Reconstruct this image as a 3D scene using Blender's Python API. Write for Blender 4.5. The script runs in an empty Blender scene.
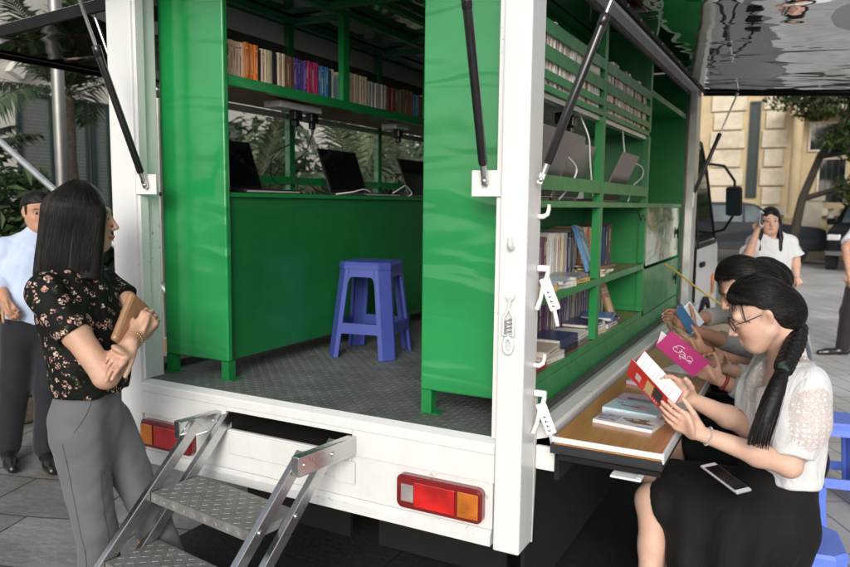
import bpy, bmesh, math, random
import numpy as np
from mathutils import Vector, Matrix
R = math.radians
V = Vector
random.seed(7)
NPR = np.random.RandomState(11)
scn = bpy.context.scene
col = scn.collection

# ------------------------------------------------------------------ mesh builder
class MB:
    def __init__(self):
        self.v = []; self.f = []; self.m = []; self.s = []
    def add(self, vs, fs, mi=0, smooth=False):
        o = len(self.v)
        self.v.extend([tuple(p) for p in vs])
        for f in fs:
            self.f.append(tuple(i + o for i in f)); self.m.append(mi); self.s.append(smooth)
        return self
    def box(self, a, b, mi=0, bev=0.0, M=None):
        x0, y0, z0 = [min(a[i], b[i]) for i in range(3)]
        x1, y1, z1 = [max(a[i], b[i]) for i in range(3)]
        if bev <= 0:
            vs = [(x0,y0,z0),(x1,y0,z0),(x1,y1,z0),(x0,y1,z0),(x0,y0,z1),(x1,y0,z1),(x1,y1,z1),(x0,y1,z1)]
            fs = [(0,3,2,1),(4,5,6,7),(0,1,5,4),(1,2,6,5),(2,3,7,6),(3,0,4,7)]
        else:
            bm = bmesh.new()
            bmesh.ops.create_cube(bm, size=1.0)
            for v in bm.verts:
                v.co = V(((x0+x1)/2 + v.co.x*(x1-x0), (y0+y1)/2 + v.co.y*(y1-y0), (z0+z1)/2 + v.co.z*(z1-z0)))
            bb = min(bev, .45*min(x1-x0, y1-y0, z1-z0))
            bmesh.ops.bevel(bm, geom=bm.edges[:], offset=bb, segments=2, affect='EDGES', profile=.5)
            bm.verts.index_update()
            vs = [v.co.copy() for v in bm.verts]; fs = [[v.index for v in f.verts] for f in bm.faces]
            bm.free()
        if M is not None: vs = [M @ V(p) for p in vs]
        return self.add(vs, fs, mi)
    def bar(self, p, q, w, h, up=(0,0,1), mi=0, bev=0.0):
        # rectangular bar from p to q; w across, h along up
        p = V(p); q = V(q); d = q - p; L = d.length; d.normalize()
        u = V(up); s = d.cross(u)
        if s.length < 1e-5: s = d.cross(V((1,0,0)))
        s.normalize(); u = s.cross(d)
        M = Matrix(((s.x, d.x, u.x, p.x), (s.y, d.y, u.y, p.y), (s.z, d.z, u.z, p.z), (0,0,0,1)))
        return self.box((-w/2, 0, -h/2), (w/2, L, h/2), mi, bev, M)
    def tube(self, pts, r, seg=10, mi=0, caps=True, smooth=True):
        pts = [V(p) for p in pts]; n = len(pts)
        rr = r if isinstance(r, (list, tuple)) else [r]*n
        t0 = (pts[1]-pts[0]).normalized()
        a = t0.cross(V((0,0,1)))
        if a.length < 1e-3: a = t0.cross(V((1,0,0)))
        a.normalize()
        vs = []
        for i, p in enumerate(pts):
            if i == 0: t = pts[1]-pts[0]
            elif i == n-1: t = pts[-1]-pts[-2]
            else: t = pts[i+1]-pts[i-1]
            t.normalize()
            a = a - t*a.dot(t)
            if a.length < 1e-6: a = t.orthogonal()
            a.normalize(); b = t.cross(a)
            for k in range(seg):
                th = 2*math.pi*k/seg
                vs.append(p + (a*math.cos(th) + b*math.sin(th))*rr[i])
        fs = []
        for i in range(n-1):
            for k in range(seg):
                k2 = (k+1) % seg
                fs.append((i*seg+k, i*seg+k2, (i+1)*seg+k2, (i+1)*seg+k))
        self.add(vs, fs, mi, smooth)
        if caps:
            self.add(vs[:seg], [tuple(range(seg))[::-1]], mi); self.add(vs[-seg:], [tuple(range(seg))], mi)
        return self
    def cyl(self, p, q, r, seg=16, mi=0, r2=None):
        return self.tube([p, q], [r, r if r2 is None else r2], seg, mi)
    def prism(self, poly, axis, a0, a1, mi=0):
        # poly: 2-D outline; axis = extruded axis index; remaining axes in order
        n = len(poly); oth = [i for i in range(3) if i != axis]
        vs = []
        for a in (a0, a1):
            for p in poly:
                c = [0,0,0]; c[axis] = a; c[oth[0]] = p[0]; c[oth[1]] = p[1]; vs.append(tuple(c))
        fs = [tuple(range(n))[::-1], tuple(range(n, 2*n))] + [(i, (i+1)%n, n+(i+1)%n, n+i) for i in range(n)]
        return self.add(vs, fs, mi)
    def quad(self, a, b, c, d, mi=0):
        return self.add([a,b,c,d], [(0,1,2,3)], mi)
    def ball(self, c, r, mi=0, u=14, w=9, M=None):
        rx, ry, rz = r if isinstance(r, (tuple, list)) else (r, r, r)
        vs = [V((0,0,rz))]
        for j in range(1, w):
            ph = math.pi*j/w
            for i in range(u):
                th = 2*math.pi*i/u
                vs.append(V((rx*math.sin(ph)*math.cos(th), ry*math.sin(ph)*math.sin(th), rz*math.cos(ph))))
        vs.append(V((0,0,-rz)))
        fs = [(0, 1+i, 1+(i+1)%u) for i in range(u)]
        for j in range(w-2):
            for i in range(u):
                fs.append((1+j*u+i, 1+(j+1)*u+i, 1+(j+1)*u+(i+1)%u, 1+j*u+(i+1)%u))
        L = len(vs)-1
        fs += [(L, 1+(w-2)*u+(i+1)%u, 1+(w-2)*u+i) for i in range(u)]
        if M is not None: vs = [M @ p for p in vs]
        return self.add([p + V(c) for p in vs], fs, mi, True)
    def mesh(self, name, mats):
        me = bpy.data.meshes.new(name)
        me.from_pydata(self.v, [], self.f)
        for m in (mats if isinstance(mats, (list, tuple)) else [mats]): me.materials.append(m)
        me.polygons.foreach_set('material_index', self.m)
        me.polygons.foreach_set('use_smooth', self.s)
        me.update()
        bm = bmesh.new(); bm.from_mesh(me); bmesh.ops.recalc_face_normals(bm, faces=bm.faces); bm.to_mesh(me); bm.free()
        return me

def fixn(mb): return mb

def tagit(o, label=None, cat=None, group=None, kind=None):
    if label: o['label'] = label
    if cat: o['category'] = cat
    if group: o['group'] = group
    if kind: o['kind'] = kind
    return o
MATRIX = {}
def thing(name, label, cat, loc=(0,0,0), rotz=0.0, group=None):
    o = bpy.data.objects.new(name, None); col.objects.link(o)
    o.empty_display_size = .1
    o.location = loc; o.rotation_euler = (0,0,rotz)
    MATRIX[o.name] = Matrix.Translation(V(loc)) @ Matrix.Rotation(rotz, 4, 'Z')
    return tagit(o, label, cat, group)
def wm(o):
    return MATRIX.get(o.name, Matrix.Identity(4)) if o.parent is None else wm(o.parent) @ o.matrix_local
def part(name, mb, mats, parent, world=True, label=None, kind=None):
    """a mesh under its thing; geometry given in world space (world=True) or in the thing's own space"""
    me = mb.mesh(name, mats) if isinstance(mb, MB) else mb
    top = parent
    while top.parent is not None: top = top.parent
    if world: me.transform(MATRIX.get(top.name, Matrix.Identity(4)).inverted())
    o = bpy.data.objects.new(name, me); col.objects.link(o); o.parent = parent
    if label: o['label'] = label
    if kind: o['kind'] = kind
    return o
def solo(name, mb, mats, label=None, cat=None, group=None, kind=None, base=None):
    me = mb.mesh(name, mats) if isinstance(mb, MB) else mb
    o = bpy.data.objects.new(name, me); col.objects.link(o)
    if base is not None:
        me.transform(Matrix.Translation(-V(base))); o.location = base
    MATRIX[o.name] = Matrix.Translation(V(base)) if base is not None else Matrix.Identity(4)
    return tagit(o, label, cat, group, kind)
def dup(o, loc, rotz=None, label=None, parent=None):
    c = o.copy(); col.objects.link(c)
    if parent is None:
        c.location = loc
        if rotz is not None: c.rotation_euler = (0,0,rotz)
        if label: c['label'] = label
    else: c.parent = parent
    for ch in list(o.children): dup(ch, None, parent=c)
    return c

# ------------------------------------------------------------------ signed-distance bodies
def cone(a, b, ra, rb, k=.02, flat=None, s=1.0, cut=None, sub=False, tag=None):
    return dict(t='c', a=np.array(a, float), b=np.array(b, float), ra=ra, rb=rb, k=k,
                flat=None if flat is None else np.array(V(flat).normalized()), s=s, cut=cut, sub=sub, tag=tag)
def ell(c, r, k=.02, M=None, cut=None, sub=False, tag=None):
    return dict(t='e', c=np.array(c, float), r=np.array(r, float), k=k,
                M=np.eye(3) if M is None else np.array(M, float), cut=cut, sub=sub, tag=tag)
def chain(pts, radii, k=.02, **kw):
    return [cone(pts[i], pts[i+1], radii[i], radii[i+1], k, **kw) for i in range(len(pts)-1)]
def _bb(p):
    if p['t'] == 'c':
        r = max(p['ra'], p['rb'])*max(1, p['s'])
        return np.minimum(p['a'], p['b'])-r, np.maximum(p['a'], p['b'])+r
    r = max(p['r']); return p['c']-r, p['c']+r
def _d(p, X, Y, Z):
    if p['t'] == 'c':
        ab = p['b']-p['a']; L2 = max(ab@ab, 1e-12)
        qx, qy, qz = X-p['a'][0], Y-p['a'][1], Z-p['a'][2]
        t = np.clip((qx*ab[0]+qy*ab[1]+qz*ab[2])/L2, 0, 1)
        qx = qx-t*ab[0]; qy = qy-t*ab[1]; qz = qz-t*ab[2]
        s = 1.0
        if p['flat'] is not None:
            w = p['flat']; s = p['s']
            qw = (qx*w[0]+qy*w[1]+qz*w[2])*(1/s-1)
            qx = qx+w[0]*qw; qy = qy+w[1]*qw; qz = qz+w[2]*qw
        d = (np.sqrt(qx*qx+qy*qy+qz*qz)-(p['ra']+(p['rb']-p['ra'])*t))*min(1, s)
    else:
        M = p['M']; q = [X-p['c'][0], Y-p['c'][1], Z-p['c'][2]]
        l = [(M[0][i]*q[0]+M[1][i]*q[1]+M[2][i]*q[2])/p['r'][i] for i in range(3)]
        n = np.sqrt(l[0]**2+l[1]**2+l[2]**2)
        g = np.sqrt((l[0]/p['r'][0])**2+(l[1]/p['r'][1])**2+(l[2]/p['r'][2])**2)
        d = n*(n-1)/np.maximum(g, 1e-9)
        d = np.where(n < .05, -min(p['r']), d)
    if p['cut']:
        for (pt, nr) in p['cut']:
            nr = np.array(V(nr).normalized()); d = np.maximum(d, (X-pt[0])*nr[0]+(Y-pt[1])*nr[1]+(Z-pt[2])*nr[2])
    return d
def field(prims, h, hollow=0.0, cuts=None):
    adds = [p for p in prims if not p['sub']]
    lo = np.min([_bb(p)[0] for p in adds], axis=0)-4*h; hi = np.max([_bb(p)[1] for p in adds], axis=0)+4*h
    n = np.ceil((hi-lo)/h).astype(int)+1
    F = np.full(n, .2, np.float32)
    ax = [lo[i]+h*np.arange(n[i]) for i in range(3)]
    for p in prims:
        a, b = _bb(p); m = p['k']+4*h
        i0 = np.clip(np.floor((a-m-lo)/h).astype(int), 0, n-1); i1 = np.clip(np.ceil((b+m-lo)/h).astype(int)+1, 1, n)
        sl = tuple(slice(i0[i], i1[i]) for i in range(3))
        X = ax[0][sl[0]][:,None,None]; Y = ax[1][sl[1]][None,:,None]; Z = ax[2][sl[2]][None,None,:]
        d = _d(p, X, Y, Z); f = F[sl]; k = max(p['k'], 1e-6)
        if p['sub']:
            d = -d; hh = np.maximum(k-np.abs(f-d), 0)/k; F[sl] = np.maximum(f, d)+hh*hh*k/4
        else:
            hh = np.maximum(k-np.abs(f-d), 0)/k; F[sl] = np.minimum(f, d)-hh*hh*k/4
    X = ax[0][:,None,None]; Y = ax[1][None,:,None]; Z = ax[2][None,None,:]
    if hollow > 0: F = np.maximum(F, -(F+hollow))
    for (pt, nr) in (cuts or []):
        nr = np.array(V(nr).normalized()); F = np.maximum(F, ((X-pt[0])*nr[0]+(Y-pt[1])*nr[1]+(Z-pt[2])*nr[2]).astype(np.float32))
    return F, lo
def surface(F, lo, h):
    I = F < 0
    n = np.array(F.shape)-1
    c = np.zeros(n, np.int8); acc = np.zeros(tuple(n)+(3,), np.float32)
    def corner(a): return tuple(slice(a[i], a[i]+n[i]) for i in range(3))
    for ax in range(3):
        for u in (0,1):
            for w in (0,1):
                o = [0,0,0]; oth = [i for i in range(3) if i != ax]; o[oth[0]] = u; o[oth[1]] = w
                o2 = list(o); o2[ax] = 1
                A = F[corner(o)]; B = F[corner(o2)]
                m = (A < 0) != (B < 0)
                t = np.where(m, A/np.where(m, A-B, 1), 0)
                c += m
                for i in range(3):
                    acc[..., i] += np.where(m, (t if i == ax else o[i]), 0)
    ids = -np.ones(n, np.int64); act = np.argwhere(c > 0)
    ids[c > 0] = np.arange(len(act))
    P = act + acc[c > 0]/c[c > 0][:, None]
    P = P*h+lo
    quads = []
    for ax in range(3):
        oth = [(ax+1)%3, (ax+2)%3]
        sl = [slice(1, n[i]) for i in range(3)]; sl[ax] = slice(0, n[ax])
        s2 = list(sl); s2[ax] = slice(1, n[ax]+1)
        A = I[tuple(sl)]; B = I[tuple(s2)]
        m = np.argwhere(A != B)
        if len(m) == 0: continue
        inside = A[tuple(m.T)]
        base = m.copy()
        for i in oth: base[:, i] += 1
        def g(du, dw):
            q = base.copy(); q[:, oth[0]] -= du; q[:, oth[1]] -= dw
            return ids[tuple(q.T)]
        a, b, cc, d = g(1,1), g(0,1), g(0,0), g(1,0)
        Q = np.stack([a,b,cc,d], 1); Q[~inside] = Q[~inside][:, ::-1]
        quads.append(Q)
    return P, np.concatenate(quads)
def smooth(P, Q, it=1, lam=.5):
    for _ in range(it):
        S = np.zeros_like(P); C = np.zeros(len(P))
        for i in range(4):
            a = Q[:, i]; b = Q[:, (i+1)%4]
            np.add.at(S, a, P[b]); np.add.at(C, a, 1); np.add.at(S, b, P[a]); np.add.at(C, b, 1)
        P = P+lam*(S/np.maximum(C,1)[:,None]-P)
    return P
def vnormals(P, Q):
    fn = np.cross(P[Q[:,2]]-P[Q[:,0]], P[Q[:,3]]-P[Q[:,1]])
    N = np.zeros_like(P)
    for i in range(4): np.add.at(N, Q[:, i], fn)
    return N/np.maximum(np.linalg.norm(N, axis=1), 1e-12)[:,None]
def sdfmesh(name, prims, h, mat, sm=1, hollow=0.0, cuts=None, disp=None, paint=None, local=(0,0,0)):
    F, lo = field(prims, h, hollow, cuts)
    P, Q = surface(F, lo, h)
    P = smooth(P, Q, sm)
    if disp is not None:
        P = P+vnormals(P, Q)*disp(P)[:,None]
    me = bpy.data.meshes.new(name)
    me.vertices.add(len(P)); me.vertices.foreach_set('co', (P-np.array(local)).astype(np.float32).ravel())
    me.loops.add(4*len(Q)); me.loops.foreach_set('vertex_index', Q.astype(np.int32).ravel())
    me.polygons.add(len(Q)); me.polygons.foreach_set('loop_start', np.arange(0, 4*len(Q), 4, dtype=np.int32))
    me.update(calc_edges=True); me.validate()
    me.polygons.foreach_set('use_smooth', [True]*len(me.polygons))
    me.materials.append(mat)
    if paint is not None:
        C = paint(P)
        at = me.color_attributes.new('tone', 'FLOAT_COLOR', 'POINT')
        at.data.foreach_set('color', np.concatenate([C, np.ones((len(C),1))], 1).astype(np.float32).ravel())
    me.update()
    return me
def wave(P, seed=0, sc=1.0):
    # smooth pseudo-noise in space
    r = np.random.RandomState(seed); o = np.zeros(len(P))
    for i in range(6):
        k = r.normal(size=3)*sc; o += np.sin(P@k+r.uniform(0, 6.28))
    return o/6

# ------------------------------------------------------------------ materials
def newmat(name):
    m = bpy.data.materials.new(name); m.use_nodes = True
    nt = m.node_tree; b = nt.nodes['Principled BSDF']
    return m, nt, b
def N(nt, t, **kw):
    n = nt.nodes.new(t)
    for k, v in kw.items():
        if k in n.inputs.keys(): n.inputs[k].default_value = v
        else: setattr(n, k, v)
    return n
def c4(c): return (c[0], c[1], c[2], 1.0)
def coords(nt, obj=True, scale=(1,1,1), rot=(0,0,0)):
    tc = N(nt, 'ShaderNodeTexCoord'); mp = N(nt, 'ShaderNodeMapping')
    mp.inputs['Scale'].default_value = scale; mp.inputs['Rotation'].default_value = rot
    nt.links.new(tc.outputs['Object'], mp.inputs['Vector'])
    return mp.outputs['Vector']
def ramp(nt, fac, stops):
    r = N(nt, 'ShaderNodeValToRGB'); e = r.color_ramp.elements
    while len(e) < len(stops): e.new(.5)
    for i, (p, c) in enumerate(stops):
        e[i].position = p; e[i].color = c4(c) if not isinstance(c, (int, float)) else (c,c,c,1)
    nt.links.new(fac, r.inputs['Fac']); return r.outputs['Color']
def mix(nt, fac, a, b, mode='MIX'):
    n = N(nt, 'ShaderNodeMix', data_type='RGBA', blend_type=mode)
    for s, val in ((n.inputs[0], fac), (n.inputs[6], a), (n.inputs[7], b)):
        if isinstance(val, bpy.types.NodeSocket): nt.links.new(val, s)
        else: s.default_value = val if isinstance(val, (int, float)) else c4(val)
    return n.outputs[2]
def bumpn(nt, b, height, strength=.3, dist=.01):
    n = N(nt, 'ShaderNodeBump', Strength=strength, Distance=dist)
    nt.links.new(height, n.inputs['Height']); nt.links.new(n.outputs['Normal'], b.inputs['Normal'])
    return n
def mk(name, base, rough=.5, metal=0.0, var=.15, vscale=6.0, bump=None, coat=0.0, spec=.5, rvar=0.0, vstretch=(1,1,1), sub=0.0, dirt=None):
    m, nt, b = newmat(name)
    b.inputs['Metallic'].default_value = metal; b.inputs['Roughness'].default_value = rough
    b.inputs['Coat Weight'].default_value = coat; b.inputs['Coat Roughness'].default_value = .08
    b.inputs['Specular IOR Level'].default_value = spec
    if sub: b.inputs['Subsurface Weight'].default_value = sub; b.inputs['Subsurface Radius'].default_value = (.012,.005,.003)
    v = coords(nt, scale=vstretch)
    nz = N(nt, 'ShaderNodeTexNoise', Scale=vscale, Detail=6.0, Roughness=.6); nt.links.new(v, nz.inputs['Vector'])
    dark = tuple(x*(1-var) for x in base); lite = tuple(min(1, x*(1+var)) for x in base)
    cc = ramp(nt, nz.outputs['Fac'], [(.3, dark), (.7, lite)])
    if dirt:
        n2 = N(nt, 'ShaderNodeTexNoise', Scale=dirt[0], Detail=8.0, Roughness=.7); nt.links.new(v, n2.inputs['Vector'])
        f = ramp(nt, n2.outputs['Fac'], [(dirt[1], 0.0), (dirt[1]+.18, dirt[3])])
        cc = mix(nt, f, cc, dirt[2])
    nt.links.new(cc, b.inputs['Base Color'])
    if rvar:
        rr = ramp(nt, nz.outputs['Fac'], [(.25, max(0, rough-rvar)), (.75, min(1, rough+rvar))]); nt.links.new(rr, b.inputs['Roughness'])
    if bump:
        n3 = N(nt, 'ShaderNodeTexNoise', Scale=bump[0], Detail=bump[3] if len(bump) > 3 else 3.0); nt.links.new(v, n3.inputs['Vector'])
        bumpn(nt, b, n3.outputs['Fac'], bump[1], bump[2])
    return m

M = {}
def whitepaint(name, base):
    m, nt, b = newmat(name)
    v = coords(nt)
    sp = N(nt, 'ShaderNodeSeparateXYZ'); nt.links.new(v, sp.inputs[0])
    # the lower the panel the more road grime; streaks run downwards
    g = N(nt, 'ShaderNodeMapRange'); g.inputs['From Min'].default_value = 1.2; g.inputs['From Max'].default_value = .45; nt.links.new(sp.outputs['Z'], g.inputs['Value'])
    v2 = coords(nt, scale=(16,16,1.6)); n1 = N(nt, 'ShaderNodeTexNoise', Scale=1.0, Detail=7.0, Roughness=.65); nt.links.new(v2, n1.inputs['Vector'])
    n2 = N(nt, 'ShaderNodeTexNoise', Scale=7.0, Detail=9.0, Roughness=.75); nt.links.new(v, n2.inputs['Vector'])
    s1 = ramp(nt, n1.outputs['Fac'], [(.46, 0.0), (.72, .55)]); s2 = ramp(nt, n2.outputs['Fac'], [(.50, 0.0), (.70, .5)])
    a = N(nt, 'ShaderNodeMath', operation='ADD'); nt.links.new(s1, a.inputs[0]); nt.links.new(s2, a.inputs[1])
    k = N(nt, 'ShaderNodeMath', operation='MULTIPLY_ADD'); nt.links.new(g.outputs[0], k.inputs[0]); k.inputs[1].default_value = .22; k.inputs[2].default_value = .05
    f = N(nt, 'ShaderNodeMath', operation='MULTIPLY'); nt.links.new(a.outputs[0], f.inputs[0]); nt.links.new(k.outputs[0], f.inputs[1])
    c = mix(nt, f.outputs[0], base, (.34,.31,.25))
    # small chips and scuffs
    n3 = N(nt, 'ShaderNodeTexNoise', Scale=55.0, Detail=4.0); nt.links.new(v, n3.inputs['Vector']); n4 = N(nt, 'ShaderNodeTexNoise', Scale=2.3, Detail=3.0); nt.links.new(v, n4.inputs['Vector'])
    p = N(nt, 'ShaderNodeMath', operation='MULTIPLY'); nt.links.new(ramp(nt, n3.outputs['Fac'], [(.66, 0.0), (.70, 1.0)]), p.inputs[0]); nt.links.new(ramp(nt, n4.outputs['Fac'], [(.52, 0.0), (.62, .7)]), p.inputs[1])
    c = mix(nt, p.outputs[0], c, (.16,.14,.12))
    nt.links.new(c, b.inputs['Base Color'])
    nt.links.new(ramp(nt, n2.outputs['Fac'], [(.35, .26), (.7, .5)]), b.inputs['Roughness'])
    b.inputs['Coat Weight'].default_value = .2; b.inputs['Coat Roughness'].default_value = .15
    n5 = N(nt, 'ShaderNodeTexNoise', Scale=2.2, Detail=1.0); nt.links.new(v, n5.inputs['Vector']); bumpn(nt, b, n5.outputs['Fac'], .12, .02)
    return m
M['white'] = whitepaint('white_vehicle_paint', (.68,.69,.69)); M['white_'] = mk('white_vehicle_paint_plain', (.68,.69,.68), .28, var=.035, vscale=3, coat=.3, dirt=(5, .60, (.45,.43,.38), .25), bump=(2.2,.12,.02,1))
M['white2'] = mk('white_enamel', (.72,.72,.71), .35, var=.06, dirt=(14, .58, (.35,.32,.28), .35))
def greenmat(name, base, wav, rough, coat=.5):
    m, nt, b = newmat(name)
    v = coords(nt); nz = N(nt, 'ShaderNodeTexNoise', Scale=3.0, Detail=5.0); nt.links.new(v, nz.inputs['Vector'])
    nt.links.new(ramp(nt, nz.outputs['Fac'], [(.3, tuple(x*.85 for x in base)), (.7, tuple(x*1.12 for x in base))]), b.inputs['Base Color'])
    n6 = N(nt, 'ShaderNodeTexNoise', Scale=11.0, Detail=9.0, Roughness=.72); nt.links.new(v, n6.inputs['Vector'])
    nt.links.new(ramp(nt, n6.outputs['Fac'], [(.35, max(.05, rough-.07)), (.75, rough+.16)]), b.inputs['Roughness']); b.inputs['Specular IOR Level'].default_value = .6
    b.inputs['Coat Weight'].default_value = coat; b.inputs['Coat Roughness'].default_value = .12
    v2 = coords(nt, scale=(1.2, 1.2, 4.2), rot=(0, R(24), 0))
    w = N(nt, 'ShaderNodeTexNoise', Scale=1.6, Detail=1.5, Distortion=.9); nt.links.new(v2, w.inputs['Vector'])
    f = N(nt, 'ShaderNodeTexNoise', Scale=260.0, Detail=2.0); nt.links.new(v, f.inputs['Vector'])
    a = N(nt, 'ShaderNodeMath', operation='MULTIPLY_ADD'); nt.links.new(f.outputs['Fac'], a.inputs[0]); a.inputs[1].default_value = .004; nt.links.new(w.outputs['Fac'], a.inputs[2])
    bumpn(nt, b, a.outputs[0], wav, .06)
    return m
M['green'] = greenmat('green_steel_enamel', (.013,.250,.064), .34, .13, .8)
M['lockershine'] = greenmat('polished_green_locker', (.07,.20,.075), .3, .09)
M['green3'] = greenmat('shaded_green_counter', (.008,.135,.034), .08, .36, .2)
M['green2'] = greenmat('green_steel_enamel_flat', (.008,.185,.044), .10, .40, .1)
M['steel'] = mk('brushed_stainless', (.60,.60,.59), .27, 1.0, var=.05, vscale=9, rvar=.08, bump=(140,.03,.001), dirt=(11,.58,(.3,.29,.27),.35))
M['alu'] = mk('dull_aluminium', (.62,.63,.62), .38, .85, var=.1, vscale=12, rvar=.1)
M['tread'] = mk('grey_chequer_plate', (.25,.25,.24), .5, .45, var=.2, vscale=22, rvar=.1, dirt=(9,.5,(.16,.15,.13),.6))
M['plate'] = mk('dark_chequer_floor', (.14,.155,.148), .55, .12, var=.25, vscale=9, rvar=.12, dirt=(3,.5,(.11,.10,.085),.7))
M['rubber'] = mk('black_rubber', (.007,.007,.008), .6, var=.3, vscale=20, spec=.25)
M['strutb'] = mk('black_strut_enamel', (.01,.01,.011), .22, var=.2, vscale=20, coat=.3)
M['chassis'] = mk('dark_chassis', (.0035,.0035,.0035), .9, var=.4, vscale=6)
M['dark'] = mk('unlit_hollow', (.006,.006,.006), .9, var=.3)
M['gasket'] = mk('dark_grey_gasket', (.06,.065,.06), .6, var=.3, vscale=18)
M['mirrorglass'] = mk('tinted_mirror_glass', (.10,.14,.14), .15, 1.0, var=.3, vscale=14)
M['pole'] = mk('weathered_steel_pole', (.24,.24,.23), .42, .75, var=.12, vscale=8)
M['chrome'] = mk('chromed_steel', (.8,.8,.8), .08, 1.0, var=.04)
def mirror(name, base, strength, rough):
    m, nt, b = newmat(name)
    b.inputs['Base Color'].default_value = c4(base); b.inputs['Metallic'].default_value = 1.0; b.inputs['Roughness'].default_value = rough
    v = coords(nt, scale=(1.0,1.6,1.0)); w = N(nt, 'ShaderNodeTexNoise', Scale=2.6, Detail=1.0, Distortion=.6); nt.links.new(v, w.inputs['Vector'])
    bumpn(nt, b, w.outputs['Fac'], strength, .05)
    return m
M['mirror'] = mirror('polished_stainless_underside', (.74,.75,.75), .13, .025)
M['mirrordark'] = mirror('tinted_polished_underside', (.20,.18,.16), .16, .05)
def wood(name, a, bcol, scale=1.0, rough=.32):
    m, nt, b = newmat(name)
    v = coords(nt, scale=(9*scale, 1.2*scale, 9*scale))
    nz = N(nt, 'ShaderNodeTexNoise', Scale=2.2, Detail=8.0, Roughness=.62, Distortion=1.2); nt.links.new(v, nz.inputs['Vector'])
    v2 = coords(nt, scale=(60*scale, 2.5*scale, 60*scale)); n2 = N(nt, 'ShaderNodeTexNoise', Scale=3.0, Detail=4.0); nt.links.new(v2, n2.inputs['Vector'])
    c1 = ramp(nt, nz.outputs['Fac'], [(.3, a), (.72, bcol)])
    c2 = mix(nt, ramp(nt, n2.outputs['Fac'], [(.4, 0.0), (.75, .35)]), c1, tuple(x*.55 for x in a))
    nt.links.new(c2, b.inputs['Base Color']); b.inputs['Roughness'].default_value = rough; b.inputs['Coat Weight'].default_value = .25
    bumpn(nt, b, n2.outputs['Fac'], .06, .002)
    return m
M['wood'] = wood('oak_laminate', (.37,.17,.05), (.50,.25,.085))
M['woodr'] = wood('red_brown_plywood', (.17,.075,.035), (.26,.12,.06))
def lens(name, base, rough=.12):
    m, nt, b = newmat(name)
    b.inputs['Roughness'].default_value = rough; b.inputs['Coat Weight'].default_value = .8; b.inputs['Coat Roughness'].default_value = .04
    v = coords(nt); vo = N(nt, 'ShaderNodeTexWave', Scale=26.0, Distortion=0.0, wave_type='BANDS', bands_direction='X'); nt.links.new(v, vo.inputs['Vector'])
    v2 = N(nt, 'ShaderNodeTexWave', Scale=26.0, Distortion=0.0, wave_type='BANDS', bands_direction='Z'); nt.links.new(v, v2.inputs['Vector'])
    nz = N(nt, 'ShaderNodeTexNoise', Scale=9.0, Detail=2.0); nt.links.new(v, nz.inputs['Vector'])
    nt.links.new(ramp(nt, nz.outputs['Fac'], [(.35, tuple(x*.45 for x in base)), (.62, base)]), b.inputs['Base Color'])
    a = N(nt, 'ShaderNodeMath', operation='ADD'); nt.links.new(vo.outputs['Fac'], a.inputs[0]); nt.links.new(v2.outputs['Fac'], a.inputs[1])
    bumpn(nt, b, a.outputs[0], .12, .003)
    return m
M['lred'] = lens('red_lamp_lens', (.62,.012,.01)); M['lamber'] = lens('amber_lamp_lens', (.72,.20,.015)); M['lclear'] = lens('clear_lamp_lens', (.42,.36,.36))
M['lbez'] = mk('dark_red_lamp_housing', (.16,.008,.008), .15, var=.2, coat=.6)
M['blue'] = mk('blue_moulded_plastic_shaded', (.045,.068,.30), .45, var=.08, vscale=8, bump=(180,.05,.001), dirt=(20,.62,(.10,.12,.32),.4))  # same stool plastic, darkened for the dimmer light inside the truck
M['blueL'] = mk('blue_moulded_plastic_lit', (.115,.20,.70), .40, var=.08, vscale=8, bump=(180,.05,.001), dirt=(20,.62,(.14,.16,.4),.4))  # lit copy of the stool blue, for the stools outdoors
M['laptop'] = mk('black_laptop_plastic', (.012,.012,.013), .3, var=.2)
M['screen'] = mk('dark_laptop_screen', (.006,.006,.008), .06, var=.1)
M['lid'] = mk('taupe_laptop_lid', (.20,.175,.165), .33, .4, var=.07, vscale=3)
M['silver'] = mk('silver_plastic', (.5,.5,.5), .35, .4, var=.1)
M['plug'] = mk('black_adapter_plastic', (.01,.01,.01), .3, var=.2)
M['wcable'] = mk('white_cable', (.7,.7,.68), .45, var=.05)
M['bcable'] = mk('black_cable', (.012,.012,.012), .45, var=.1)
M['ycable'] = mk('yellow_cable', (.55,.36,.03), .5, var=.1)
M['paper'] = mk('page_paper', (.78,.78,.80), .7, var=.03, vscale=40)
M['pageedge'] = mk('page_edge', (.62,.58,.5), .8, var=.15, vscale=200, vstretch=(1,1,1))
M['leather'] = mk('black_shoe_leather', (.012,.011,.011), .28, var=.3, coat=.3)
M['tan'] = mk('tan_wallet_leather', (.33,.19,.10), .38, var=.12, vscale=14, bump=(90,.2,.002), coat=.2)
M['gold'] = mk('gold_metal', (.75,.5,.18), .2, 1.0, var=.05)
M['belt'] = mk('black_belt', (.01,.01,.01), .4, var=.2)
M['wristred'] = mk('dark_red_strap', (.28,.03,.03), .5, var=.2)
M['bead'] = mk('brown_beads', (.13,.045,.02), .3, var=.3)
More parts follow.
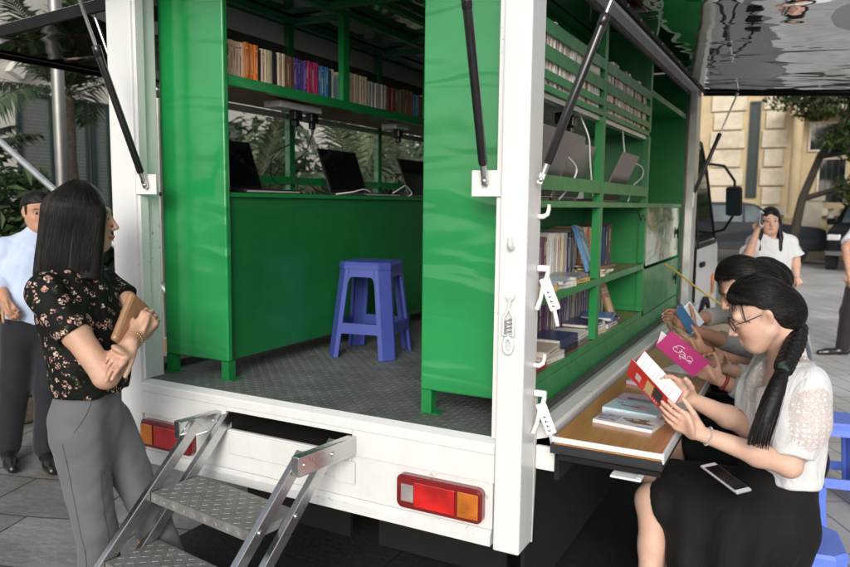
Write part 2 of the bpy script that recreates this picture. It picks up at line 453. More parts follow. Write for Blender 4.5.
def paintmat(name, rough=.5, sub=0.0, spec=.5, bump=None, var=.06):
    m, nt, b = newmat(name)
    a = N(nt, 'ShaderNodeVertexColor', layer_name='tone')
    v = coords(nt); nz = N(nt, 'ShaderNodeTexNoise', Scale=24.0, Detail=7.0, Roughness=.65); nt.links.new(v, nz.inputs['Vector'])
    f = ramp(nt, nz.outputs['Fac'], [(.3, 1-var), (.7, 1+var)])
    c = mix(nt, 1.0, a.outputs['Color'], f, 'MULTIPLY')
    n2 = N(nt, 'ShaderNodeTexNoise', Scale=9.0, Detail=3.0); nt.links.new(v, n2.inputs['Vector'])
    c = mix(nt, ramp(nt, n2.outputs['Fac'], [(.42, 0.0), (.72, .30)]), c, mix(nt, 1.0, c, (1.06,.74,.66), 'MULTIPLY'))
    n4 = N(nt, 'ShaderNodeTexVoronoi', Scale=75.0); nt.links.new(v, n4.inputs['Vector'])
    c = mix(nt, ramp(nt, n4.outputs['Distance'], [(.05, .35), (.11, 0.0)]), c, mix(nt, 1.0, c, (.62,.48,.40), 'MULTIPLY'))
    nt.links.new(c, b.inputs['Base Color'])
    nt.links.new(ramp(nt, nz.outputs['Fac'], [(.3, rough-.08), (.7, rough+.1)]), b.inputs['Roughness']); b.inputs['Specular IOR Level'].default_value = spec
    if sub:
        b.inputs['Subsurface Weight'].default_value = sub; b.inputs['Subsurface Radius'].default_value = (1.0,.35,.2); b.inputs['Subsurface Scale'].default_value = .006
    n3 = N(nt, 'ShaderNodeTexNoise', Scale=bump[0], Detail=4.0); nt.links.new(v, n3.inputs['Vector'])
    w = N(nt, 'ShaderNodeMath', operation='MULTIPLY_ADD'); nt.links.new(nz.outputs['Fac'], w.inputs[0]); w.inputs[1].default_value = 1.6; nt.links.new(n3.outputs['Fac'], w.inputs[2])
    bumpn(nt, b, w.outputs[0], bump[1], bump[2])
    return m
M['skin'] = paintmat('skin', .47, .12, .4, bump=(260,.30,.0016), var=.10)
def hairmat(name, stretch, base=(.0055,.0048,.0045)):
    m, nt, b = newmat(name)
    v = coords(nt, scale=stretch); nz = N(nt, 'ShaderNodeTexNoise', Scale=1.0, Detail=5.0, Roughness=.7); nt.links.new(v, nz.inputs['Vector'])
    nt.links.new(ramp(nt, nz.outputs['Fac'], [(.35, tuple(x*.6 for x in base)), (.7, tuple(x*2.0 for x in base))]), b.inputs['Base Color'])
    b.inputs['Roughness'].default_value = .44; b.inputs['Specular IOR Level'].default_value = .22
    bumpn(nt, b, nz.outputs['Fac'], .22, .004)
    return m
def strandmat():
    m, nt, b = newmat('black_hair_strand')
    g = N(nt, 'ShaderNodeNewGeometry')
    nt.links.new(ramp(nt, g.outputs['Random Per Island'], [(0, (.0025,.0022,.002)), (.7, (.007,.006,.0056)), (1, (.020,.016,.014))]), b.inputs['Base Color'])
    nt.links.new(ramp(nt, g.outputs['Random Per Island'], [(0, .35), (1, .6)]), b.inputs['Roughness']); b.inputs['Specular IOR Level'].default_value = .3
    return m
M['hair'] = hairmat('black_hair', (300,300,12)); M['hairx'] = hairmat('black_hair_swept', (40,240,240)); M['strand'] = strandmat()
def cloth(name, base, scale=420, strength=.25, var=.08, rough=.8, wr=(9,.35,.012), sheen=.2):
    m, nt, b = newmat(name)
    v = coords(nt); nz = N(nt, 'ShaderNodeTexNoise', Scale=11.0, Detail=5.0); nt.links.new(v, nz.inputs['Vector'])
    nt.links.new(ramp(nt, nz.outputs['Fac'], [(.3, tuple(x*(1-var) for x in base)), (.7, tuple(min(1, x*(1+var)) for x in base))]), b.inputs['Base Color'])
    b.inputs['Roughness'].default_value = rough; b.inputs['Sheen Weight'].default_value = sheen; b.inputs['Specular IOR Level'].default_value = .25
    vv = coords(nt, scale=(1,1,.45)); n2 = N(nt, 'ShaderNodeTexNoise', Scale=wr[0], Detail=3.0, Distortion=1.4); nt.links.new(vv, n2.inputs['Vector'])
    n3 = N(nt, 'ShaderNodeTexNoise', Scale=scale, Detail=2.0); nt.links.new(v, n3.inputs['Vector'])
    a = N(nt, 'ShaderNodeMath', operation='MULTIPLY_ADD'); nt.links.new(n3.outputs['Fac'], a.inputs[0]); a.inputs[1].default_value = .05*strength/.25; nt.links.new(n2.outputs['Fac'], a.inputs[2])
    bumpn(nt, b, a.outputs[0], wr[1], wr[2])
    return m
M['grey_trouser'] = cloth('grey_trouser_cloth', (.115,.115,.125), var=.08, wr=(6,.3,.012))
M['navy_trouser'] = cloth('charcoal_trouser_cloth', (.012,.013,.018), var=.1)
M['brown_trouser'] = cloth('dark_brown_trouser_cloth', (.020,.016,.015), var=.1)
M['black_cloth'] = cloth('black_skirt_cloth', (.006,.006,.0065), var=.2, wr=(7,.5,.02), sheen=.02)
M['blue_shirt'] = cloth('light_blue_shirt_cloth', (.47,.56,.74), var=.03, wr=(8,.5,.018))
M['white_shirt'] = cloth('white_shirt_cloth', (.63,.64,.65), var=.02, wr=(11,.85,.022))
M['grey_shirt'] = cloth('grey_shirt_cloth', (.30,.30,.29), var=.06)
M['dark_shirt'] = cloth('dark_blue_shirt_cloth', (.05,.06,.09), var=.06)
def floral():
    m, nt, b = newmat('black_floral_chiffon')
    v = coords(nt)
    def layer(scale, lo, hi, pick, off):
        mp = N(nt, 'ShaderNodeMapping'); mp.inputs['Location'].default_value = off; nt.links.new(v, mp.inputs['Vector'])
        nz = N(nt, 'ShaderNodeTexNoise', Scale=70.0, Detail=2.0); nt.links.new(mp.outputs[0], nz.inputs['Vector'])
        ad = N(nt, 'ShaderNodeMix', data_type='RGBA', blend_type='LINEAR_LIGHT'); ad.inputs[0].default_value = .012
        nt.links.new(mp.outputs[0], ad.inputs[6]); nt.links.new(nz.outputs['Color'], ad.inputs[7])
        vo = N(nt, 'ShaderNodeTexVoronoi', Scale=scale, Randomness=1.0); nt.links.new(ad.outputs[2], vo.inputs['Vector'])
        d = ramp(nt, vo.outputs['Distance'], [(lo, 1.0), (hi, 0.0)])
        # clusters: only in patches
        pn = N(nt, 'ShaderNodeTexVoronoi', Scale=pick[0]); nt.links.new(mp.outputs[0], pn.inputs['Vector'])
        p = ramp(nt, pn.outputs['Distance'], [(pick[1], 1.0), (pick[1]+.05, 0.0)])
        mu = N(nt, 'ShaderNodeMath', operation='MULTIPLY'); nt.links.new(d, mu.inputs[0]); nt.links.new(p, mu.inputs[1])
        sp = N(nt, 'ShaderNodeSeparateColor'); nt.links.new(vo.outputs['Color'], sp.inputs[0])
        return mu.outputs[0], sp.outputs[0]
    base = (.0045,.0050,.004)
    f1, c1 = layer(125, .40, .52, (27, .33), (0,0,0))
    f2, c2 = layer(84, .34, .46, (20, .21), (3.1,1.7,.4))
    colr = ramp(nt, c1, [(0, (.62,.50,.40)), (.35, (.50,.20,.17)), (.6, (.62,.55,.46)), (1, (.30,.13,.09))])
    colr2 = ramp(nt, c2, [(0, (.50,.22,.18)), (.5, (.62,.52,.42)), (1, (.45,.16,.13))])
    f3, c3 = layer(45, .25, .33, (12, .40), (7.3,2.2,5.5))
    x = mix(nt, f3, base, (.035,.045,.022)); x = mix(nt, f2, x, colr2); x = mix(nt, f1, x, colr)
    nt.links.new(x, b.inputs['Base Color']); b.inputs['Roughness'].default_value = .75; b.inputs['Specular IOR Level'].default_value = .2
    n2 = N(nt, 'ShaderNodeTexNoise', Scale=9.0, Detail=3.0, Distortion=1.5); nt.links.new(v, n2.inputs['Vector']); bumpn(nt, b, n2.outputs['Fac'], .5, .02)
    return m
M['floral'] = floral()
def lace():
    m, nt, b = newmat('white_lace')
    v = coords(nt)
    a = N(nt, 'ShaderNodeTexVoronoi', Scale=190.0, feature='DISTANCE_TO_EDGE'); nt.links.new(v, a.inputs['Vector'])
    d = N(nt, 'ShaderNodeTexVoronoi', Scale=58.0, Randomness=.2); nt.links.new(v, d.inputs['Vector'])
    net = ramp(nt, a.outputs['Distance'], [(.05, 1.0), (.14, 0.0)])
    dot = ramp(nt, d.outputs['Distance'], [(.26, 1.0), (.36, 0.0)])
    f = N(nt, 'ShaderNodeMath', operation='MAXIMUM'); nt.links.new(net, f.inputs[0]); nt.links.new(dot, f.inputs[1])
    nt.links.new(mix(nt, f.outputs[0], (.53,.43,.39), (.68,.68,.69)), b.inputs['Base Color'])
    b.inputs['Roughness'].default_value = .8
    bumpn(nt, b, f.outputs[0], .5, .003)
    return m
M['lace'] = lace()
# plants, stone, buildings
def leafmat(name, a, bcol, spec=.4, rough=.45, scale=9):
    m, nt, b = newmat(name)
    v = coords(nt); nz = N(nt, 'ShaderNodeTexNoise', Scale=scale, Detail=3.0); nt.links.new(v, nz.inputs['Vector'])
    g = N(nt, 'ShaderNodeNewGeometry')
    mx = N(nt, 'ShaderNodeMath', operation='MULTIPLY_ADD'); nt.links.new(g.outputs['Random Per Island'], mx.inputs[0]); mx.inputs[1].default_value = .5
    hl = N(nt, 'ShaderNodeMath', operation='MULTIPLY'); nt.links.new(nz.outputs['Fac'], hl.inputs[0]); hl.inputs[1].default_value = .5
    nt.links.new(hl.outputs[0], mx.inputs[2])
    nt.links.new(ramp(nt, mx.outputs[0], [(.2, a), (.8, bcol)]), b.inputs['Base Color'])
    b.inputs['Roughness'].default_value = rough; b.inputs['Specular IOR Level'].default_value = spec
    b.inputs['Transmission Weight'].default_value = 0.0
    tr = N(nt, 'ShaderNodeBsdfTranslucent'); nt.links.new(ramp(nt, mx.outputs[0], [(.2, a), (.8, bcol)]), tr.inputs['Color'])
    ms = N(nt, 'ShaderNodeMixShader'); ms.inputs[0].default_value = .3
    out = nt.nodes['Material Output']
    nt.links.new(b.outputs[0], ms.inputs[1]); nt.links.new(tr.outputs[0], ms.inputs[2]); nt.links.new(ms.outputs[0], out.inputs['Surface'])
    return m
M['palm'] = leafmat('palm_leaf', (.018,.040,.016), (.095,.135,.070))
M['palmgrey'] = leafmat('greyish_palm_leaf', (.040,.062,.030), (.15,.19,.10))
M['leaf'] = leafmat('dark_leaf', (.010,.026,.008), (.045,.085,.022))
M['leafy'] = leafmat('yellow_green_leaf', (.04,.07,.012), (.16,.20,.04))
M['leafred'] = leafmat('red_leaf', (.03,.012,.010), (.085,.03,.026))
M['tree'] = leafmat('tree_leaf', (.012,.028,.008), (.07,.11,.025))
M['bark'] = mk('bark', (.032,.025,.020), .9, var=.4, vscale=14, bump=(22,.8,.03), vstretch=(1,1,.3))
M['palmbark'] = mk('palm_bark', (.10,.08,.06), .9, var=.4, vscale=20, bump=(22,.8,.02))
M['cream'] = mk('cream_plaster', (.52,.41,.25), .85, var=.12, vscale=2, bump=(40,.2,.005), dirt=(1.5,.52,(.40,.30,.19),.5))
M['creamlight'] = mk('pale_quoin_plaster', (.62,.55,.43), .85, var=.12, vscale=3, dirt=(1.2,.5,(.36,.28,.18),.55))
M['wallwhite'] = mk('white_plaster', (.62,.60,.55), .85, var=.06, vscale=2, dirt=(1.5,.5,(.38,.36,.31),.5))
M['shutter'] = mk('dark_green_shutter', (.016,.034,.032), .5, var=.2)
M['slat'] = mk('grey_green_louvre', (.22,.25,.235), .6, var=.1)
M['glass'] = mk('dark_window_glass', (.02,.022,.024), .06, var=.2, spec=.8)
M['stone'] = mk('planter_stone', (.16,.125,.09), .9, var=.35, vscale=12, bump=(28,.6,.02), dirt=(3,.5,(.05,.055,.03),.6))
M['soil'] = mk('soil', (.05,.04,.028), .95, var=.4, vscale=30, bump=(60,.8,.02))
M['carpaint'] = mk('dark_grey_car_paint', (.030,.033,.040), .5, 0, var=.05, spec=.08)
M['carblack'] = mk('black_car_paint', (.008,.009,.011), .55, 0, var=.1, spec=.08)
M['tyre'] = mk('tyre_rubber', (.016,.016,.016), .8, var=.3)
M['rim'] = mk('wheel_rim', (.5,.5,.5), .3, .9, var=.1)
M['carglass'] = mk('car_glass_painted_sky', (.10,.12,.13), .5, var=.35, vscale=1.5, spec=.06)  # pale grey base paints the reflected sky into the glass
M['headlight'] = mk('headlight_glass', (.7,.7,.7), .08, .3, var=.1, coat=1)
def paving(name, w, h, cols, mortar, rot, noise_amt, rough, scale_var=2.2, bumpd=.012, offset=.5, tint=None):
    m, nt, b = newmat(name)
    v = coords(nt, rot=(0,0,rot))
    nz = N(nt, 'ShaderNodeTexNoise', Scale=1.3, Detail=2.0); nt.links.new(v, nz.inputs['Vector'])
    ad = N(nt, 'ShaderNodeMix', data_type='RGBA', blend_type='LINEAR_LIGHT'); ad.inputs[0].default_value = noise_amt
    nt.links.new(v, ad.inputs[6]); nt.links.new(nz.outputs['Color'], ad.inputs[7])
    br = N(nt, 'ShaderNodeTexBrick', offset=offset, squash=1.0)
    br.inputs['Scale'].default_value = 1.0; br.inputs['Brick Width'].default_value = w; br.inputs['Row Height'].default_value = h
    br.inputs['Mortar Size'].default_value = .006; br.inputs['Mortar Smooth'].default_value = .3; br.inputs['Bias'].default_value = 0.0
    br.inputs['Color1'].default_value = (0,0,0,1); br.inputs['Color2'].default_value = (1,1,1,1); br.inputs['Mortar'].default_value = (.5,.5,.5,1)
    nt.links.new(ad.outputs[2], br.inputs['Vector'])
    tone = ramp(nt, br.outputs['Color'], [(0, cols[0]), (.5, cols[1]), (1, cols[2])])
    n2 = N(nt, 'ShaderNodeTexNoise', Scale=scale_var, Detail=8.0, Roughness=.65); nt.links.new(v, n2.inputs['Vector'])
    tone = mix(nt, 1.0, tone, ramp(nt, n2.outputs['Fac'], [(.25, .55), (.75, 1.35)]), 'MULTIPLY')
    if tint:
        n5 = N(nt, 'ShaderNodeTexNoise', Scale=3.1, Detail=5.0); nt.links.new(v, n5.inputs['Vector'])
        tone = mix(nt, ramp(nt, n5.outputs['Fac'], [(.52, 0.0), (.66, .6)]), tone, tint)
    cc = mix(nt, br.outputs['Fac'], tone, mortar)
    nt.links.new(cc, b.inputs['Base Color']); b.inputs['Roughness'].default_value = rough
    n4 = N(nt, 'ShaderNodeTexNoise', Scale=26.0, Detail=6.0); nt.links.new(v, n4.inputs['Vector'])
    s = N(nt, 'ShaderNodeMath', operation='MULTIPLY_ADD'); nt.links.new(br.outputs['Fac'], s.inputs[0]); s.inputs[1].default_value = -1.2; nt.links.new(n4.outputs['Fac'], s.inputs[2])
    bumpn(nt, b, s.outputs[0], .5, bumpd)
    return m
M['shade'] = paving('painted_shade_tiles', .40, .40, [(.011,.011,.012), (.015,.015,.016), (.018,.018,.019)], (.005,.005,.005), 0.0, .01, .7)  # under-truck shadow painted as near-black tiles
M['slab'] = paving('shade_toned_slabs', .62, .46, [(.19,.194,.20), (.28,.28,.275), (.23,.238,.248)], (.04,.038,.034), R(-18), .035, .55, tint=(.16,.135,.10))  # slab pattern is its own; the darker tone stands in for shade
M['tile'] = paving('pale_paving_tiles', .40, .20, [(.42,.41,.395), (.50,.49,.47), (.46,.455,.44)], (.20,.19,.175), R(62), .008, .7, 1.0, .004, .5, tint=(.42,.36,.29))
M['asphalt'] = mk('grey_ground', (.14,.138,.13), .85, var=.2, vscale=3, bump=(60,.3,.006))
M['hairtie'] = mk('dark_green_hair_tie', (.012,.045,.03), .7, var=.3, vscale=90, bump=(200,.5,.002))
M['frame'] = mk('dark_brown_spectacle_frame', (.03,.012,.012), .2, var=.2)
M['seam'] = cloth('grey_trouser_seam', (.06,.06,.066), var=.1)
M['edgegrey'] = mk('dark_grey_edge_band', (.02,.022,.026), .45, var=.2)

# ------------------------------------------------------------------ setting
g = MB().quad((-300,-300,-.012), (300,-300,-.012), (300,300,-.012), (-300,300,-.012))
solo('ground', g, M['asphalt'], kind='structure')
solo('paving_dark', MB().quad((-4.0,-6,-.006), (-.35,-6,-.006), (-.35,7.0,-.006), (-4.0,7.0,-.006)), M['slab'], kind='structure')
solo('pavement', MB().quad((-.35,-6,0), (9,-6,0), (9,23.0,0), (-.35,23.0,0)), M['tile'], kind='structure')
solo('shade_sheet', MB().quad((-1.80,.02,.004), (.66,.02,.004), (.66,5.5,.004), (-1.80,5.5,.004)), M['shade'], kind='structure')  # sheet standing in for the shadow under truck and table
# a few fallen leaves
def leaf_bm(s):
    m = MB(); n = 7
    vs = []; 
    for i in range(n):
        t = i/(n-1); w = s*.32*math.sin(math.pi*min(1, t*1.02))**.8; y = (t-.5)*s
        vs += [(-w, y, .012*math.sin(3*t)+.006), (0, y, .004), (w, y, .014*math.sin(2.4*t)+.004)]
    fs = []
    for i in range(n-1):
        for j in range(2): fs.append((i*3+j, i*3+j+1, i*3+j+4, i*3+j+3))
    return m.add(vs, fs)
lf = solo('fallen_leaf', leaf_bm(.15), M['leafy'], 'curled yellow-green leaf lying on the dark slabs beside the grey trousers', 'leaf')
lf.location = (-2.33, .28, -.002); lf.rotation_euler = (0,0,R(-70))

def louvre_shutter(mb_f, mb_s, x, y0, y1, z0, z1):
    t = .06
    mb_f.box((x, y0, z0), (x+.05, y0+t, z1)); mb_f.box((x, y1-t, z0), (x+.05, y1, z1))
    mb_f.box((x, y0+t, z0), (x+.05, y1-t, z0+t)); mb_f.box((x, y0+t, z1-t), (x+.05, y1-t, z1))
    n = int((z1-z0-2*t)/.055)
    for i in range(n):
        z = z0+t+(i+.5)*(z1-z0-2*t)/n
        mb_s.bar((x+.012, y0+t, z), (x+.012, y1-t, z), .012, .05, up=(.5,0,1))
# white villa beyond the garden (its front runs along the lane)
vb = thing('villa', 'white plastered villa with dark green louvred shutters behind the palms', 'building', (-12,6,0))
w = MB(); X0 = -10.0
w.box((-16, -3, 0), (X0, 14, 5.6)); part('wall', w, M['wallwhite'], vb)
w = MB()
for z in (5.6,): w.box((-16.2,-3.2,z), (X0+.35, 14.2, z+.25)); w.box((-16.1,-3.1,z+.25), (X0+.2,14.1,z+.5))
w.box((X0+.002, -3, 3.75), (X0+.12, 14, 3.95)); w.box((X0+.003,-3,0), (X0+.08,14,.7))
part('cornice', w, M['wallwhite'], vb)
# arched hood moulding over the shuttered window
w = MB(); pts = []
for i in range(13):
    a = math.pi*(.06+.88*i/12); pts.append((X0+.08, 6.15-1.25*math.cos(a), 3.28+.75*math.sin(a)))
for i in range(12): w.bar(pts[i], pts[i+1], .2, .16, up=(1,0,0))
part('window_hood', w, M['wallwhite'], vb)
for (y0, lab) in ((4.95, None), (5.83, None), (6.25, None), (8.6, None), (9.3, None)):
    f = MB(); s = MB(); louvre_shutter(f, s, X0+.004, y0, y0+(.36 if y0 in (5.83, 6.25) else .6), 1.2, 3.2)
    fo = part('shutter', f, M['shutter'], vb); part('louvre', s, M['slat'], fo)
w = MB(); w.box((X0+.003, 5.56, 1.2), (X0+.01, 5.82, 3.2)); part('pane', w, M['glass'], vb)

# colonial building across the street
cb = thing('colonial_building', 'cream and yellow colonial building with pale quoins across the street', 'building', (2,30,0))
YF = 28.0
w = MB(); w.box((-8, YF, 0), (14, YF+8, 9)); part('wall', w, M['cream'], cb)
def quoin(x0, x1, z0, z1, n):
    h = (z1-z0)/n
    for i in range(n):
        q = MB(); sh = .1 if i % 2 else 0.0
        q.box((x0-sh, YF-.12, z0+i*h+.03), (x1-(.0 if i%2 else .12), YF-.003, z0+(i+1)*h-.03), bev=.03); part('quoin', q, M['creamlight'], cb)
for (x0, x1) in ((-2.75,-1.62), (-.95,-.2), (2.3,3.0), (5.6,6.3)): quoin(x0, x1, 1.65, 7.2, 8)
w = MB()
w.box((-8.1, YF-.25, 1.3), (14.1, YF-.004, 1.6)); w.box((-8.1, YF-.35, 7.2), (14.1, YF-.004, 7.5)); w.box((-8.2,YF-.55,7.5), (14.2,YF-.004,7.75))
w.box((.0, YF-1.6, 4.9), (9, YF-.004, 5.15)); w.box((-.1,YF-1.8,5.15), (9.1,YF-.004,5.35))
part('cornice', w, M['creamlight'], cb)
for (x0, x1, z0, z1) in ((-1.44,-1.20,2.0,5.4), (.55,1.75,3.65,4.55), (.9,1.7,1.7,3.3), (3.4,4.6,2,4.6), (6.8,8,2,4.6), (-5.4,-4.2,2,5)):
    f = MB(); t = .07
    f.box((x0-t,YF-.08,z0-t), (x0,YF-.002,z1+t)); f.box((x1,YF-.08,z0-t), (x1+t,YF-.002,z1+t)); f.box((x0,YF-.08,z1), (x1,YF-.002,z1+t)); f.box((x0,YF-.1,z0-t), (x1,YF-.002,z0))
    fo = part('window_frame', f, M['creamlight'] if x0 > 0 else M['shutter'], cb)
    p = MB(); p.box((x0,YF-.02,z0), (x1,YF-.005,z1)); part('pane', p, M['glass'] if x0 > -1 or x0 < -3 else M['shutter'], fo)
    if x0 < -1: continue
    b_ = MB(); n = max(2, int((x1-x0)/.17))
    for i in range(1, n): b_.box((x0+(x1-x0)*i/n-.012,YF-.06,z0), (x0+(x1-x0)*i/n+.012,YF-.04,z1))
    part('grille', b_, M['shutter'], fo)
# columns of the portico
for x in (.15, 2.05, 4.4):
    c = MB(); c.cyl((x,YF-1.3,1.3), (x,YF-1.3,4.9), .2, 18, r2=.17); c.box((x-.26,YF-1.56,4.74), (x+.26,YF-1.04,4.895)); c.box((x-.26,YF-1.56,1.2), (x+.26,YF-1.04,1.36)); part('column', c, M['cream'], cb)
# balustrade in front
bt = thing('balustrade', 'weathered cream balustrade wall with squat balusters beside the tree', 'balustrade', (3,23.4,0))
YB = 23.3
w = MB(); w.box((.75,YB,0), (9,YB+.3,1.0)); w.box((.8,YB-.05,1.56), (9,YB+.35,1.74)); part('base_wall', w, M['cream'], bt)
w = MB(); w.box((.5,YB-.1,0), (1.02,YB+.42,1.8)); w.box((.44,YB-.16,1.8), (1.08,YB+.48,1.95)); part('pier', w, M['creamlight'], bt)
for i in range(16):
    x = 1.25+i*.34; b_ = MB(); b_.tube([(x,YB+.15,1.0),(x,YB+.15,1.08),(x,YB+.15,1.2),(x,YB+.15,1.34),(x,YB+.15,1.46),(x,YB+.15,1.56)], [.09,.07,.12,.09,.055,.09], 10)
    part('baluster', b_, M['creamlight'], bt)

# ------------------------------------------------------------------ vegetation
def frond(mb, base, dirv, L, droop, nl, lw, ll, rs, up=(0,0,1), rach=.012):
    d = V(dirv).normalized(); pts = []; p = V(base); seg = 14
    dd = d.copy()
    for i in range(seg+1):
        pts.append(p.copy()); p = p+dd*(L/seg); dd = (dd+V((0,0,-droop/seg*(.4+1.2*i/seg)))).normalized()
    mb.tube(pts, [rach*(1-.8*i/seg) for i in range(seg+1)], 5, 0, caps=False)
    for i in range(nl):
        t = .12+.88*i/nl; f = t*seg; k = min(seg-1, int(f)); u = f-k
        q = pts[k].lerp(pts[k+1], u); tg = (pts[k+1]-pts[k]).normalized()
        sd = tg.cross(V(up)); 
        if sd.length < 1e-3: sd = V((1,0,0))
        sd.normalize(); nn = sd.cross(tg)
        lenf = ll*(math.sin(math.pi*(.12+.86*t))**.7)*rs.uniform(.85, 1.1)
        for s in (-1, 1):
            ld = (sd*s*.85+tg*.65+nn*rs.uniform(-.15,.2)).normalized()
            e = q+ld*lenf+V((0,0,-lenf*rs.uniform(.15,.55))); m_ = q+ld*lenf*.5+V((0,0,-lenf*.03))
            wv = ld.cross(nn).normalized()*lw*.5
            mb.add([q-wv*.5, q+wv*.5, m_+wv, m_-wv, e], [(0,1,2,3), (3,2,4)])
def palm(name, label, base, h, n, L, seed, mat, tilt=(0,0), group=None, nl=44, el=(10,80), ll=.42, lw=.03, az=None):
    rs = random.Random(seed)
    t = thing(name, label, 'palm tree', base, 0, group)
    b = V(base); top = b+V((tilt[0], tilt[1], h))
    tr = MB(); pts = [b.lerp(top, i/8)+V((.02*math.sin(i), .02*math.cos(i*1.3), 0)) for i in range(9)]
    tr.tube(pts, [.11-.03*i/8+(.012 if i%2 else 0) for i in range(9)], 10); part('trunk', tr, M['palmbark'], t)
    cr = MB()
    for i in range(n):
        a = 2*math.pi*i*.381966+rs.uniform(-.25,.25) if az is None else R(rs.uniform(*az))
        e = R(rs.uniform(*el)); d = (math.cos(a)*math.cos(e), math.sin(a)*math.cos(e), math.sin(e))
        frond(cr, top, d, L*rs.uniform(.8,1.1), rs.uniform(1.0,1.9), nl, lw, ll, rs)
    part('crown', cr, mat, t)
    return t
palm('palm_tree', 'tall palm with drooping green fronds in front of the white villa', (-6.9,3.55,0), 2.75, 15, 1.5, 3, M['palm'])
palm('palm_tree', 'low dark palm left of the steel pole behind the man', (-6.9,2.35,0), 1.75, 16, 1.05, 15, M['palm'], ll=.34)
palm('palm_tree', 'tall palm with its crown above the far side flap', (-8.6,6.0,0), 4.6, 14, 1.7, 5, M['palm'])
palm('palm_tree', 'greyish palm seen through the truck window above the first laptop', (-4.6,4.1,0), 1.35, 15, 1.6, 8, M['palmgrey'], ll=.38)
palm('palm_tree', 'greyish palm seen through the truck window behind the middle laptop', (-4.3,5.6,0), 1.55, 16, 1.7, 9, M['palmgrey'], ll=.40)
palm('palm_tree', 'greyish palm seen through the truck window behind the farthest laptop', (-4.6,7.3,0), 1.75, 16, 1.9, 10, M['palmgrey'], ll=.42)
def leafcloud(mb, c, r, n, size, rs, shell=.45, flat=1.0):
    for i in range(n):
        while True:
            p = V((rs.uniform(-1,1), rs.uniform(-1,1), rs.uniform(-1,1)))
            if shell < p.length < 1: break
        q = V((c[0]+p.x*r[0], c[1]+p.y*r[1], c[2]+p.z*r[2]))
        nrm = (p.normalized()+V((rs.uniform(-.8,.8), rs.uniform(-.8,.8), rs.uniform(-.3,1)))).normalized()
        a = nrm.orthogonal().normalized(); a.rotate(Matrix.Rotation(rs.uniform(0,6.28), 3, nrm)); b = nrm.cross(a)
        s = size*rs.uniform(.6,1.3); k = .36*s
        mb.add([q-a*s*.5, q-b*k*.5+nrm*.1*s, q+a*s*.55, q+b*k*.5+nrm*.1*s], [(0,1,2,3)])
def shrub(label, base, r, n, size, mat, seed, cat='shrub', group=None, name='shrub', lobes=6):
    rs = random.Random(seed); t = thing(name, label, cat, base, 0, group)
    cr = MB(); st = MB()
    for i in range(lobes):
        a = rs.uniform(0,6.28); c = (base[0]+math.cos(a)*r[0]*.5*rs.random(), base[1]+math.sin(a)*r[1]*.5*rs.random(), base[2]+r[2]*rs.uniform(.35,1.5))
        leafcloud(cr, c, (r[0]*rs.uniform(.45,.7), r[1]*rs.uniform(.45,.7), r[2]*rs.uniform(.4,.65)), n//lobes, size, rs, .2)
        st.tube([base, (base[0]*.6+c[0]*.4, base[1]*.6+c[1]*.4, base[2]+(c[2]-base[2])*.5), c], [.03,.02,.008], 6)
    part('stem', st, M['bark'], t); part('foliage', cr, mat, t)
    return t
shrub('dense dark shrub growing behind the man in the blue shirt', (-5.4,1.7,.3), (1.0,.9,1.0), 2600, .16, M['leaf'], 21, lobes=9)
shrub('dark shrub below the green shutters under the far side flap', (-6.4,3.2,.3), (1.0,1.0,.55), 1500, .15, M['leaf'], 22, lobes=9)
shrub('dark leafy shrub at the back of the garden', (-7.6,5.2,.3), (.9,.9,.6), 1300, .16, M['leaf'], 24, lobes=8)
shrub('tall dark shrub behind the left window of the truck', (-6.6,6.4,.3), (1.2,1.2,1.35), 2400, .2, M['leaf'], 124, lobes=10)
shrub('tall dark shrub behind the middle window of the truck', (-6.2,8.6,.3), (1.3,1.3,1.5), 2600, .2, M['leaf'], 125, lobes=10)
shrub('tall dark shrub behind the right window of the truck', (-5.6,10.8,.3), (1.4,1.3,1.7), 2600, .22, M['leaf'], 126, lobes=10)
shrub('dark shrub filling the garden behind the palms', (-5.8,7.4,.3), (1.6,1.4,1.0), 2200, .2, M['leaf'], 25, lobes=8)
shrub('broad dark shrub at the far end of the garden', (-4.6,9.6,.2), (1.8,1.2,1.3), 2200, .2, M['leaf'], 26, lobes=8)
shrub('yellow-green low shrub seen past the near corner post', (-4.7,2.9,.32), (.7,.6,.32), 1100, .11, M['leafy'], 27)
shrub('pale green low plant on the planter behind the man', (-4.75,1.35,.40), (.5,.45,.22), 700, .15, M['leafy'], 28)
def cordyline(label, base, h, seed):
    rs = random.Random(seed); t = thing('cordyline', label, 'plant', base, 0, 'red cordylines in the garden')
    st = MB(); st.tube([base, (base[0]+.05, base[1], base[2]+h)], [.025,.015], 7); part('stem', st, M['bark'], t)
    cr = MB(); top = V((base[0]+.05, base[1], base[2]+h))
    for i in range(38):
        a = rs.uniform(0,6.28); e = R(rs.uniform(-10,75)); d = V((math.cos(a)*math.cos(e), math.sin(a)*math.cos(e), math.sin(e)))
        L = rs.uniform(.35,.6); s = d.cross(V((0,0,1))).normalized()*.022; p0 = top-V((0,0,rs.uniform(0,.25)))
        m1 = p0+d*L*.5; e1 = p0+d*L+V((0,0,-.22*L))
        cr.add([p0-s*.4, p0+s*.4, m1+s, m1-s, e1], [(0,1,2,3),(3,2,4)])
    part('foliage', cr, M['leafred'], t)
cordyline('red-leaved cordyline below the green shutters, left one', (-5.6,2.75,.3), 1.15, 31)
cordyline('red-leaved cordyline below the green shutters, middle one', (-5.25,2.9,.3), 1.0, 32)
cordyline('red-leaved cordyline below the green shutters, nearest the post', (-5.1,3.15,.3), 1.2, 33)
pw = thing('planter_wall', 'low mossy brown stone planter wall behind the man', 'planter', (-4.3,3,0))
w = MB()
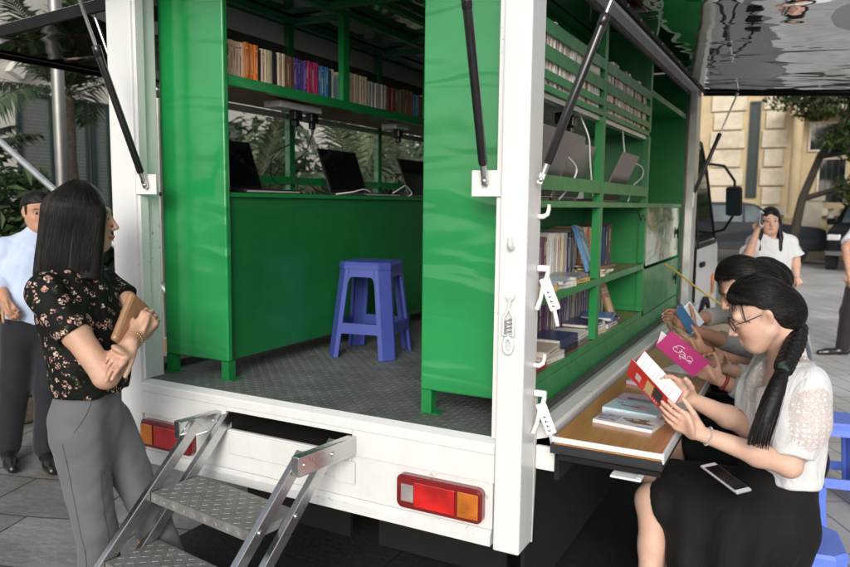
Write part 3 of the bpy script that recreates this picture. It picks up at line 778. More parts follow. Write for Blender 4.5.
for i in range(22):
    y = -2+i*.6
    for k in range(2):
        w.box((-4.35+.01*((i*7+k*3)%3), y+(.3 if k else 0)+.008, .0+.19*k), (-4.05-.012*((i*5+k)%3), y+(.3 if k else 0)+.592, .186+.19*k), bev=.02)
part('stone_course', w, M['stone'], pw)
w = MB(); w.box((-9.8,-3,0), (-4.36,12,.31)); part('soil', w, M['soil'], pw)

def pole(label, p, h, r):
    t = thing('metal_pole', label, 'pole', (p[0],p[1],0))
    m = MB(); m.cyl((p[0],p[1],0), (p[0],p[1],h), r, 18); part('shaft', m, M['pole'], t)
    m = MB(); m.cyl((p[0],p[1],0), (p[0],p[1],.03), r*2.2, 20); m.cyl((p[0],p[1],.03), (p[0],p[1],.09), r*1.4, 18); part('base', m, M['steel'], t)
pole('shiny steel pole standing in front of the villa shutters', (-4.264,1.546), 5.0, .045)
pole('shiny steel pole seen in the gap beside the near corner post', (-3.62,1.90), 5.0, .04)
tp = thing('support_tube', 'thin grey metal tube slanting down behind the man towards the far side of the truck', 'tube', (-1.87,1.0,0))
m = MB(); m.cyl((-1.88,1.0,.62), (-4.9,1.0,2.42), .022, 12); part('tube', m, M['alu'], tp)
m = MB(); m.cyl((-4.9,1.0,0), (-4.9,1.0,3.2), .03, 12); part('upright', m, M['pole'], tp)

# street tree in front of the colonial building
def street_tree(label, base, seed):
    rs = random.Random(seed); t = thing('street_tree', label, 'tree', base)
    tr = MB(); b = V(base)
    main = [b, b+V((.06,.0,.8)), b+V((.2,.1,1.8)), b+V((.55,.3,2.9)), b+V((1.1,.6,3.9)), b+V((1.9,.9,5.0))]
    tr.tube(main, [.19,.125,.10,.092,.08,.05], 12)
    brs = []
    for (i, d, L) in ((4,(.2,-.5,1.0),1.8),(3,(.9,-.4,.1),2.0),(3,(1.0,-.5,.35),2.6),(4,(1.2,-.2,.2),2.6),(4,(-.5,-.8,.25),1.5),(3,(.9,-.9,-.1),2.0),(5,(.3,.2,1.0),2.0),(2,(1.2,-.4,.25),2.6)):
        p = main[i]; dv = V(d).normalized(); e = p+dv*L; m_ = p+dv*L*.5+V((0,0,.15))
        tr.tube([p, m_, e], [.08,.055,.02], 8); brs.append((p, m_, e))
    part('trunk', tr, M['bark'], t)
    cr = MB()
    for (p, m_, e) in brs:
        for c, k in ((m_, .75), (e, 1.0), (p.lerp(e, .78), .8)):
            for j in range(3):
                cc = c+V((rs.uniform(-.7,.7), rs.uniform(-.6,.6), rs.uniform(-.45,.5)))
                leafcloud(cr, cc, (.62*k, .55*k, .36*k), 190, .17, rs, .1)
    part('crown', cr, M['tree'], t)
street_tree('leaning dark tree with hanging leaves in front of the cream building', (.3,19.3,0), 41)
shrub('dark hedge-like shrub behind the balustrade', (2.6,24.6,.9), (1.6,.6,1.0), 1800, .22, M['tree'], 43, lobes=8)
shrub('dark foliage hanging over the balustrade near the black car', (4.6,24.9,1.0), (1.6,.7,1.5), 1800, .22, M['tree'], 44, lobes=8)

# ------------------------------------------------------------------ parked vehicles
def suv(label, base, rotz, L, H, W, paint, group=None):
    t = thing('parked_suv', label, 'suv', base, rotz, group)
    # local: x forward, y to the left, z up
    prof = [(-.5,.42),(-.5,.95),(-.485,1.12),(-.40,1.55),(-.34,1.62),(.02,1.63),(.10,1.57),(.215,1.13),(.25,1.06),(.44,.98),(.485,.90),(.5,.70),(.495,.42),(.46,.36),(-.46,.36)]
    m = MB(); n = len(prof); vs = []
    for s in (-1, 1):
        for (x, z) in prof:
            tz = max(0, (z-1.05)/.6); y = s*W/2*(1-.2*tz)*(1-.10*max(0, (abs(x)-.42)/.08))
            vs.append((x*L, y, z*H/1.63))
    fs = [tuple(range(n))[::-1], tuple(range(n, 2*n))]+[(i,(i+1)%n,n+(i+1)%n,n+i) for i in range(n)]
    m.add(vs, fs); body = m.mesh('body', paint)
    bm = bmesh.new(); bm.from_mesh(body); bmesh.ops.bevel(bm, geom=bm.edges[:], offset=.035, segments=2, affect='EDGES'); bm.to_mesh(body); bm.free()
    part('body', body, paint, t, world=False)
    k = H/1.63
    for s in (-1, 1):
        for (xa, xb, xc, xd) in ((-.455,-.20,-.20,-.375), (-.185,.02,.02,-.185), (.035,.195,.085,.035)):
            g_ = MB(); yb = s*(W/2*.975+.012); yt = s*(W/2*.835+.014)
            z0, z1 = 1.10*k, 1.53*k
            g_.quad((xa*L,yb,z0),(xb*L,yb,z0),(xc*L,yt,z1),(xd*L,yt,z1)); part('window', g_, M['carglass'], t, world=False)
        for xw in (.31,-.30):
            w_ = MB(); w_.cyl((xw*L, s*(W/2-.2), .36), (xw*L, s*(W/2+.02), .36), .36, 24); wo = part('wheel', w_, M['tyre'], t, world=False)
            r_ = MB(); r_.cyl((xw*L, s*(W/2+.018), .36), (xw*L, s*(W/2+.032), .36), .21, 16)
            for i in range(6):
                a = i*math.pi/3; r_.bar((xw*L, s*(W/2+.034), .36), (xw*L+.2*math.cos(a), s*(W/2+.034), .36+.2*math.sin(a)), .05, .02, up=(0,1,0))
            part('rim', r_, M['rim'], wo, world=False)
        h_ = MB(); h_.box((.455*L, s*W*.30, .74*k), (.497*L, s*W*.46, .88*k), bev=.03); part('headlight', h_, M['headlight'], t, world=False)
        mi = MB(); mi.box((.13*L, s*(W/2+.01), 1.08*k), (.17*L, s*(W/2+.2), 1.24*k), bev=.03); part('wing_mirror', mi, paint, t, world=False)
    ws = MB(); ws.quad((.213*L,-W*.40,1.15*k),(.213*L,W*.40,1.15*k),(.108*L+.02,W*.36,1.535*k+.01),(.108*L+.02,-W*.36,1.535*k+.01)); part('windscreen', ws, M['carglass'], t, world=False)
    gr = MB()
    for i in range(4): gr.box((.49*L, -W*.26, (.62+.06*i)*k), (.507*L, W*.26, (.65+.06*i)*k))
    gr.box((.485*L,-W*.46,.40*k), (.512*L,W*.46,.50*k)); part('grille', gr, M['chrome'], t, world=False)
    return t
suv('dark grey SUV parked behind the woman on the phone', (-1.25,21.2,0), R(12), 4.7, 1.72, 1.85, M['carpaint'])
suv('black SUV facing the camera at the edge of the street', (2.35,20.6,0), R(-100), 4.6, 1.72, 1.85, M['carblack'])

# ------------------------------------------------------------------ the library truck (rear face y=0, right side x=0)
TW = 1.816
tk = thing('library_truck', 'white box truck fitted out as a library with its side and rear flaps raised', 'truck', (-.9, 2.6, 0))
def lugs(mb, x0, x1, y0, y1, z, p=.027, L=.019, w=.0045, h=.0009, f=None, mi=0):
    i = 0; y = y0+p/2
    while y < y1:
        j = 0; x = x0+p/2
        while x < x1:
            a = R(45) if (i+j) % 2 else R(-45); c, s = math.cos(a)*L/2, math.sin(a)*L/2; nx, ny = -math.sin(a)*w/2, math.cos(a)*w/2
            b = [(x-c,y-s,z),(x+nx,y+ny,z),(x+c,y+s,z),(x-nx,y-ny,z)]
            t = [(x-c*.7,y-s*.7,z+h),(x+nx*.5,y+ny*.5,z+h),(x+c*.7,y+s*.7,z+h),(x-nx*.5,y-ny*.5,z+h)]
            vs = b+t
            if f: vs = [f(q) for q in vs]
            mb.add(vs, [(4,5,6,7),(0,1,5,4),(1,2,6,5),(2,3,7,6),(3,0,4,7)], mi)
            x += p; j += 1
        y += p; i += 1
fl = MB(); fl.box((-1.74,.032,.79), (-.075,3.55,.835)); lugs(fl, -1.72, -.09, .04, 2.3, .8352); part('floor_plate', fl, M['plate'], tk)
# sill, bumper panels
b = MB()
b.prism([(.031,.838),(.004,.824),(0,.818),(0,.790),(.031,.790)], 0, -1.675, -.0895)
b.box((-1.675,0,.697), (-1.212,.03,.789)); b.box((-.626,0,.697), (-.0895,.03,.789)); b.box((-1.211,0,.772), (-.627,.03,.789))
part('sill', b, M['white'], tk)
b = MB()
b.box((-1.675,.010,.535), (-.096,.03,.6945), bev=.004)
b.prism([(.010,.535),(-.004,.520),(-.004,.486),(.03,.486),(.03,.534)], 0, -1.675, -.097)
b.box((-1.20,.002,.600), (-.635,.0095,.690), bev=.004); b.box((-.70,-.002,.590), (-.615,.0015,.672), bev=.003)
part('bumper_panel', b, M['white'], tk)
b = MB(); b.cyl((-.83,-.022,.665), (-.83,.004,.665), .011, 12); b.cyl((-.83,-.03,.665), (-.83,-.02,.665), .016, 12)
part('bolt', b, M['steel'], tk)
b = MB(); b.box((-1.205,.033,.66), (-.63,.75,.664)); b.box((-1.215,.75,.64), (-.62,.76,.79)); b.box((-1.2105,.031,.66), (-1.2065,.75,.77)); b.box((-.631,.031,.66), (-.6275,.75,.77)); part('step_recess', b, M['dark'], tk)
b = MB()
for i in range(4): b.box((-.80+i*.022,.3,.668), (-.785+i*.022,.32,.765))
part('recess_strip', b, M['woodr'], tk)
# corner posts
for (x0, x1, s) in ((-TW, -1.6755, -1), (-.089, 0, 1)):
    p = MB(); p.box((x0,0,.475), (x1,.125,2.56), bev=.006)
    xi = x1 if s < 0 else x0
    p.box((min(xi, xi-s*.016), .012, .84), (max(xi, xi-s*.016), .05, 2.5))
    xo = -TW if s < 0 else 0.0
    p.prism([(.126,.47),(.126,.97),(.145,.97),(.145,.70),(.128,.47)], 0, xo-.03*(s>0), xo+.03*(s<0))
    po = part('corner_post', p, M['white'], tk)
    # strut bracket with bolts
    bx0, bx1 = (-1.674,-1.56) if s < 0 else (-.186,-.0895)
    k = MB(); k.box((bx0,.002,1.603), (bx1,.008,1.683), bev=.002); bo = part('strut_bracket', k, M['white2'], po)
# hooks and latches along the right post (outer side)
def hook(z, y=.095):
    m = MB(); m.tube([(.001,y,z-.012),(.018,y,z-.012),(.030,y+.004,z-.004),(.033,y+.006,z+.012),(.033,y+.006,z+.026)], [.008,.008,.007,.006,.005], 8)
    part('hook', m, M['white2'], tk)
for z in (1.555, 1.085): hook(z)
m = MB(); m.tube([(-.045,.001,1.452),(-.045,-.018,1.452),(-.043,-.028,1.462),(-.043,-.028,1.482)], [.011,.010,.008,.006], 8); part('hook', m, M['white2'], tk)
def latch(z):
    m = MB()
    m.box((.001,.094,z-.010), (.043,.110,z+.010), bev=.004)
    m.bar((.038,.102,z-.008), (.031,.096,z-.042), .013, .015, up=(0,1,0), bev=.003)
    m.bar((.026,.094,z-.030), (.062,.110,z-.130), .034, .010, up=(.3,-1,.2), bev=.004)
    m.tube([(.026,.094,z-.040),(.018,.091,z-.095),(.008,.089,z-.128),(.003,.089,z-.126)], [.006,.007,.009,.009], 8)
    lo = part('latch', m, M['white2'], tk)
    m = MB()
    m.tube([(.060,.109,z-.126),(.066,.113,z-.155),(.071,.116,z-.180),(.064,.116,z-.182),(.055,.109,z-.130)], .0036, 7); part('loop', m, M['white2'], lo)
    m = MB()
    for i, hgt in enumerate((.9, 1, .8, 1)):   # worn stamped lettering
        c = V((.0425+.0052*i, .0995+.0023*i, z-.074-.0145*i)); 
        m.bar(c+V((-.004,-.0062,0)), c+V((.004*hgt,-.0062,.001)), .0022, .001, up=(0,1,0)); m.bar(c+V((-.004,-.0065,.004)), c+V((-.003,-.0065,-.003)), .002, .001, up=(0,1,0))
    part('stamp', m, M['rubber'], lo)
latch(1.382); latch(.982)
# spring catch on the rear face
m = MB(); m.cyl((-.044,-.001,1.302), (-.044,-.016,1.302), .014, 14); m.cyl((-.044,-.016,1.302), (-.044,-.022,1.302), .007, 10)
m.tube([(-.044,-.012,1.30),(-.047,-.012,1.265),(-.064,-.012,1.235),(-.066,-.012,1.180),(-.030,-.012,1.180),(-.032,-.012,1.235),(-.046,-.012,1.262)], .0042, 8)
so = part('spring_catch', m, M['white2'], tk)
m = MB(); m.tube([(-.049+.011*math.cos(t*.9), -.012-.008*math.sin(t*.9), 1.183+.0017*t) for t in range(0, 30)], .0022, 6); part('spring', m, M['alu'], so)
m = MB(); m.tube([(-.049+.013*math.cos(t*math.pi/8), -.009, 1.148+.024*math.sin(t*math.pi/8)) for t in range(17)], .0065, 8); part('ring', m, M['white2'], so)
# tail lamps
def lamp(x0, x1, z0, z1, order):
    def rr(a0, a1, c0, c1, r, y0, y1, mb):
        pts = []
        for (cx_, cz_, s0) in ((a1-r,c1-r,0),(a0+r,c1-r,90),(a0+r,c0+r,180),(a1-r,c0+r,270)):
            for i in range(5): a = R(s0+i*22.5); pts.append((cx_+r*math.cos(a), cz_+r*math.sin(a)))
        mb.prism(pts, 1, y0, y1)
    m = MB(); rr(x0, x1, z0, z1, .022, -.022, .0095, m); me = m.mesh('lamp', M['lbez'])
    bm = bmesh.new(); bm.from_mesh(me); ed = [e for e in bm.edges if all(v.co.y < -.02 for v in e.verts)]; bmesh.ops.bevel(bm, geom=ed, offset=.008, segments=3, affect='EDGES'); bm.to_mesh(me); bm.free()
    for pl in me.polygons: pl.use_smooth = False
    lo = part('tail_lamp', me, M['lbez'], tk)
    w = x1-x0
    for (a, c, mt, ins) in order:
        m = MB(); m.box((x0+a*w, -.027, z0+.016+ins), (x0+c*w, -.0221, z1-.016-ins), bev=.004); part('lens', m, M[mt], lo)
lamp(-.436, -.121, .556, .672, ((.07,.22,'lclear',.012), (.225,.70,'lred',0), (.735,.965,'lamber',0)))
lamp(-1.690+.02, -1.382, .560, .676, ((.035,.265,'lamber',0), (.30,.775,'lred',0), (.78,.93,'lclear',.012)))
# roof, ceiling, beams
b = MB(); b.box((-TW,.0,2.56), (0,3.66,2.62), bev=.02); part('roof', b, M['white'], tk)
b = MB(); b.box((-1.79,.13,2.545), (-.03,3.6,2.556)); part('ceiling', b, M['mirror'], tk)
b = MB()
b.box((-TW,.126,2.36), (-1.765,3.46,2.405)); b.box((-TW,.126,2.41), (-1.78,3.46,2.55))
b.box((-.052,.126,2.385), (-.004,3.46,2.43)); b.box((-.04,.126,2.435), (-.006,3.46,2.55)); b.box((-1.674,.03,2.50), (-.09,.12,2.558))
part('roof_rail', b, M['white'], tk)
b = MB(); b.box((-1.764,.126,2.335), (-1.75,3.46,2.395)); part('rail_gasket', b, M['gasket'], tk)
b = MB(); b.box((-.066,.126,2.36), (-.053,3.46,2.42)); part('rail_gasket', b, M['gasket'], tk)
b = MB()
for x in (-.05, -1.80): b.box((min(x, x+.05), 3.42, .5), (max(x, x+.05)-.002, 3.62, 2.55))
b.box((-1.79,3.56,.6), (-.06,3.62,2.54)); part('bulkhead', b, M['alu'], tk)
# side sills with gasket strip
for s in (1, -1):
    xo = 0.0 if s > 0 else -TW
    def sx(x): return xo+s*x
    b = MB(); b.prism([(sx(-.045),.845),(sx(.004),.872),(sx(.055),.874),(sx(.06),.862),(sx(.06),.835),(sx(-.045),.80)], 1, .146, 3.56); part('side_sill', b, M['white' if s>0 else 'alu'], tk)
    b = MB(); b.box((sx(-.068),.146,.836), (sx(-.046),3.45,.862)); part('sill_gasket', b, M['gasket'], tk)
# chassis, wheels
b = MB(); b.box((-1.3,.25,.36), (-1.2,5.2,.5)); b.box((-.6,.25,.36), (-.5,5.2,.5)); b.box((-1.75,.14,.60), (-.06,3.55,.655)); b.box((-1.70,.20,.40), (-.16,.26,.48)); b.box((-1.2,.9,.30), (-.6,1.2,.50)); b.box((-1.75,3.0,.4), (-.3,3.3,.6)); part('chassis', b, M['chassis'], tk)
for x in (-.85, -1.6):
    b = MB(); b.box((x,.55,.08), (x+.6,.57,.42)); part('mud_flap', b, M['chassis'], tk)
b = MB(); b.box((-.10,.30,.12), (-.085,3.5,.60)); part('added_shade_panel', b, M['chassis'], tk)  # dark panel added to deepen the shade under the truck
for x in (-.36, -1.46):
    for y in (1.55, 4.35):
        b = MB(); b.tube([(x-.11,y,.36),(x-.10,y,.36),(x+.10,y,.36),(x+.11,y,.36)], [.30,.36,.36,.30], 32); wo = part('wheel', b, M['tyre'], tk)
        b = MB(); xs = x+.112 if x > -1 else x-.112; b.cyl((xs,y,.36), (xs+(.012 if x>-1 else -.012),y,.36), .2, 24); part('rim', b, M['rim'], wo)
# fold-out reading tables
for s in (1, -1):
    xo = 0.0 if s > 0 else -TW
    def sx(x): return xo+s*x
    b = MB(); b.box((sx(.082),.074,.834), (sx(.406),2.95,.858)); t_ = part('reading_table', b, M['wood'], tk, label='oak table flap folded out under the near side shelves' if s > 0 else 'oak table flap folded out on the far side of the truck')
    b = MB(); b.box((sx(.075),.066,.842), (sx(.415),.0735,.8595), bev=.002); b.box((sx(.4065),.0737,.826), (sx(.415),2.95,.8595), bev=.002); part('edge_trim', b, M['white'], t_)
    b = MB(); b.box((sx(.070),.070,.804), (sx(.410),2.945,.8335)); part('underframe', b, M['edgegrey'], t_)
    b = MB(); b.box((sx(.10),.060,.790), (sx(.408),.0695,.806)); b.box((sx(.24),.056,.796), (sx(.404),.060,.806)); part('rail', b, M['rubber'], t_)
    b = MB(); b.bar((sx(.075),.15,.78), (sx(.28),.55,.792), .03, .02); b.box((sx(.001),.130,.72), (sx(.075),.150,.80), bev=.006); part('brace', b, M['white2'], t_)
    b = MB(); b.box((sx(.27),.025,.778), (sx(.36),.09,.785), bev=.002); b.box((sx(.345),.03,.786), (sx(.36),.09,.789)); part('clip', b, M['white2'], t_)
    if s > 0:
        b = MB(); b.box((.07,.12,.70), (.085,2.9,.803)); part('table_skirt', b, M['chassis'], t_)
# raised side flaps with mirror undersides
for s in (1, -1):
    xo = 0.0 if s > 0 else -TW
    def P_(d, y, dz): return (xo+s*d, y, 2.392-.058*d+dz)
    y0, y1 = .10, 3.60
    b = MB(); L = 1.20
    b.add([P_(.012,y0,.006),P_(L,y0,.006),P_(L,y1,.006),P_(.012,y1,.006),P_(.012,y0,.045),P_(L,y0,.045),P_(L,y1,.045),P_(.012,y1,.045)], [(0,3,2,1),(4,5,6,7),(0,1,5,4),(1,2,6,5),(2,3,7,6),(3,0,4,7)])
    fo = part('side_flap', b, M['white'], tk)
    b = MB(); n = 24; vs = []; fs = []
    rs = random.Random(5+s)
    for i in range(n+1):
        for j in range(n+1):
            d = .03+(L-.045)*i/n; y = y0+.02+(y1-y0-.04)*j/n
            vs.append(P_(d, y, .0045+.0012*math.sin(5*d+2.2*y)+.0010*math.sin(3.1*y-4*d+1)))
    for i in range(n):
        for j in range(n): a = i*(n+1)+j; fs.append((a, a+1, a+n+2, a+n+1))
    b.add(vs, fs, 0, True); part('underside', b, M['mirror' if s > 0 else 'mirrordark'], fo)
    b = MB()
    b.bar(P_(.01,y0-.008,.012), P_(L,y0-.008,.012), .016, .050); b.bar(P_(.01,y1+.008,.012), P_(L,y1+.008,.012), .016, .062); b.bar(P_(L+.008,y0-.016,.012), P_(L+.008,y1+.016,.012), .016, .062)
    b.bar(P_(.022,y0,-.001), P_(.022,y1,-.001), .018, .012)
    part('rubber_edge', b, M['rubber'], fo)
    for j in range(13): b = MB(); q = P_(.036, y0+.15+j*.26, .001); b.ball(q, (.005,.005,.003), u=8, w=5); part('rivet', b, M['alu'], fo)
# rear flap raised overhead
b = MB(); b.add([(-1.80,-.012,2.56),(-.016,-.012,2.56),(-.016,-.43,2.616),(-1.80,-.43,2.616),(-1.80,-.012,2.60),(-.016,-.012,2.60),(-.016,-.43,2.656),(-1.80,-.43,2.656)], [(0,3,2,1),(4,5,6,7),(0,1,5,4),(1,2,6,5),(2,3,7,6),(3,0,4,7)])
fo = part('rear_flap', b, M['white'], tk)
b = MB(); b.add([(-1.78,-.03,2.558),(-.036,-.03,2.558),(-.036,-.42,2.609),(-1.78,-.42,2.609)], [(0,1,2,3)]); part('underside', b, M['mirror'], fo)
# gas struts
def strut(a, e, frac=.52, r=.014):
    a = V(a); e = V(e); d = (e-a).normalized()
    m = MB(); q0 = a+d*.05; q1 = a+(e-a)*frac
    m.tube([q0, q0+d*.006, q1-d*.006, q1], [r*.8, r, r, r*.85], 14); m.tube([q1-d*.03, q1-d*.028, q1+d*.008, q1+d*.01], [r*.95, r*1.12, r*1.12, r*.8], 14)
    so = part('gas_strut', m, M['strutb'], tk)
    m = MB(); m.cyl(q1+d*.01, e, .0065, 10); part('rod', m, M['chrome'], so)
    m = MB(); m.cyl(a+d*.018, q0, .010, 10); m.ball(a, .012, u=10, w=7); m.bar(a-d*.012, a+d*.02, .016, .016); part('ball_joint', m, M['steel'], so)
    m = MB(); m.ball(e, .012, u=10, w=7); part('ball_joint', m, M['steel'], so)
strut((-1.604,-.012,1.640), (-1.625,-.385,2.592), .52)
strut((-.136,-.012,1.650), (-.100,-.385,2.592), .52)
strut((.022,.05,1.655), (.275,.105,2.365), .66)
strut((-.02,3.47,1.63), (.24,3.55,2.365), .62)
strut((-1.80,.205,1.665), (-2.03,.118,2.37), .62, .012)
# lower side bracket plates at the far post
b = MB(); b.box((-.01,3.425,1.57), (.004,3.50,1.68), bev=.003); part('strut_bracket', b, M['alu'], tk)
# cab
b = MB()
prof = [(3.68,.48),(3.68,2.20),(3.80,2.26),(4.35,2.24),(4.72,1.98),(5.12,1.42),(5.32,1.22),(5.38,.95),(5.38,.48)]
vs = []; n = len(prof)
for x in (-1.79, -.012):
    for (y, z) in prof:
        tz = max(0, (z-1.2)/1.0)*.10; vs.append((x+(tz if x < -1 else -tz), y, z))
b.add(vs, [tuple(range(n))[::-1], tuple(range(n, 2*n))]+[(i,(i+1)%n,n+(i+1)%n,n+i) for i in range(n)])
me = b.mesh('cab', M['white']); bm = bmesh.new(); bm.from_mesh(me); bmesh.ops.bevel(bm, geom=bm.edges[:], offset=.03, segments=3, affect='EDGES'); bm.to_mesh(me); bm.free()
co = part('cab', me, M['white'], tk)
def side(y, z, off): return (-.012-max(0, (z-1.2)/1.0)*.10+off, y, z)
d = MB(); d.add([side(3.85,.62,.006),side(4.98,.62,.006),side(5.10,1.25,.006),side(3.85,1.25,.006)], [(0,1,2,3)])
d.add([side(3.85,.62,.002),side(4.98,.62,.002),side(5.10,1.25,.002),side(3.85,1.25,.002)], [(3,2,1,0)])
do = part('door', d, M['white'], co)
d = MB(); q = [(3.92,1.30),(4.98,1.30),(4.62,1.88),(4.40,2.05),(3.92,2.05)]
d.add([side(y,z,.006) for y,z in q], [(0,1,2,3,4)]); part('window', d, M['glass'], co)
d = MB(); q = [(3.88,1.27),(5.03,1.27),(4.66,1.90),(4.42,2.09),(3.88,2.09)]
for i in range(5): d.bar(side(*q[i],.010), side(*q[(i+1)%5],.010), .035, .012, up=(1,0,0))
part('window_seal', d, M['rubber'], co)
d = MB(); d.box((-.004,4.0,1.10), (.020,4.16,1.14), bev=.006); part('handle', d, M['rubber'], do)
d = MB(); d.box((-.006,4.85,.80), (.012,5.0,.98), bev=.01); part('side_lamp', d, M['lamber'], co)
d = MB(); d.box((-.01,3.95,.50), (.012,4.80,.60), bev=.01)
for i in range(10):
    a0 = math.pi*i/10; a1 = math.pi*(i+1)/10
    d.bar((.004,4.35+.43*math.cos(a0),.38+.43*math.sin(a0)), (.004,4.35+.43*math.cos(a1),.38+.43*math.sin(a1)), .05, .03, up=(1,0,0))
part('wheel_arch', d, M['rubber'], co)
d = MB(); d.tube([side(4.75,1.95,.01), (.06,4.75,1.93), (.15,4.74,1.80), (.16,4.73,1.66)], .012, 8); part('mirror_arm', d, M['rubber'], co)
d = MB(); d.tube([side(4.85,1.35,.01),(.08,4.8,1.38),(.15,4.74,1.50)], .012, 8); part('mirror_arm', d, M['rubber'], co)
Mt = Matrix.Translation(V((.155,4.70,1.625))) @ Matrix.Rotation(R(-12), 4, 'Z') @ Matrix.Rotation(R(8), 4, 'X')
d = MB(); d.box((-.068,-.02,-.125), (.068,.035,.125), bev=.03, M=Mt); mh = part('mirror_housing', d, M['rubber'], co)
d = MB(); d.box((-.058,-.0235,-.113), (.058,-.0205,.113), bev=.0, M=Mt); part('mirror_glass', d, M['mirrorglass'], mh)
# yellow cable running from the side shelf
m = MB(); m.tube([(-.06,2.75,1.21),(-.02,2.85,1.17),(.06,3.0,1.08),(.16,3.1,.99),(.26,3.15,.92),(.34,3.12,.866),(.38,3.0,.864)], .006, 8)
solo('yellow_cable', m, M['ycable'], 'yellow cable drooping from the side shelves to the oak table flap', 'cable')

# ------------------------------------------------------------------ fold-down steps
st = thing('folding_steps', 'folding stainless steel steps with chequer treads hanging from the rear of the truck', 'steps', (-1.245,.045,0), R(-8))
MS = MATRIX[st.name]
for x in (0.0, .62):
    m = MB(); m.box((x-.017,-.235,.700), (x+.017,.32,.768), bev=.004); ao = part('arm', m, M['steel'], st, world=False)
    m = MB()
    for y in (-.205, -.075): m.cyl((x+.017,y,.735), (x+.021,y,.735), .009, 10); m.cyl((x-.017,y,.735), (x-.021,y,.735), .009, 10)
    part('rivet', m, M['steel'], ao, world=False)
sl = 1.03; 
for x, sgn in ((0.0, 1), (.62, -1)):
    for y in (-.19, -.035):
        xo = x+sgn*.032
        dz = .735-.03; m = MB(); m.bar((xo, y+.02, .755), (xo, y-dz/sl, .03), .026, .040, up=(0,1,.9), bev=.002); so = part('stringer', m, M['steel'], st, world=False)
        m = MB()
        for z in (.555, .37, .185): yy = y-(.735-z)/sl; m.cyl((xo-sgn*.013,yy,z), (xo-sgn*.018,yy,z), .009, 10)
        part('rivet', m, M['steel'], so, world=False)
        m = MB(); m.box((xo-.02, y-.705/sl-.03, .0), (xo+.02, y-.705/sl+.03, .03), bev=.004); part('foot', m, M['rubber'], so, world=False)
for z in (.555, .37, .185):
    yf = -.205-(.735-z)/sl; yb = -.0-(.735-z)/sl
    m = MB(); x0, x1 = .048, .572
    m.box((x0,yf,z-.004), (x1,yb,z)); m.box((x0,yf,z-.035), (x1,yf+.004,z-.0042)); m.box((x0,yb-.004,z-.030), (x1,yb,z-.0042)); m.box((x0,yf+.0042,z-.03),(x0+.004,yb-.0042,z-.0042)); m.box((x1-.004,yf+.0042,z-.03),(x1,yb-.0042,z-.0042))
    lugs(m, x0+.004, x1-.004, yf+.004, yb-.002, z+.0001, p=.028, L=.022, w=.005, h=.0013)
    lugs(m, x0+.004, x1-.004, z-.033, z-.004, 0, p=.028, L=.022, w=.006, h=.002, f=lambda q, yf=yf: (q[0], yf-.0001-q[2], q[1]))
    part('tread', m, M['tread'], st, world=False)

# ------------------------------------------------------------------ far-side bookcase with computer counter
bl = thing('bookcase', 'green steel bookcase over a closed computer counter on the far side of the truck', 'bookcase', (-1.55,1.8,.835))
YE = 3.3
b = MB(); b.box((-1.712,.17,.915), (-1.352,.198,2.52), bev=.006); eo = part('end_panel', b, M['green'], bl)
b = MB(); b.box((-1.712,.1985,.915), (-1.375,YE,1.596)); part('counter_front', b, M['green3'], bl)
b = MB(); b.box((-1.76,.1985,1.598), (-1.362,YE,1.616)); part('counter_top', b, M['green2'], bl)
for x in (-1.692, -1.374):
    for y in (.19, 1.7, 3.2):
        b = MB(); b.box((x-.02,y-.018,.84), (x+.02,y+.022,.914)); b.box((x-.035,y-.02,.836), (x+.045,y+.035,.8395)); part('leg', b, M['green2'], bl)
b = MB(); b.box((-1.755,.1985,2.056), (-1.382,YE,2.074)); so = part('shelf', b, M['woodr'], bl)
b = MB(); b.box((-1.381,.1985,2.046), (-1.358,YE,2.090), bev=.003); part('shelf_edge', b, M['green'], so)
b = MB(); b.box((-1.778,.1985,2.02), (-1.757,YE,2.05)); part('back_strip', b, M['white2'], so)
for y in (1.10, 2.005, 2.9):
    b = MB(); b.box((-1.772,y-.022,1.617), (-1.74,y+.022,2.055)); b.box((-1.772,y-.022,2.075), (-1.74,y+.022,2.535)); part('post', b, M['green'], bl)
for y in (1.055, 1.955, 2.85):
    b = MB(); b.box((-1.392,y-.026,2.091), (-1.360,y+.026,2.50)); part('post', b, M['green'], bl)
b = MB()
b.box((-1.395,.1985,2.501), (-1.358,YE,2.535)); b.box((-1.775,.1985,2.505), (-1.7725,YE,2.54)); b.box((-1.739,.1985,2.505), (-1.71,YE,2.538))
for y in (1.10, 2.005, 2.9): b.box((-1.7095,y-.02,2.506), (-1.396,y+.02,2.533))
b.box((-1.739,.1985,1.672), (-1.72,YE,1.712))
part('rail', b, M['green'], bl)
# ceiling frame of green bars above the aisle
b = MB()
for x in (-1.12, -.80): b.box((x,.2,2.505), (x+.035,YE,2.535))
for y in (.9, 1.75, 2.6): b.box((-1.357,y,2.506), (-.45,y+.035,2.534))
part('ceiling_frame', b, M['green2'], bl)
for y in (.70, .865, 1.75):
    b = MB(); b.box((-1.53,y-.078,2.014), (-1.43,y+.078,2.044), bev=.004); part('socket_box', b, M['white2'], bl)

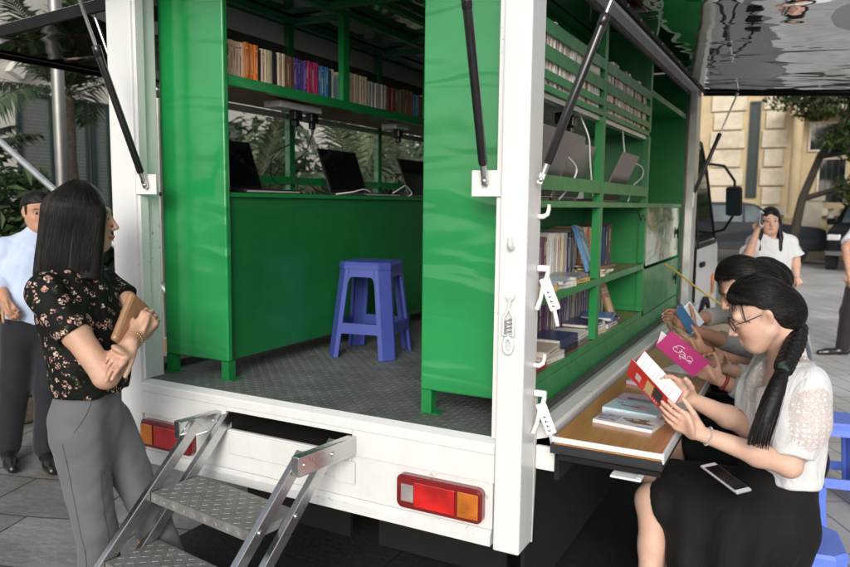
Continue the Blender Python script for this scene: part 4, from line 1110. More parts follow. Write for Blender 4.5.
# ------------------------------------------------------------------ near-side bookcase
br = thing('bookcase', 'green steel bookcase facing the reading table with slatted upper shelf and locker doors', 'bookcase', (-.25,1.8,.835))
XF = -.07
b = MB(); b.box((-.442,.160,.922), (-.100,.186,2.52), bev=.006); part('end_panel', b, M['green'], br)
for x in (-.422, -.115):
    for y in (.185, 1.8, 3.2):
        b = MB(); b.box((x-.02,y-.018,.838), (x+.02,y+.022,.921)); b.box((x-.025,y-.02,.836), (x+.05,y+.04,.8375)); part('leg', b, M['green2'], br)
def shelf(z, y0, y1, lip=.028, top='woodr', x1=XF):
    b = MB(); b.box((-.43,y0,z-.014), (x1-.012,y1,z)); so = part('shelf', b, M[top], br)
    b = MB(); b.box((x1-.0115,y0,z-lip), (x1,y1,z+.003), bev=.002); part('shelf_edge', b, M['green2'], so)
shelf(.978, .187, 2.13); shelf(1.253, .187, 2.13); shelf(1.592, .187, 3.40, .022, 'green2'); shelf(1.985, .187, 2.13, .02, 'green2'); shelf(2.218, 2.17, 3.40, .03, 'green2')
b = MB(); b.box((XF-.010,.187,.842), (XF-.001,3.40,.949)); part('kick_panel', b, M['green2'], br)
b = MB(); b.box((-.441,.187,.925), (-.432,3.40,1.59)); b.box((-.441,2.17,1.60), (-.432,3.40,2.5)); part('back_panel', b, M['green2'], br)
for y in (1.145, 2.15):
    b = MB()
    for (z0, z1) in ((.9815,1.224),(1.2565,1.569),(1.5955,1.964),(1.989,2.5)): b.box((XF-.035,y-.024,z0), (XF-.001,y+.024,z1))
    part('upright', b, M['green2'], br)
    if y > 2:
        b = MB(); b.box((-.43,y-.008,.98), (XF-.036,y+.008,1.57)); b.box((-.43,y-.008,1.61), (XF-.036,y+.008,2.5)); part('divider', b, M['green2'], br)
b = MB(); b.box((-.44,3.401,.84), (XF,3.415,2.5)); part('end_panel', b, M['green2'], br)
for (z0, z1) in ((2.158,2.203),(2.072,2.118),(2.006,2.036)):
    b = MB(); b.box((XF-.006,.19,z0), (XF+.0005,1.120,z1)); b.box((XF-.006,1.170,z0), (XF+.0005,2.125,z1)); part('slat', b, M['green2'], br)
b = MB(); b.box((XF-.004,.19,1.632), (XF+.0015,1.12,1.684)); b.box((XF-.004,1.17,1.632), (XF+.0015,2.125,1.684)); part('guard_rail', b, M['green2'], br)
b = MB(); b.box((-.12,.19,1.945), (-.085,2.12,1.964)); part('aluminium_strip', b, M['alu'], br)
b = MB(); b.box((-.44,.187,2.50), (-.40,3.4,2.54)); b.box((XF-.03,.187,2.502), (XF,3.4,2.54))
for y in (1.145, 2.15): b.box((-.399,y-.02,2.503), (XF-.031,y+.02,2.538))
part('rail', b, M['green2'], br)
b = MB(); b.box((-.432,1.2,2.30), (-.42,2.1,2.36)); b.box((-.432,1.2,2.36), (-.42,1.28,2.5)); b.box((-.432,1.62,2.0), (-.42,1.70,2.2995)); part('pale_backing', b, M['white2'], br)
b = MB(); b.box((-.431,1.28,2.3605), (-.422,2.1,2.498)); part('back_board', b, M['green2'], br)
for (z0, z1, lab) in ((1.238,1.568,'shiny upper locker door'), (.955,1.218,None)):
    b = MB(); n = 10; vs = []; fs = []
    for i in range(n+1):
        for j in range(n+1):
            y = 2.178+(3.36-2.178)*i/n; z = z0+(z1-z0)*j/n
            vs.append((XF-.002+.0035*math.sin(6*y+9*z)*math.sin(math.pi*i/n)*math.sin(math.pi*j/n), y, z))
    for i in range(n):
        for j in range(n): a = i*(n+1)+j; fs.append((a,a+1,a+n+2,a+n+1))
    b.add(vs, fs, 0, True); do = part('door', b, M['lockershine'] if lab else M['green2'], br, label=lab)
    b = MB(); b.cyl((XF,3.22,(z0+z1)/2), (XF+.014,3.22,(z0+z1)/2), .017, 14); b.bar((XF+.008,3.22,(z0+z1)/2+.03), (XF+.008,3.22,(z0+z1)/2-.045), .014, .008, up=(1,0,0)); part('handle', b, M['rubber'], do)
# ------------------------------------------------------------------ laptops, cables, adapters
def laptop(y0, y1, xh, lean, lidmat, facing, label, zc, depth=.23, hgt=.215):
    t = thing('laptop', label, 'laptop', (xh, (y0+y1)/2, zc), 0, 'laptops in the truck')
    b = MB(); b.box((xh, y0, zc+.001), (xh+facing*depth, y1, zc+.018), bev=.004); bo = part('base', b, M['laptop'], t)
    b = MB(); b.box((xh+facing*depth*.2, y0+.03, zc+.0182), (xh+facing*depth*.6, y1-.03, zc+.0195)); part('keyboard', b, M['rubber'], bo)
    b = MB(); b.box((xh+facing*(depth-.001), y0+.01, zc+.004), (xh+facing*(depth+.001), y1-.01, zc+.011)); part('front_edge', b, M['silver'], bo)
    Mx = Matrix.Translation(V((xh, 0, zc+.02))) @ Matrix.Rotation(-facing*R(lean), 4, 'Y')
    b = MB(); b.box((-.006, y0, 0), (.004, y1, hgt), bev=.003, M=Mx); lo = part('lid', b, lidmat, t)
    b = MB(); xx = .0045 if facing > 0 else -.0065; b.box((min(xx, xx+facing*.0008), y0+.014, .016), (max(xx, xx+facing*.0008), y1-.014, hgt-.012), M=Mx); part('screen', b, M['screen'], lo)
CT = 1.6165
laptop(.31, .69, -1.60, 20, M['laptop'], 1, 'black laptop nearest the end panel on the green counter', CT, hgt=.24)
laptop(1.25, 1.63, -1.60, 20, M['laptop'], 1, 'black open laptop in the middle of the green counter', CT, hgt=.255)
laptop(2.13, 2.49, -1.60, 20, M['laptop'], 1, 'black laptop half hidden by the right green panel', CT, hgt=.25)
laptop(.26, .66, -.150, 24, M['lid'], -1, 'taupe-backed laptop leaning at the near end behind the guard rail', 1.5925, hgt=.255)
laptop(.74, 1.08, -.165, 20, M['lid'], -1, 'taupe-backed laptop just left of the green upright behind the guard rail', 1.5925, hgt=.23)
laptop(1.50, 1.86, -.165, 24, M['lid'], -1, 'taupe-backed laptop right of the green upright behind the guard rail', 1.5925, hgt=.245)
def adapter(x, y, z, label):
    m = MB(); m.box((x-.022,y-.028,z-.045), (x+.022,y+.028,z), bev=.006); m.box((x-.012,y-.016,z-.075), (x+.012,y+.016,z-.0455), bev=.004); m.cyl((x,y,z-.095),(x,y,z-.075),.006,8)
    solo('power_adapter', m, M['plug'], label, 'adapter', 'black power adapters')
adapter(-1.46, .77, 2.013, 'left one of the two black power adapters side by side under the bookshelf'); adapter(-1.46, .90, 2.013, 'right one of the two black power adapters side by side under the bookshelf')
adapter(-1.46, 1.75, 2.013, 'black power adapter under the white socket box near the right green panel')
adapter(-.15, .78, 1.944, 'black power adapter hanging above the taupe laptops'); adapter(-.15, .90, 1.944, 'second black power adapter hanging above the taupe laptops')
def cable(pts, mt, label, r=.0038, group='laptop cables'):
    # smooth by Catmull-Rom
    P_ = [V(p) for p in pts]; P_ = [P_[0]]+P_+[P_[-1]]; out = []
    for i in range(1, len(P_)-2):
        for k in range(6):
            t = k/6; a, b_, c, d = P_[i-1], P_[i], P_[i+1], P_[i+2]
            out.append(.5*((2*b_)+(c-a)*t+(2*a-5*b_+4*c-d)*t*t+(3*b_-a-3*c+d)*t**3))
    out.append(P_[-2]); m = MB(); m.tube(out, r, 7); solo('cable', m, M[mt], label, 'cable', group)
cable([(-1.46,.77,1.92),(-1.46,.74,1.86),(-1.47,.62,1.80),(-1.52,.66,1.70),(-1.50,.72,1.66),(-1.45,.80,1.69),(-1.42,.85,1.65),(-1.42,.95,1.622)], 'bcable', 'thin black cable looping between the first two laptops', .003)
cable([(-1.46,.90,1.92),(-1.50,.90,1.83),(-1.52,.80,1.75),(-1.46,.78,1.68),(-1.42,.72,1.622)], 'bcable', 'thin black cable hanging from the adapter pair above the counter', .003)
cable([(-1.74,1.32,2.05),(-1.73,1.28,1.98),(-1.72,1.24,1.90),(-1.70,1.24,1.86)], 'wcable', 'white cable dropping behind the middle laptop')
cable([(-1.42,1.05,1.622),(-1.385,1.15,1.635),(-1.38,1.25,1.65),(-1.385,1.33,1.635),(-1.42,1.40,1.622)], 'wcable', 'white cable curled in front of the middle laptop')
cable([(-1.40,1.55,1.622),(-1.38,1.66,1.67),(-1.385,1.72,1.68),(-1.39,1.80,1.64),(-1.40,1.78,1.622)], 'wcable', 'white cable looped on the counter by the farthest laptop')
cable([(-.09,.34,1.95),(-.085,.345,1.88),(-.085,.40,1.80),(-.09,.48,1.76)], 'wcable', 'white cable hanging just inside the near corner post')
cable([(-.10,.55,1.80),(-.085,.68,1.76),(-.082,.78,1.72),(-.085,.72,1.66),(-.10,.62,1.60)], 'wcable', 'white cable bending in front of the left taupe laptop')
cable([(-.12,.93,1.95),(-.085,.95,1.86),(-.085,.98,1.78),(-.09,1.03,1.70),(-.10,1.10,1.62)], 'wcable', 'white cable hanging beside the green upright')
cable([(-.10,1.62,1.95),(-.085,1.60,1.86),(-.083,1.66,1.81),(-.08,2.0,1.79),(-.085,2.06,1.74),(-.09,1.85,1.68),(-.10,1.80,1.60)], 'wcable', 'white cable looping around the right taupe laptop')
cable([(-.08,1.86,1.585),(-.06,1.9,1.54),(-.06,1.95,1.50),(-.06,2.0,1.53),(-.06,2.08,1.50)], 'bcable', 'thin black cable end dangling under the laptop shelf', .003)

# ------------------------------------------------------------------ plastic stools
def stool_mesh(name, parentlist, mt, t, H=.46):
    top, bot = .128, .172          # half widths
    def hw(z): return bot+(top-bot)*z/(H-.02)
    ch = .045
    def legpart(sx_, sy_):
        m = MB(); vs = []
        zs = [0, .12, .17, .36, H-.03]
        for z in zs:
            w = hw(z); lw = .062+.004*z/H; th = .014
            o = [(w-ch-lw*.35, w), (w-ch, w), (w, w-ch), (w, w-ch-lw*.35), (w-th, w-ch-lw*.35), (w-th, w-ch-.004), (w-ch-.004, w-th), (w-ch-lw*.35, w-th)]
            vs += [(sx_*a, sy_*b_, z) for a, b_ in o]
        n = 8; fs = [tuple(range(n)), tuple(range(len(vs)-n, len(vs)))]
        for i in range(len(zs)-1):
            for k in range(n): fs.append((i*n+k, i*n+(k+1)%n, (i+1)*n+(k+1)%n, (i+1)*n+k))
        m.add(vs, fs); part('leg', m, mt, t, world=False)
    for a in (-1,1):
        for b_ in (-1,1): legpart(a, b_)
    for ax in (0, 1):
        for s in (-1, 1):
            m = MB(); z0, z1 = .118, .168
            w0, w1 = hw(z0), hw(z1); i0 = w0-ch-.022; i1 = w1-ch-.022
            def q(a, w, z): return (a, s*w, z) if ax == 0 else (s*w, a, z)
            m.add([q(-i0,w0,z0),q(i0,w0,z0),q(i1,w1,z1),q(-i1,w1,z1),q(-i0,w0-.012,z0),q(i0,w0-.012,z0),q(i1,w1-.012,z1),q(-i1,w1-.012,z1)], [(0,1,2,3),(7,6,5,4),(0,4,5,1),(1,5,6,2),(2,6,7,3),(3,7,4,0)])
            part('crossbar', m, mt, t, world=False)
            # skirt with rounded arch
            m = MB(); za, zt = .355, H-.028; n = 12; pts = []
            iw = hw(za)-ch-.022
            for i in range(n+1):
                u = -1+2*i/n; zz = za+.035*(1-max(0, (abs(u)-.72)/.28)**2); pts.append((u*iw, zz))
            vs = []
            for off in (0, .012):
                for (a, z) in pts: vs.append(q(a, hw(z)-off, z))
                for (a, z) in pts: vs.append(q(a*hw(zt)/hw(za), hw(zt)-off, zt))
            k = n+1; fs = []
            for i in range(n):
                fs += [(i,i+1,k+i+1,k+i), (2*k+i,3*k+i,3*k+i+1,2*k+i+1), (i,2*k+i,2*k+i+1,i+1)]
            m.add(vs, fs); part('apron', m, mt, t, world=False)
    m = MB(); w = hw(H-.03)+.004
    o = [(-w+ch,-w),(w-ch,-w),(w,-w+ch),(w,w-ch),(w-ch,w),(-w+ch,w),(-w,w-ch),(-w,-w+ch)]
    vs = [(a,b_,H-.034) for a,b_ in o]+[(a,b_,H-.012) for a,b_ in o]+[(a*.94,b_*.94,H) for a,b_ in o]
    fs = [tuple(range(8))[::-1], tuple(range(16,24))]+[(i,(i+1)%8,8+(i+1)%8,8+i) for i in range(8)]+[(8+i,8+(i+1)%8,16+(i+1)%8,16+i) for i in range(8)]
    m.add(vs, fs); part('seat', m, mt, t, world=False)
def stool(label, loc, rz, mt):
    t = thing('plastic_stool', label, 'stool', loc, rz, 'blue plastic stools'); stool_mesh('stool', None, mt, t); return t
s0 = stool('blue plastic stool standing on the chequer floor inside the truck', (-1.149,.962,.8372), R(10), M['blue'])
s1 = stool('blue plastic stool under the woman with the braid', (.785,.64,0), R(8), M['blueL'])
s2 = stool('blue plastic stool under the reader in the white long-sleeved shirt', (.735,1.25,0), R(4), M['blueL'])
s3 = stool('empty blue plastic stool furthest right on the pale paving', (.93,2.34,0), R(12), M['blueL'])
s4 = stool('blue plastic stool under the third reader, hidden behind the second', (.62,1.78,0), R(0), M['blueL'])

# ------------------------------------------------------------------ books
COV = {'cream':(.62,.55,.42),'red and cream':(.66,.48,.36),'orange':(.68,.19,.04),'black':(.02,.02,.022),'brown':(.17,.085,.045),'violet':(.10,.06,.32),'magenta':(.45,.03,.14),
       'blue':(.05,.22,.50),'dark green':(.02,.06,.05),'white':(.70,.70,.69),'pale blue':(.34,.48,.58),'light grey':(.45,.46,.46),'dark red':(.16,.03,.025),'olive':(.14,.12,.05),
       'navy':(.025,.045,.13),'grey':(.24,.25,.27),'purple':(.13,.05,.14),'yellow':(.62,.38,.06),'red':(.48,.025,.03),'tan':(.36,.20,.09)}
CM = {k: mk('cover_'+k.replace(' ', '_'), v, .38, var=.10, vscale=12, coat=.25) for k, v in COV.items()}
BANDS = [mk('band_pale', (.66,.62,.52), .5, var=.1), mk('band_dark', (.03,.03,.035), .5, var=.1), mk('band_red', (.42,.04,.03), .5, var=.1), mk('band_gold', (.48,.33,.10), .4, var=.1)]
def bookmesh(d, t, h, rs, bands=True, spine=True):
    m = MB(); c = .0018
    m.box((-d,-t/2,0), (-.0005,-t/2+c,h)); m.box((-d,t/2-c,0), (-.0005,t/2,h)); m.box((-.0004-c,-t/2+.0002,0.0002), (0,t/2-.0002,h-.0002))
    m.box((-d+.004,-t/2+c+.0001,.003), (-c-.0006,t/2-c-.0001,h-.003), 1)
    if bands:
        for (a, b_, w_) in rs.choice([((.52,.86,.22),(.06,.11,.4)), ((.34,.80,.16),(.24,.30,.16),(.05,.09,.5)), ((.60,.90,.34),(.30,.55,.12)), ((.20,.66,.2),(.84,.88,.6),(.04,.07,.4)), ((.12,.14,.9),(.84,.86,.9),(.3,.7,.18)), ()]):
            m.box((.0001,-t*w_/2,h*a), (.0007,t*w_/2,h*b_), 2)
    return m
nbook = 0
def book(loc, d, t, h, colr, label, rs, lean=0.0, rz=0.0, flat=False, group=None, bands=True):
    o = solo('book', bookmesh(d, t, h, rs, bands), [CM[colr], M['pageedge'], rs.choice(BANDS[:2] if colr not in ('white','cream','light grey') else BANDS[1:])], label, 'book', group)
    Mx = Matrix.Translation(V(loc)) @ Matrix.Rotation(rz, 4, 'Z')
    if flat: Mx = Mx @ Matrix.Rotation(R(90), 4, 'X') @ Matrix.Rotation(0, 4, 'Z') @ Matrix.Translation(V((0, t/2, -h/2)))
    elif lean: Mx = Mx @ Matrix.Rotation(lean, 4, 'X')
    o.matrix_world = Mx
    return o
def row(y0, y1, x, z, seq, hr, tr, dr, label, group, seed, labels=None):
    rs = random.Random(seed); y = y0; i = 0; rep = 0; cur = None
    while True:
        c = seq(y) if callable(seq) else rs.choice(seq)
        t = rs.uniform(*tr)
        if y+t > y1: break
        if c != cur: cur = c; hh = rs.uniform(*hr); tt = t
        h = hh*rs.uniform(.985,1.0); t = tt if tt < tr[1] else t
        book((x+rs.uniform(-.010,.0), y+t/2, z), rs.uniform(*dr), t-.0012, h, c, label % c, rs, lean=R(rs.uniform(-1.2,1.2)), group=group)
        y += t+rs.uniform(.0,.0012)
    return y
# far-side shelf: colours in the order they stand
CS = [(-9,'red and cream'),(.345,'orange'),(.42,'black'),(.455,'cream'),(.52,'black'),(.56,'cream'),(.60,'brown'),(.68,'violet'),(.76,'magenta'),(.85,'blue'),(.925,'dark green'),(.96,'white'),(1.055,'pale blue'),(1.10,'cream'),
      (1.30,'light grey'),(1.50,'dark red'),(1.60,'olive'),(1.70,'brown'),(1.80,'blue'),(1.88,'olive'),(1.95,'yellow'),(2.02,'cream'),(2.1,'grey')]
def seqL(y):
    c = CS[0][1]
    for a, k in CS:
        if y >= a: c = k
    return c
SHELF_L = 'books on the shelf over the laptop counter'
row(.205, 1.02, -1.392, 2.0755, seqL, (.155,.172), (.013,.021), (.11,.13), '%s paperback on the shelf over the laptops, left of the green post', SHELF_L, 61)
row(1.088, 2.25, -1.392, 2.0755, seqL, (.150,.172), (.013,.020), (.11,.13), '%s paperback on the shelf over the laptops, right of the green post', SHELF_L, 62)
# slatted upper row on the near side
SLOT = 'books behind the green slats'
PALE = ['white','cream','white','light grey','white','cream','tan','white','dark red','white','cream','brown','light grey','white']
row(.22, 1.115, -.079, 1.9865, PALE, (.205,.235), (.016,.030), (.12,.14), '%s paperback behind the green slats, left of the upright', SLOT, 63)
row(1.18, 2.10, -.079, 1.9865, PALE+['red','brown'], (.20,.245), (.016,.030), (.12,.14), '%s paperback behind the green slats, right of the upright', SLOT, 64)
# middle shelf
MID = 'books on the middle near-side shelf'
row(.76, .895, -.22, 1.2545, ['purple','dark red'], (.19,.2), (.018,.022), (.14,.15), '%s hardback at the left end of the middle shelf', MID, 65)
row(.90, 1.17, -.22, 1.2545, ['white','light grey','cream','white'], (.195,.205), (.018,.026), (.14,.15), '%s volume standing in the pale run on the middle shelf', MID, 66)
row(1.36, 1.72, -.22, 1.2545, ['tan','orange','brown','cream','tan'], (.21,.222), (.020,.028), (.14,.15), '%s volume standing right of the leaning blue book', MID, 67)
row(1.73, 2.02, -.22, 1.2545, ['purple','navy','dark red'], (.21,.225), (.022,.03), (.14,.15), '%s volume standing behind the green upright on the middle shelf', MID, 68)
rs = random.Random(70)
bt = coverbook_late = None
row(1.19, 1.34, -.22, 1.2545, ['navy','grey'], (.20,.212), (.018,.028), (.14,.15), '%s volume behind the leaning blue book', MID, 168)
def stack(y, x, z, items, lab, seed, group):
    r_ = random.Random(seed); zz = z
    for k, (c, d, t, h) in enumerate(items):
        book((x, y, zz), d, t, h, c, lab[k], r_, rz=R(r_.uniform(-9,9)), flat=True, group=group, bands=True); zz += t+.0008
FL = 'books lying flat on the near-side shelves'
stack(.50, -.09, 1.2545, [('yellow',.13,.022,.19),('light grey',.13,.010,.19)], ['thick yellow book lying flat on the middle shelf at the left','thin grey booklet lying on the thick yellow book of the middle shelf'], 71, FL)
stack(.70, -.085, 1.2545, [('white',.14,.022,.20),('pale blue',.135,.012,.19)], ['white book lying flat in the middle of the middle shelf','pale blue thin book lying on the white one on the middle shelf'], 72, FL)
stack(.93, -.085, 1.2545, [('yellow',.13,.018,.19),('grey',.14,.014,.20)], ['yellow paperback lying flat just left of the green upright','grey magazine lying on a yellow paperback left of the green upright'], 73, FL)
stack(1.36, -.085, 1.2545, [('cream',.13,.010,.20),('white',.13,.012,.19),('tan',.13,.010,.20),('brown',.13,.010,.2)], ['cream booklet at the bottom of the small pile right of the upright','white booklet low in the small pile right of the upright','tan booklet just under the top of the small pile','brown booklet on top of the small pile right of the upright'], 74, FL)
LOW = 'books on the lowest near-side shelf'
row(.72, .90, -.24, .9795, ['purple','dark green','navy'], (.20,.215), (.02,.03), (.14,.15), '%s hardback at the left end of the lowest shelf', LOW, 75)
row(.905, 1.66, -.24, .9795, ['grey','navy','purple','light grey','brown','navy','grey'], (.195,.225), (.018,.03), (.14,.15), '%s volume standing at the back of the lowest shelf', LOW, 76)
row(1.70, 1.95, -.24, .9795, ['olive','dark green','white'], (.20,.22), (.02,.03), (.14,.15), '%s volume standing on the lowest shelf right of the upright', LOW, 77)
stack(.42, -.085, .9795, [('red',.12,.018,.19)], ['red paperback lying flat at the near end of the lowest shelf'], 78, FL)
stack(.58, -.09, .9795, [('white',.15,.016,.21),('light grey',.15,.016,.21),('cream',.14,.022,.2)], ['white book at the bottom of the pale pile on the lowest shelf','grey book in the middle of the pale pile on the lowest shelf','cream book on top of the pale pile on the lowest shelf'], 79, FL)
stack(.82, -.10, .9795, [('black',.15,.024,.21),('navy',.16,.018,.22),('navy',.16,.018,.22)], ['black book at the bottom of the dark pile on the lowest shelf','navy book in the middle of the dark pile on the lowest shelf','navy book on top of the dark pile on the lowest shelf'], 80, FL)
stack(1.02, -.10, .9795, [('grey',.14,.022,.2),('white',.14,.020,.2)], ['grey book under a white one just left of the upright on the lowest shelf','white book lying on a grey one just left of the upright on the lowest shelf'], 81, FL)
stack(1.27, -.095, .9795, [('cream',.14,.022,.2),('white',.14,.018,.2),('navy',.15,.016,.21)], ['cream book at the bottom of the pile right of the lowest upright','white book in the middle of the pile right of the lowest upright','navy book on top of the pile right of the lowest upright'], 82, FL)
stack(1.55, -.095, .9795, [('white',.14,.020,.2),('navy',.15,.018,.21),('blue',.15,.016,.21)], ['white book at the bottom of the blue pile far along the lowest shelf','navy book in the middle of the blue pile far along the lowest shelf','blue book on top of the pile far along the lowest shelf'], 83, FL)

# flat picture books on the reading table: covers with printed shapes
def coverbook(name, label, c, rz, w, h, t, cover, shapes, cat='book', group=None):
    th = thing(name, label, cat, c, rz, group)
    m = MB(); m.box((-w/2,-h/2,t-.0016), (w/2,h/2,t)); m.box((-w/2,-h/2,.0), (w/2,h/2,.0016)); m.box((-w/2,-h/2,.0017),(-w/2+.0016,h/2,t-.0017))
    part('cover', m, cover, th, world=False)
    m = MB(); m.box((-w/2+.002,-h/2+.003,.0018), (w/2-.004,h/2-.003,t-.0018)); part('pages', m, M['pageedge'], th, world=False)
    for (nm, mt, boxes) in shapes:
        m = MB()
        for k, bx in enumerate(boxes):
            (a, b_, c_, d) = bx[:4]; zz = t+.0002+.0001*k
            m.add([(a*w/2,b_*h/2,zz),(c_*w/2,b_*h/2,zz),(c_*w/2,d*h/2,zz),(a*w/2,d*h/2,zz)] if len(bx)==4 else [(bx[i]*w/2,bx[i+1]*h/2,zz) for i in range(0, len(bx), 2)], [tuple(range(4 if len(bx)==4 else len(bx)//2))])
        part(nm, m, mt, th, world=False)
    return th
TZ = .8586
PRINT = {k: mk('print_'+k, v, .45, var=.1) for k, v in {'ink':(.10,.09,.16),'violet':(.20,.17,.34),'brown':(.22,.12,.06),'sky':(.15,.32,.55),'rose':(.5,.16,.2),'red':(.55,.03,.03),'gold':(.55,.42,.18),'cyan':(.35,.60,.70),'dark':(.03,.03,.04),'palepink':(.62,.42,.45)}.items()}
GR = [(-.95+.22*i, .10+.28*(j%2)-.5*(j//2)+.0, -.82+.22*i, .30+.28*(j%2)-.5*(j//2)) for i in range(3) for j in range(4)]
def glyphs(x0, x1, y0, y1, n, seed):
    r_ = random.Random(seed); out = []; w_ = (x1-x0)/n
    for i in range(n):
        a = x0+i*w_
        out.append((a, y0, a+w_*.22, y1)); k = r_.random()
        if k > .3: out.append((a, y1-(y1-y0)*.22, a+w_*.75, y1))
        if k < .8: out.append((a, y0, a+w_*.75, y0+(y1-y0)*.2))
        if .2 < k: out.append((a+w_*.55, y0+(y1-y0)*(.0 if k>.5 else .4), a+w_*.75, y1))
    return out
LIGHTC = mk('pale_book_cover', (.68,.68,.72), .3, var=.06, coat=.3); BLUEC = mk('pale_blue_book_cover', (.50,.66,.74), .3, var=.15, vscale=20, coat=.3); ROSEC = mk('pale_rose_book_cover', (.55,.40,.50), .35, var=.2, vscale=20)
coverbook('book', 'white book with a brown drawing lying nearest the end of the oak table', (.255,.335,TZ), R(82), .135, .20, .012, LIGHTC,
   [('title', PRINT['violet'], glyphs(-.3,.3,.30,.62,3,1)+glyphs(-.3,.3,-.02+.66,.96,4,2)+glyphs(-.75,-.45,.30,.9,2,8)), ('drawing', PRINT['brown'], [(-.35,-.95,.0,-.55,.3,-.70,.35,-.2,.1,-.35,-.2,.1,-.5,-.3),(.35,-.6,.45,-.6,.12,.15,.05,.12)]), ('strip', PRINT['sky'], [(-1,-1,-.8,-.45)]), ('caption', PRINT['ink'], glyphs(-.1,.1,-.15,.2,4,3))])
coverbook('book', 'pale blue book lying in the middle of the three on the oak table', (.245,.475,TZ), R(84), .13, .19, .020, BLUEC,
   [('title', PRINT['ink'], glyphs(.25,.6,.55,.75,2,4)), ('drawing', PRINT['palepink'], [(-.6,-.8,-.2,-.3,.2,-.6,.5,-.1,.0,.2,-.5,-.1)]), ('line', PRINT['violet'], glyphs(-.2,.0,-.2,.5,6,5))])
coverbook('book', 'pale rose book partly hidden under the open red book on the oak table', (.25,.62,TZ), R(86), .12, .19, .012, ROSEC, [('title', PRINT['ink'], glyphs(-.5,-.1,-.5,.6,6,6))])
PATC = mk('blue_patterned_cover', (.10,.25,.48), .35, var=.35, vscale=55, coat=.3)
bo = coverbook('book', 'tall blue patterned hardback leaning among the books of the middle shelf', (0,0,0), 0, .125, .225, .02, PATC, [('border', LIGHTC, [(-.95,-.95,-.85,.95),(.85,-.95,.95,.95),(-.85,-.95,.85,-.9),(-.85,.9,.85,.95)]), ('drawing', PRINT['cyan'], [(-.5,-.6,.4,-.5,.6,.1,-.2,.5,-.6,.2),(-.3,.6,.4,.6,.4,.75,-.3,.75)]), ('title', PRINT['gold'], glyphs(-.5,.5,.62,.78,5,31))])
bo.matrix_world = Matrix.Translation(V((-.175,1.235,1.372))) @ Matrix.Rotation(R(-9), 4, 'X') @ Matrix.Rotation(R(68), 4, 'Y') @ Matrix.Rotation(R(90), 4, 'Z')
ro = coverbook('magazine', 'red-brown magazine standing face out on the lowest shelf', (0,0,0), 0, .14, .19, .006, mk('red_brown_cover', (.30,.10,.06), .4, var=.3, vscale=18), [('picture', PRINT['gold'], [(-.7,-.7,.5,-.6,.6,.2,-.5,.3)]), ('title', LIGHTC, glyphs(-.7,.7,.5,.8,5,33))])
ro.matrix_world = Matrix.Translation(V((-.17,1.72,1.076))) @ Matrix.Rotation(R(70), 4, 'Y') @ Matrix.Rotation(R(90), 4, 'Z')
coverbook('booklet', 'folded white leaflet lying on the table behind the open red book', (.355,.67,TZ), R(60), .10, .15, .003, LIGHTC, [('line', PRINT['cyan'], [(-.7,-.7,.7,-.6),(-.7,-.4,.5,-.3)])], cat='booklet')
coverbook('booklet', 'white sheet booklet lying under the bare arms further along the table', (.33,1.25,TZ), R(75), .14, .22, .004, LIGHTC, [('line', PRINT['ink'], [(-.7,-.7,.7,-.66)])], cat='booklet')
coverbook('magazine', 'pale blue magazine lying beneath the grey sleeve at the far end of the table', (.27,2.1,TZ), R(70), .2, .27, .006, BLUEC, [('line', PRINT['dark'], [(-.7,.4,.7,.55)])], cat='magazine')
coverbook('book', 'small violet book lying under the pink book on the oak table', (.22,.92,TZ), R(80), .12, .17, .014, ROSEC, [('title', PRINT['ink'], glyphs(-.5,-.1,-.5,.6,5,16))])
def phone(label, c, Mx, L=.145, W=.07):
    t = thing('smartphone', label, 'phone', c); MATRIX[t.name] = Matrix.Translation(V(c)) @ Mx; t.matrix_world = MATRIX[t.name]
    m = MB(); m.box((-W/2,-L/2,0), (W/2,L/2,.0075), bev=.003); part('body', m, M['silver'], t, world=False)
    m = MB(); m.box((-W/2+.004,-L/2+.014,.0076), (W/2-.004,L/2-.014,.0079)); part('screen', m, M['screen'], t, world=False)
    m = MB(); m.box((-W/2+.002,-L/2+.002,.0070), (W/2-.002,-L/2+.0138,.0081), bev=.001); part('bezel', m, LIGHTC, t, world=False)
    m = MB(); m.box((-W/2+.002,L/2-.0138,.0070),(W/2-.002,L/2-.002,.0081), bev=.001); part('bezel', m, LIGHTC, t, world=False)
    return t
phone('dark smartphone lying on the table under the pink book', (.345,.80,TZ), Matrix.Rotation(R(30), 4, 'Z'))

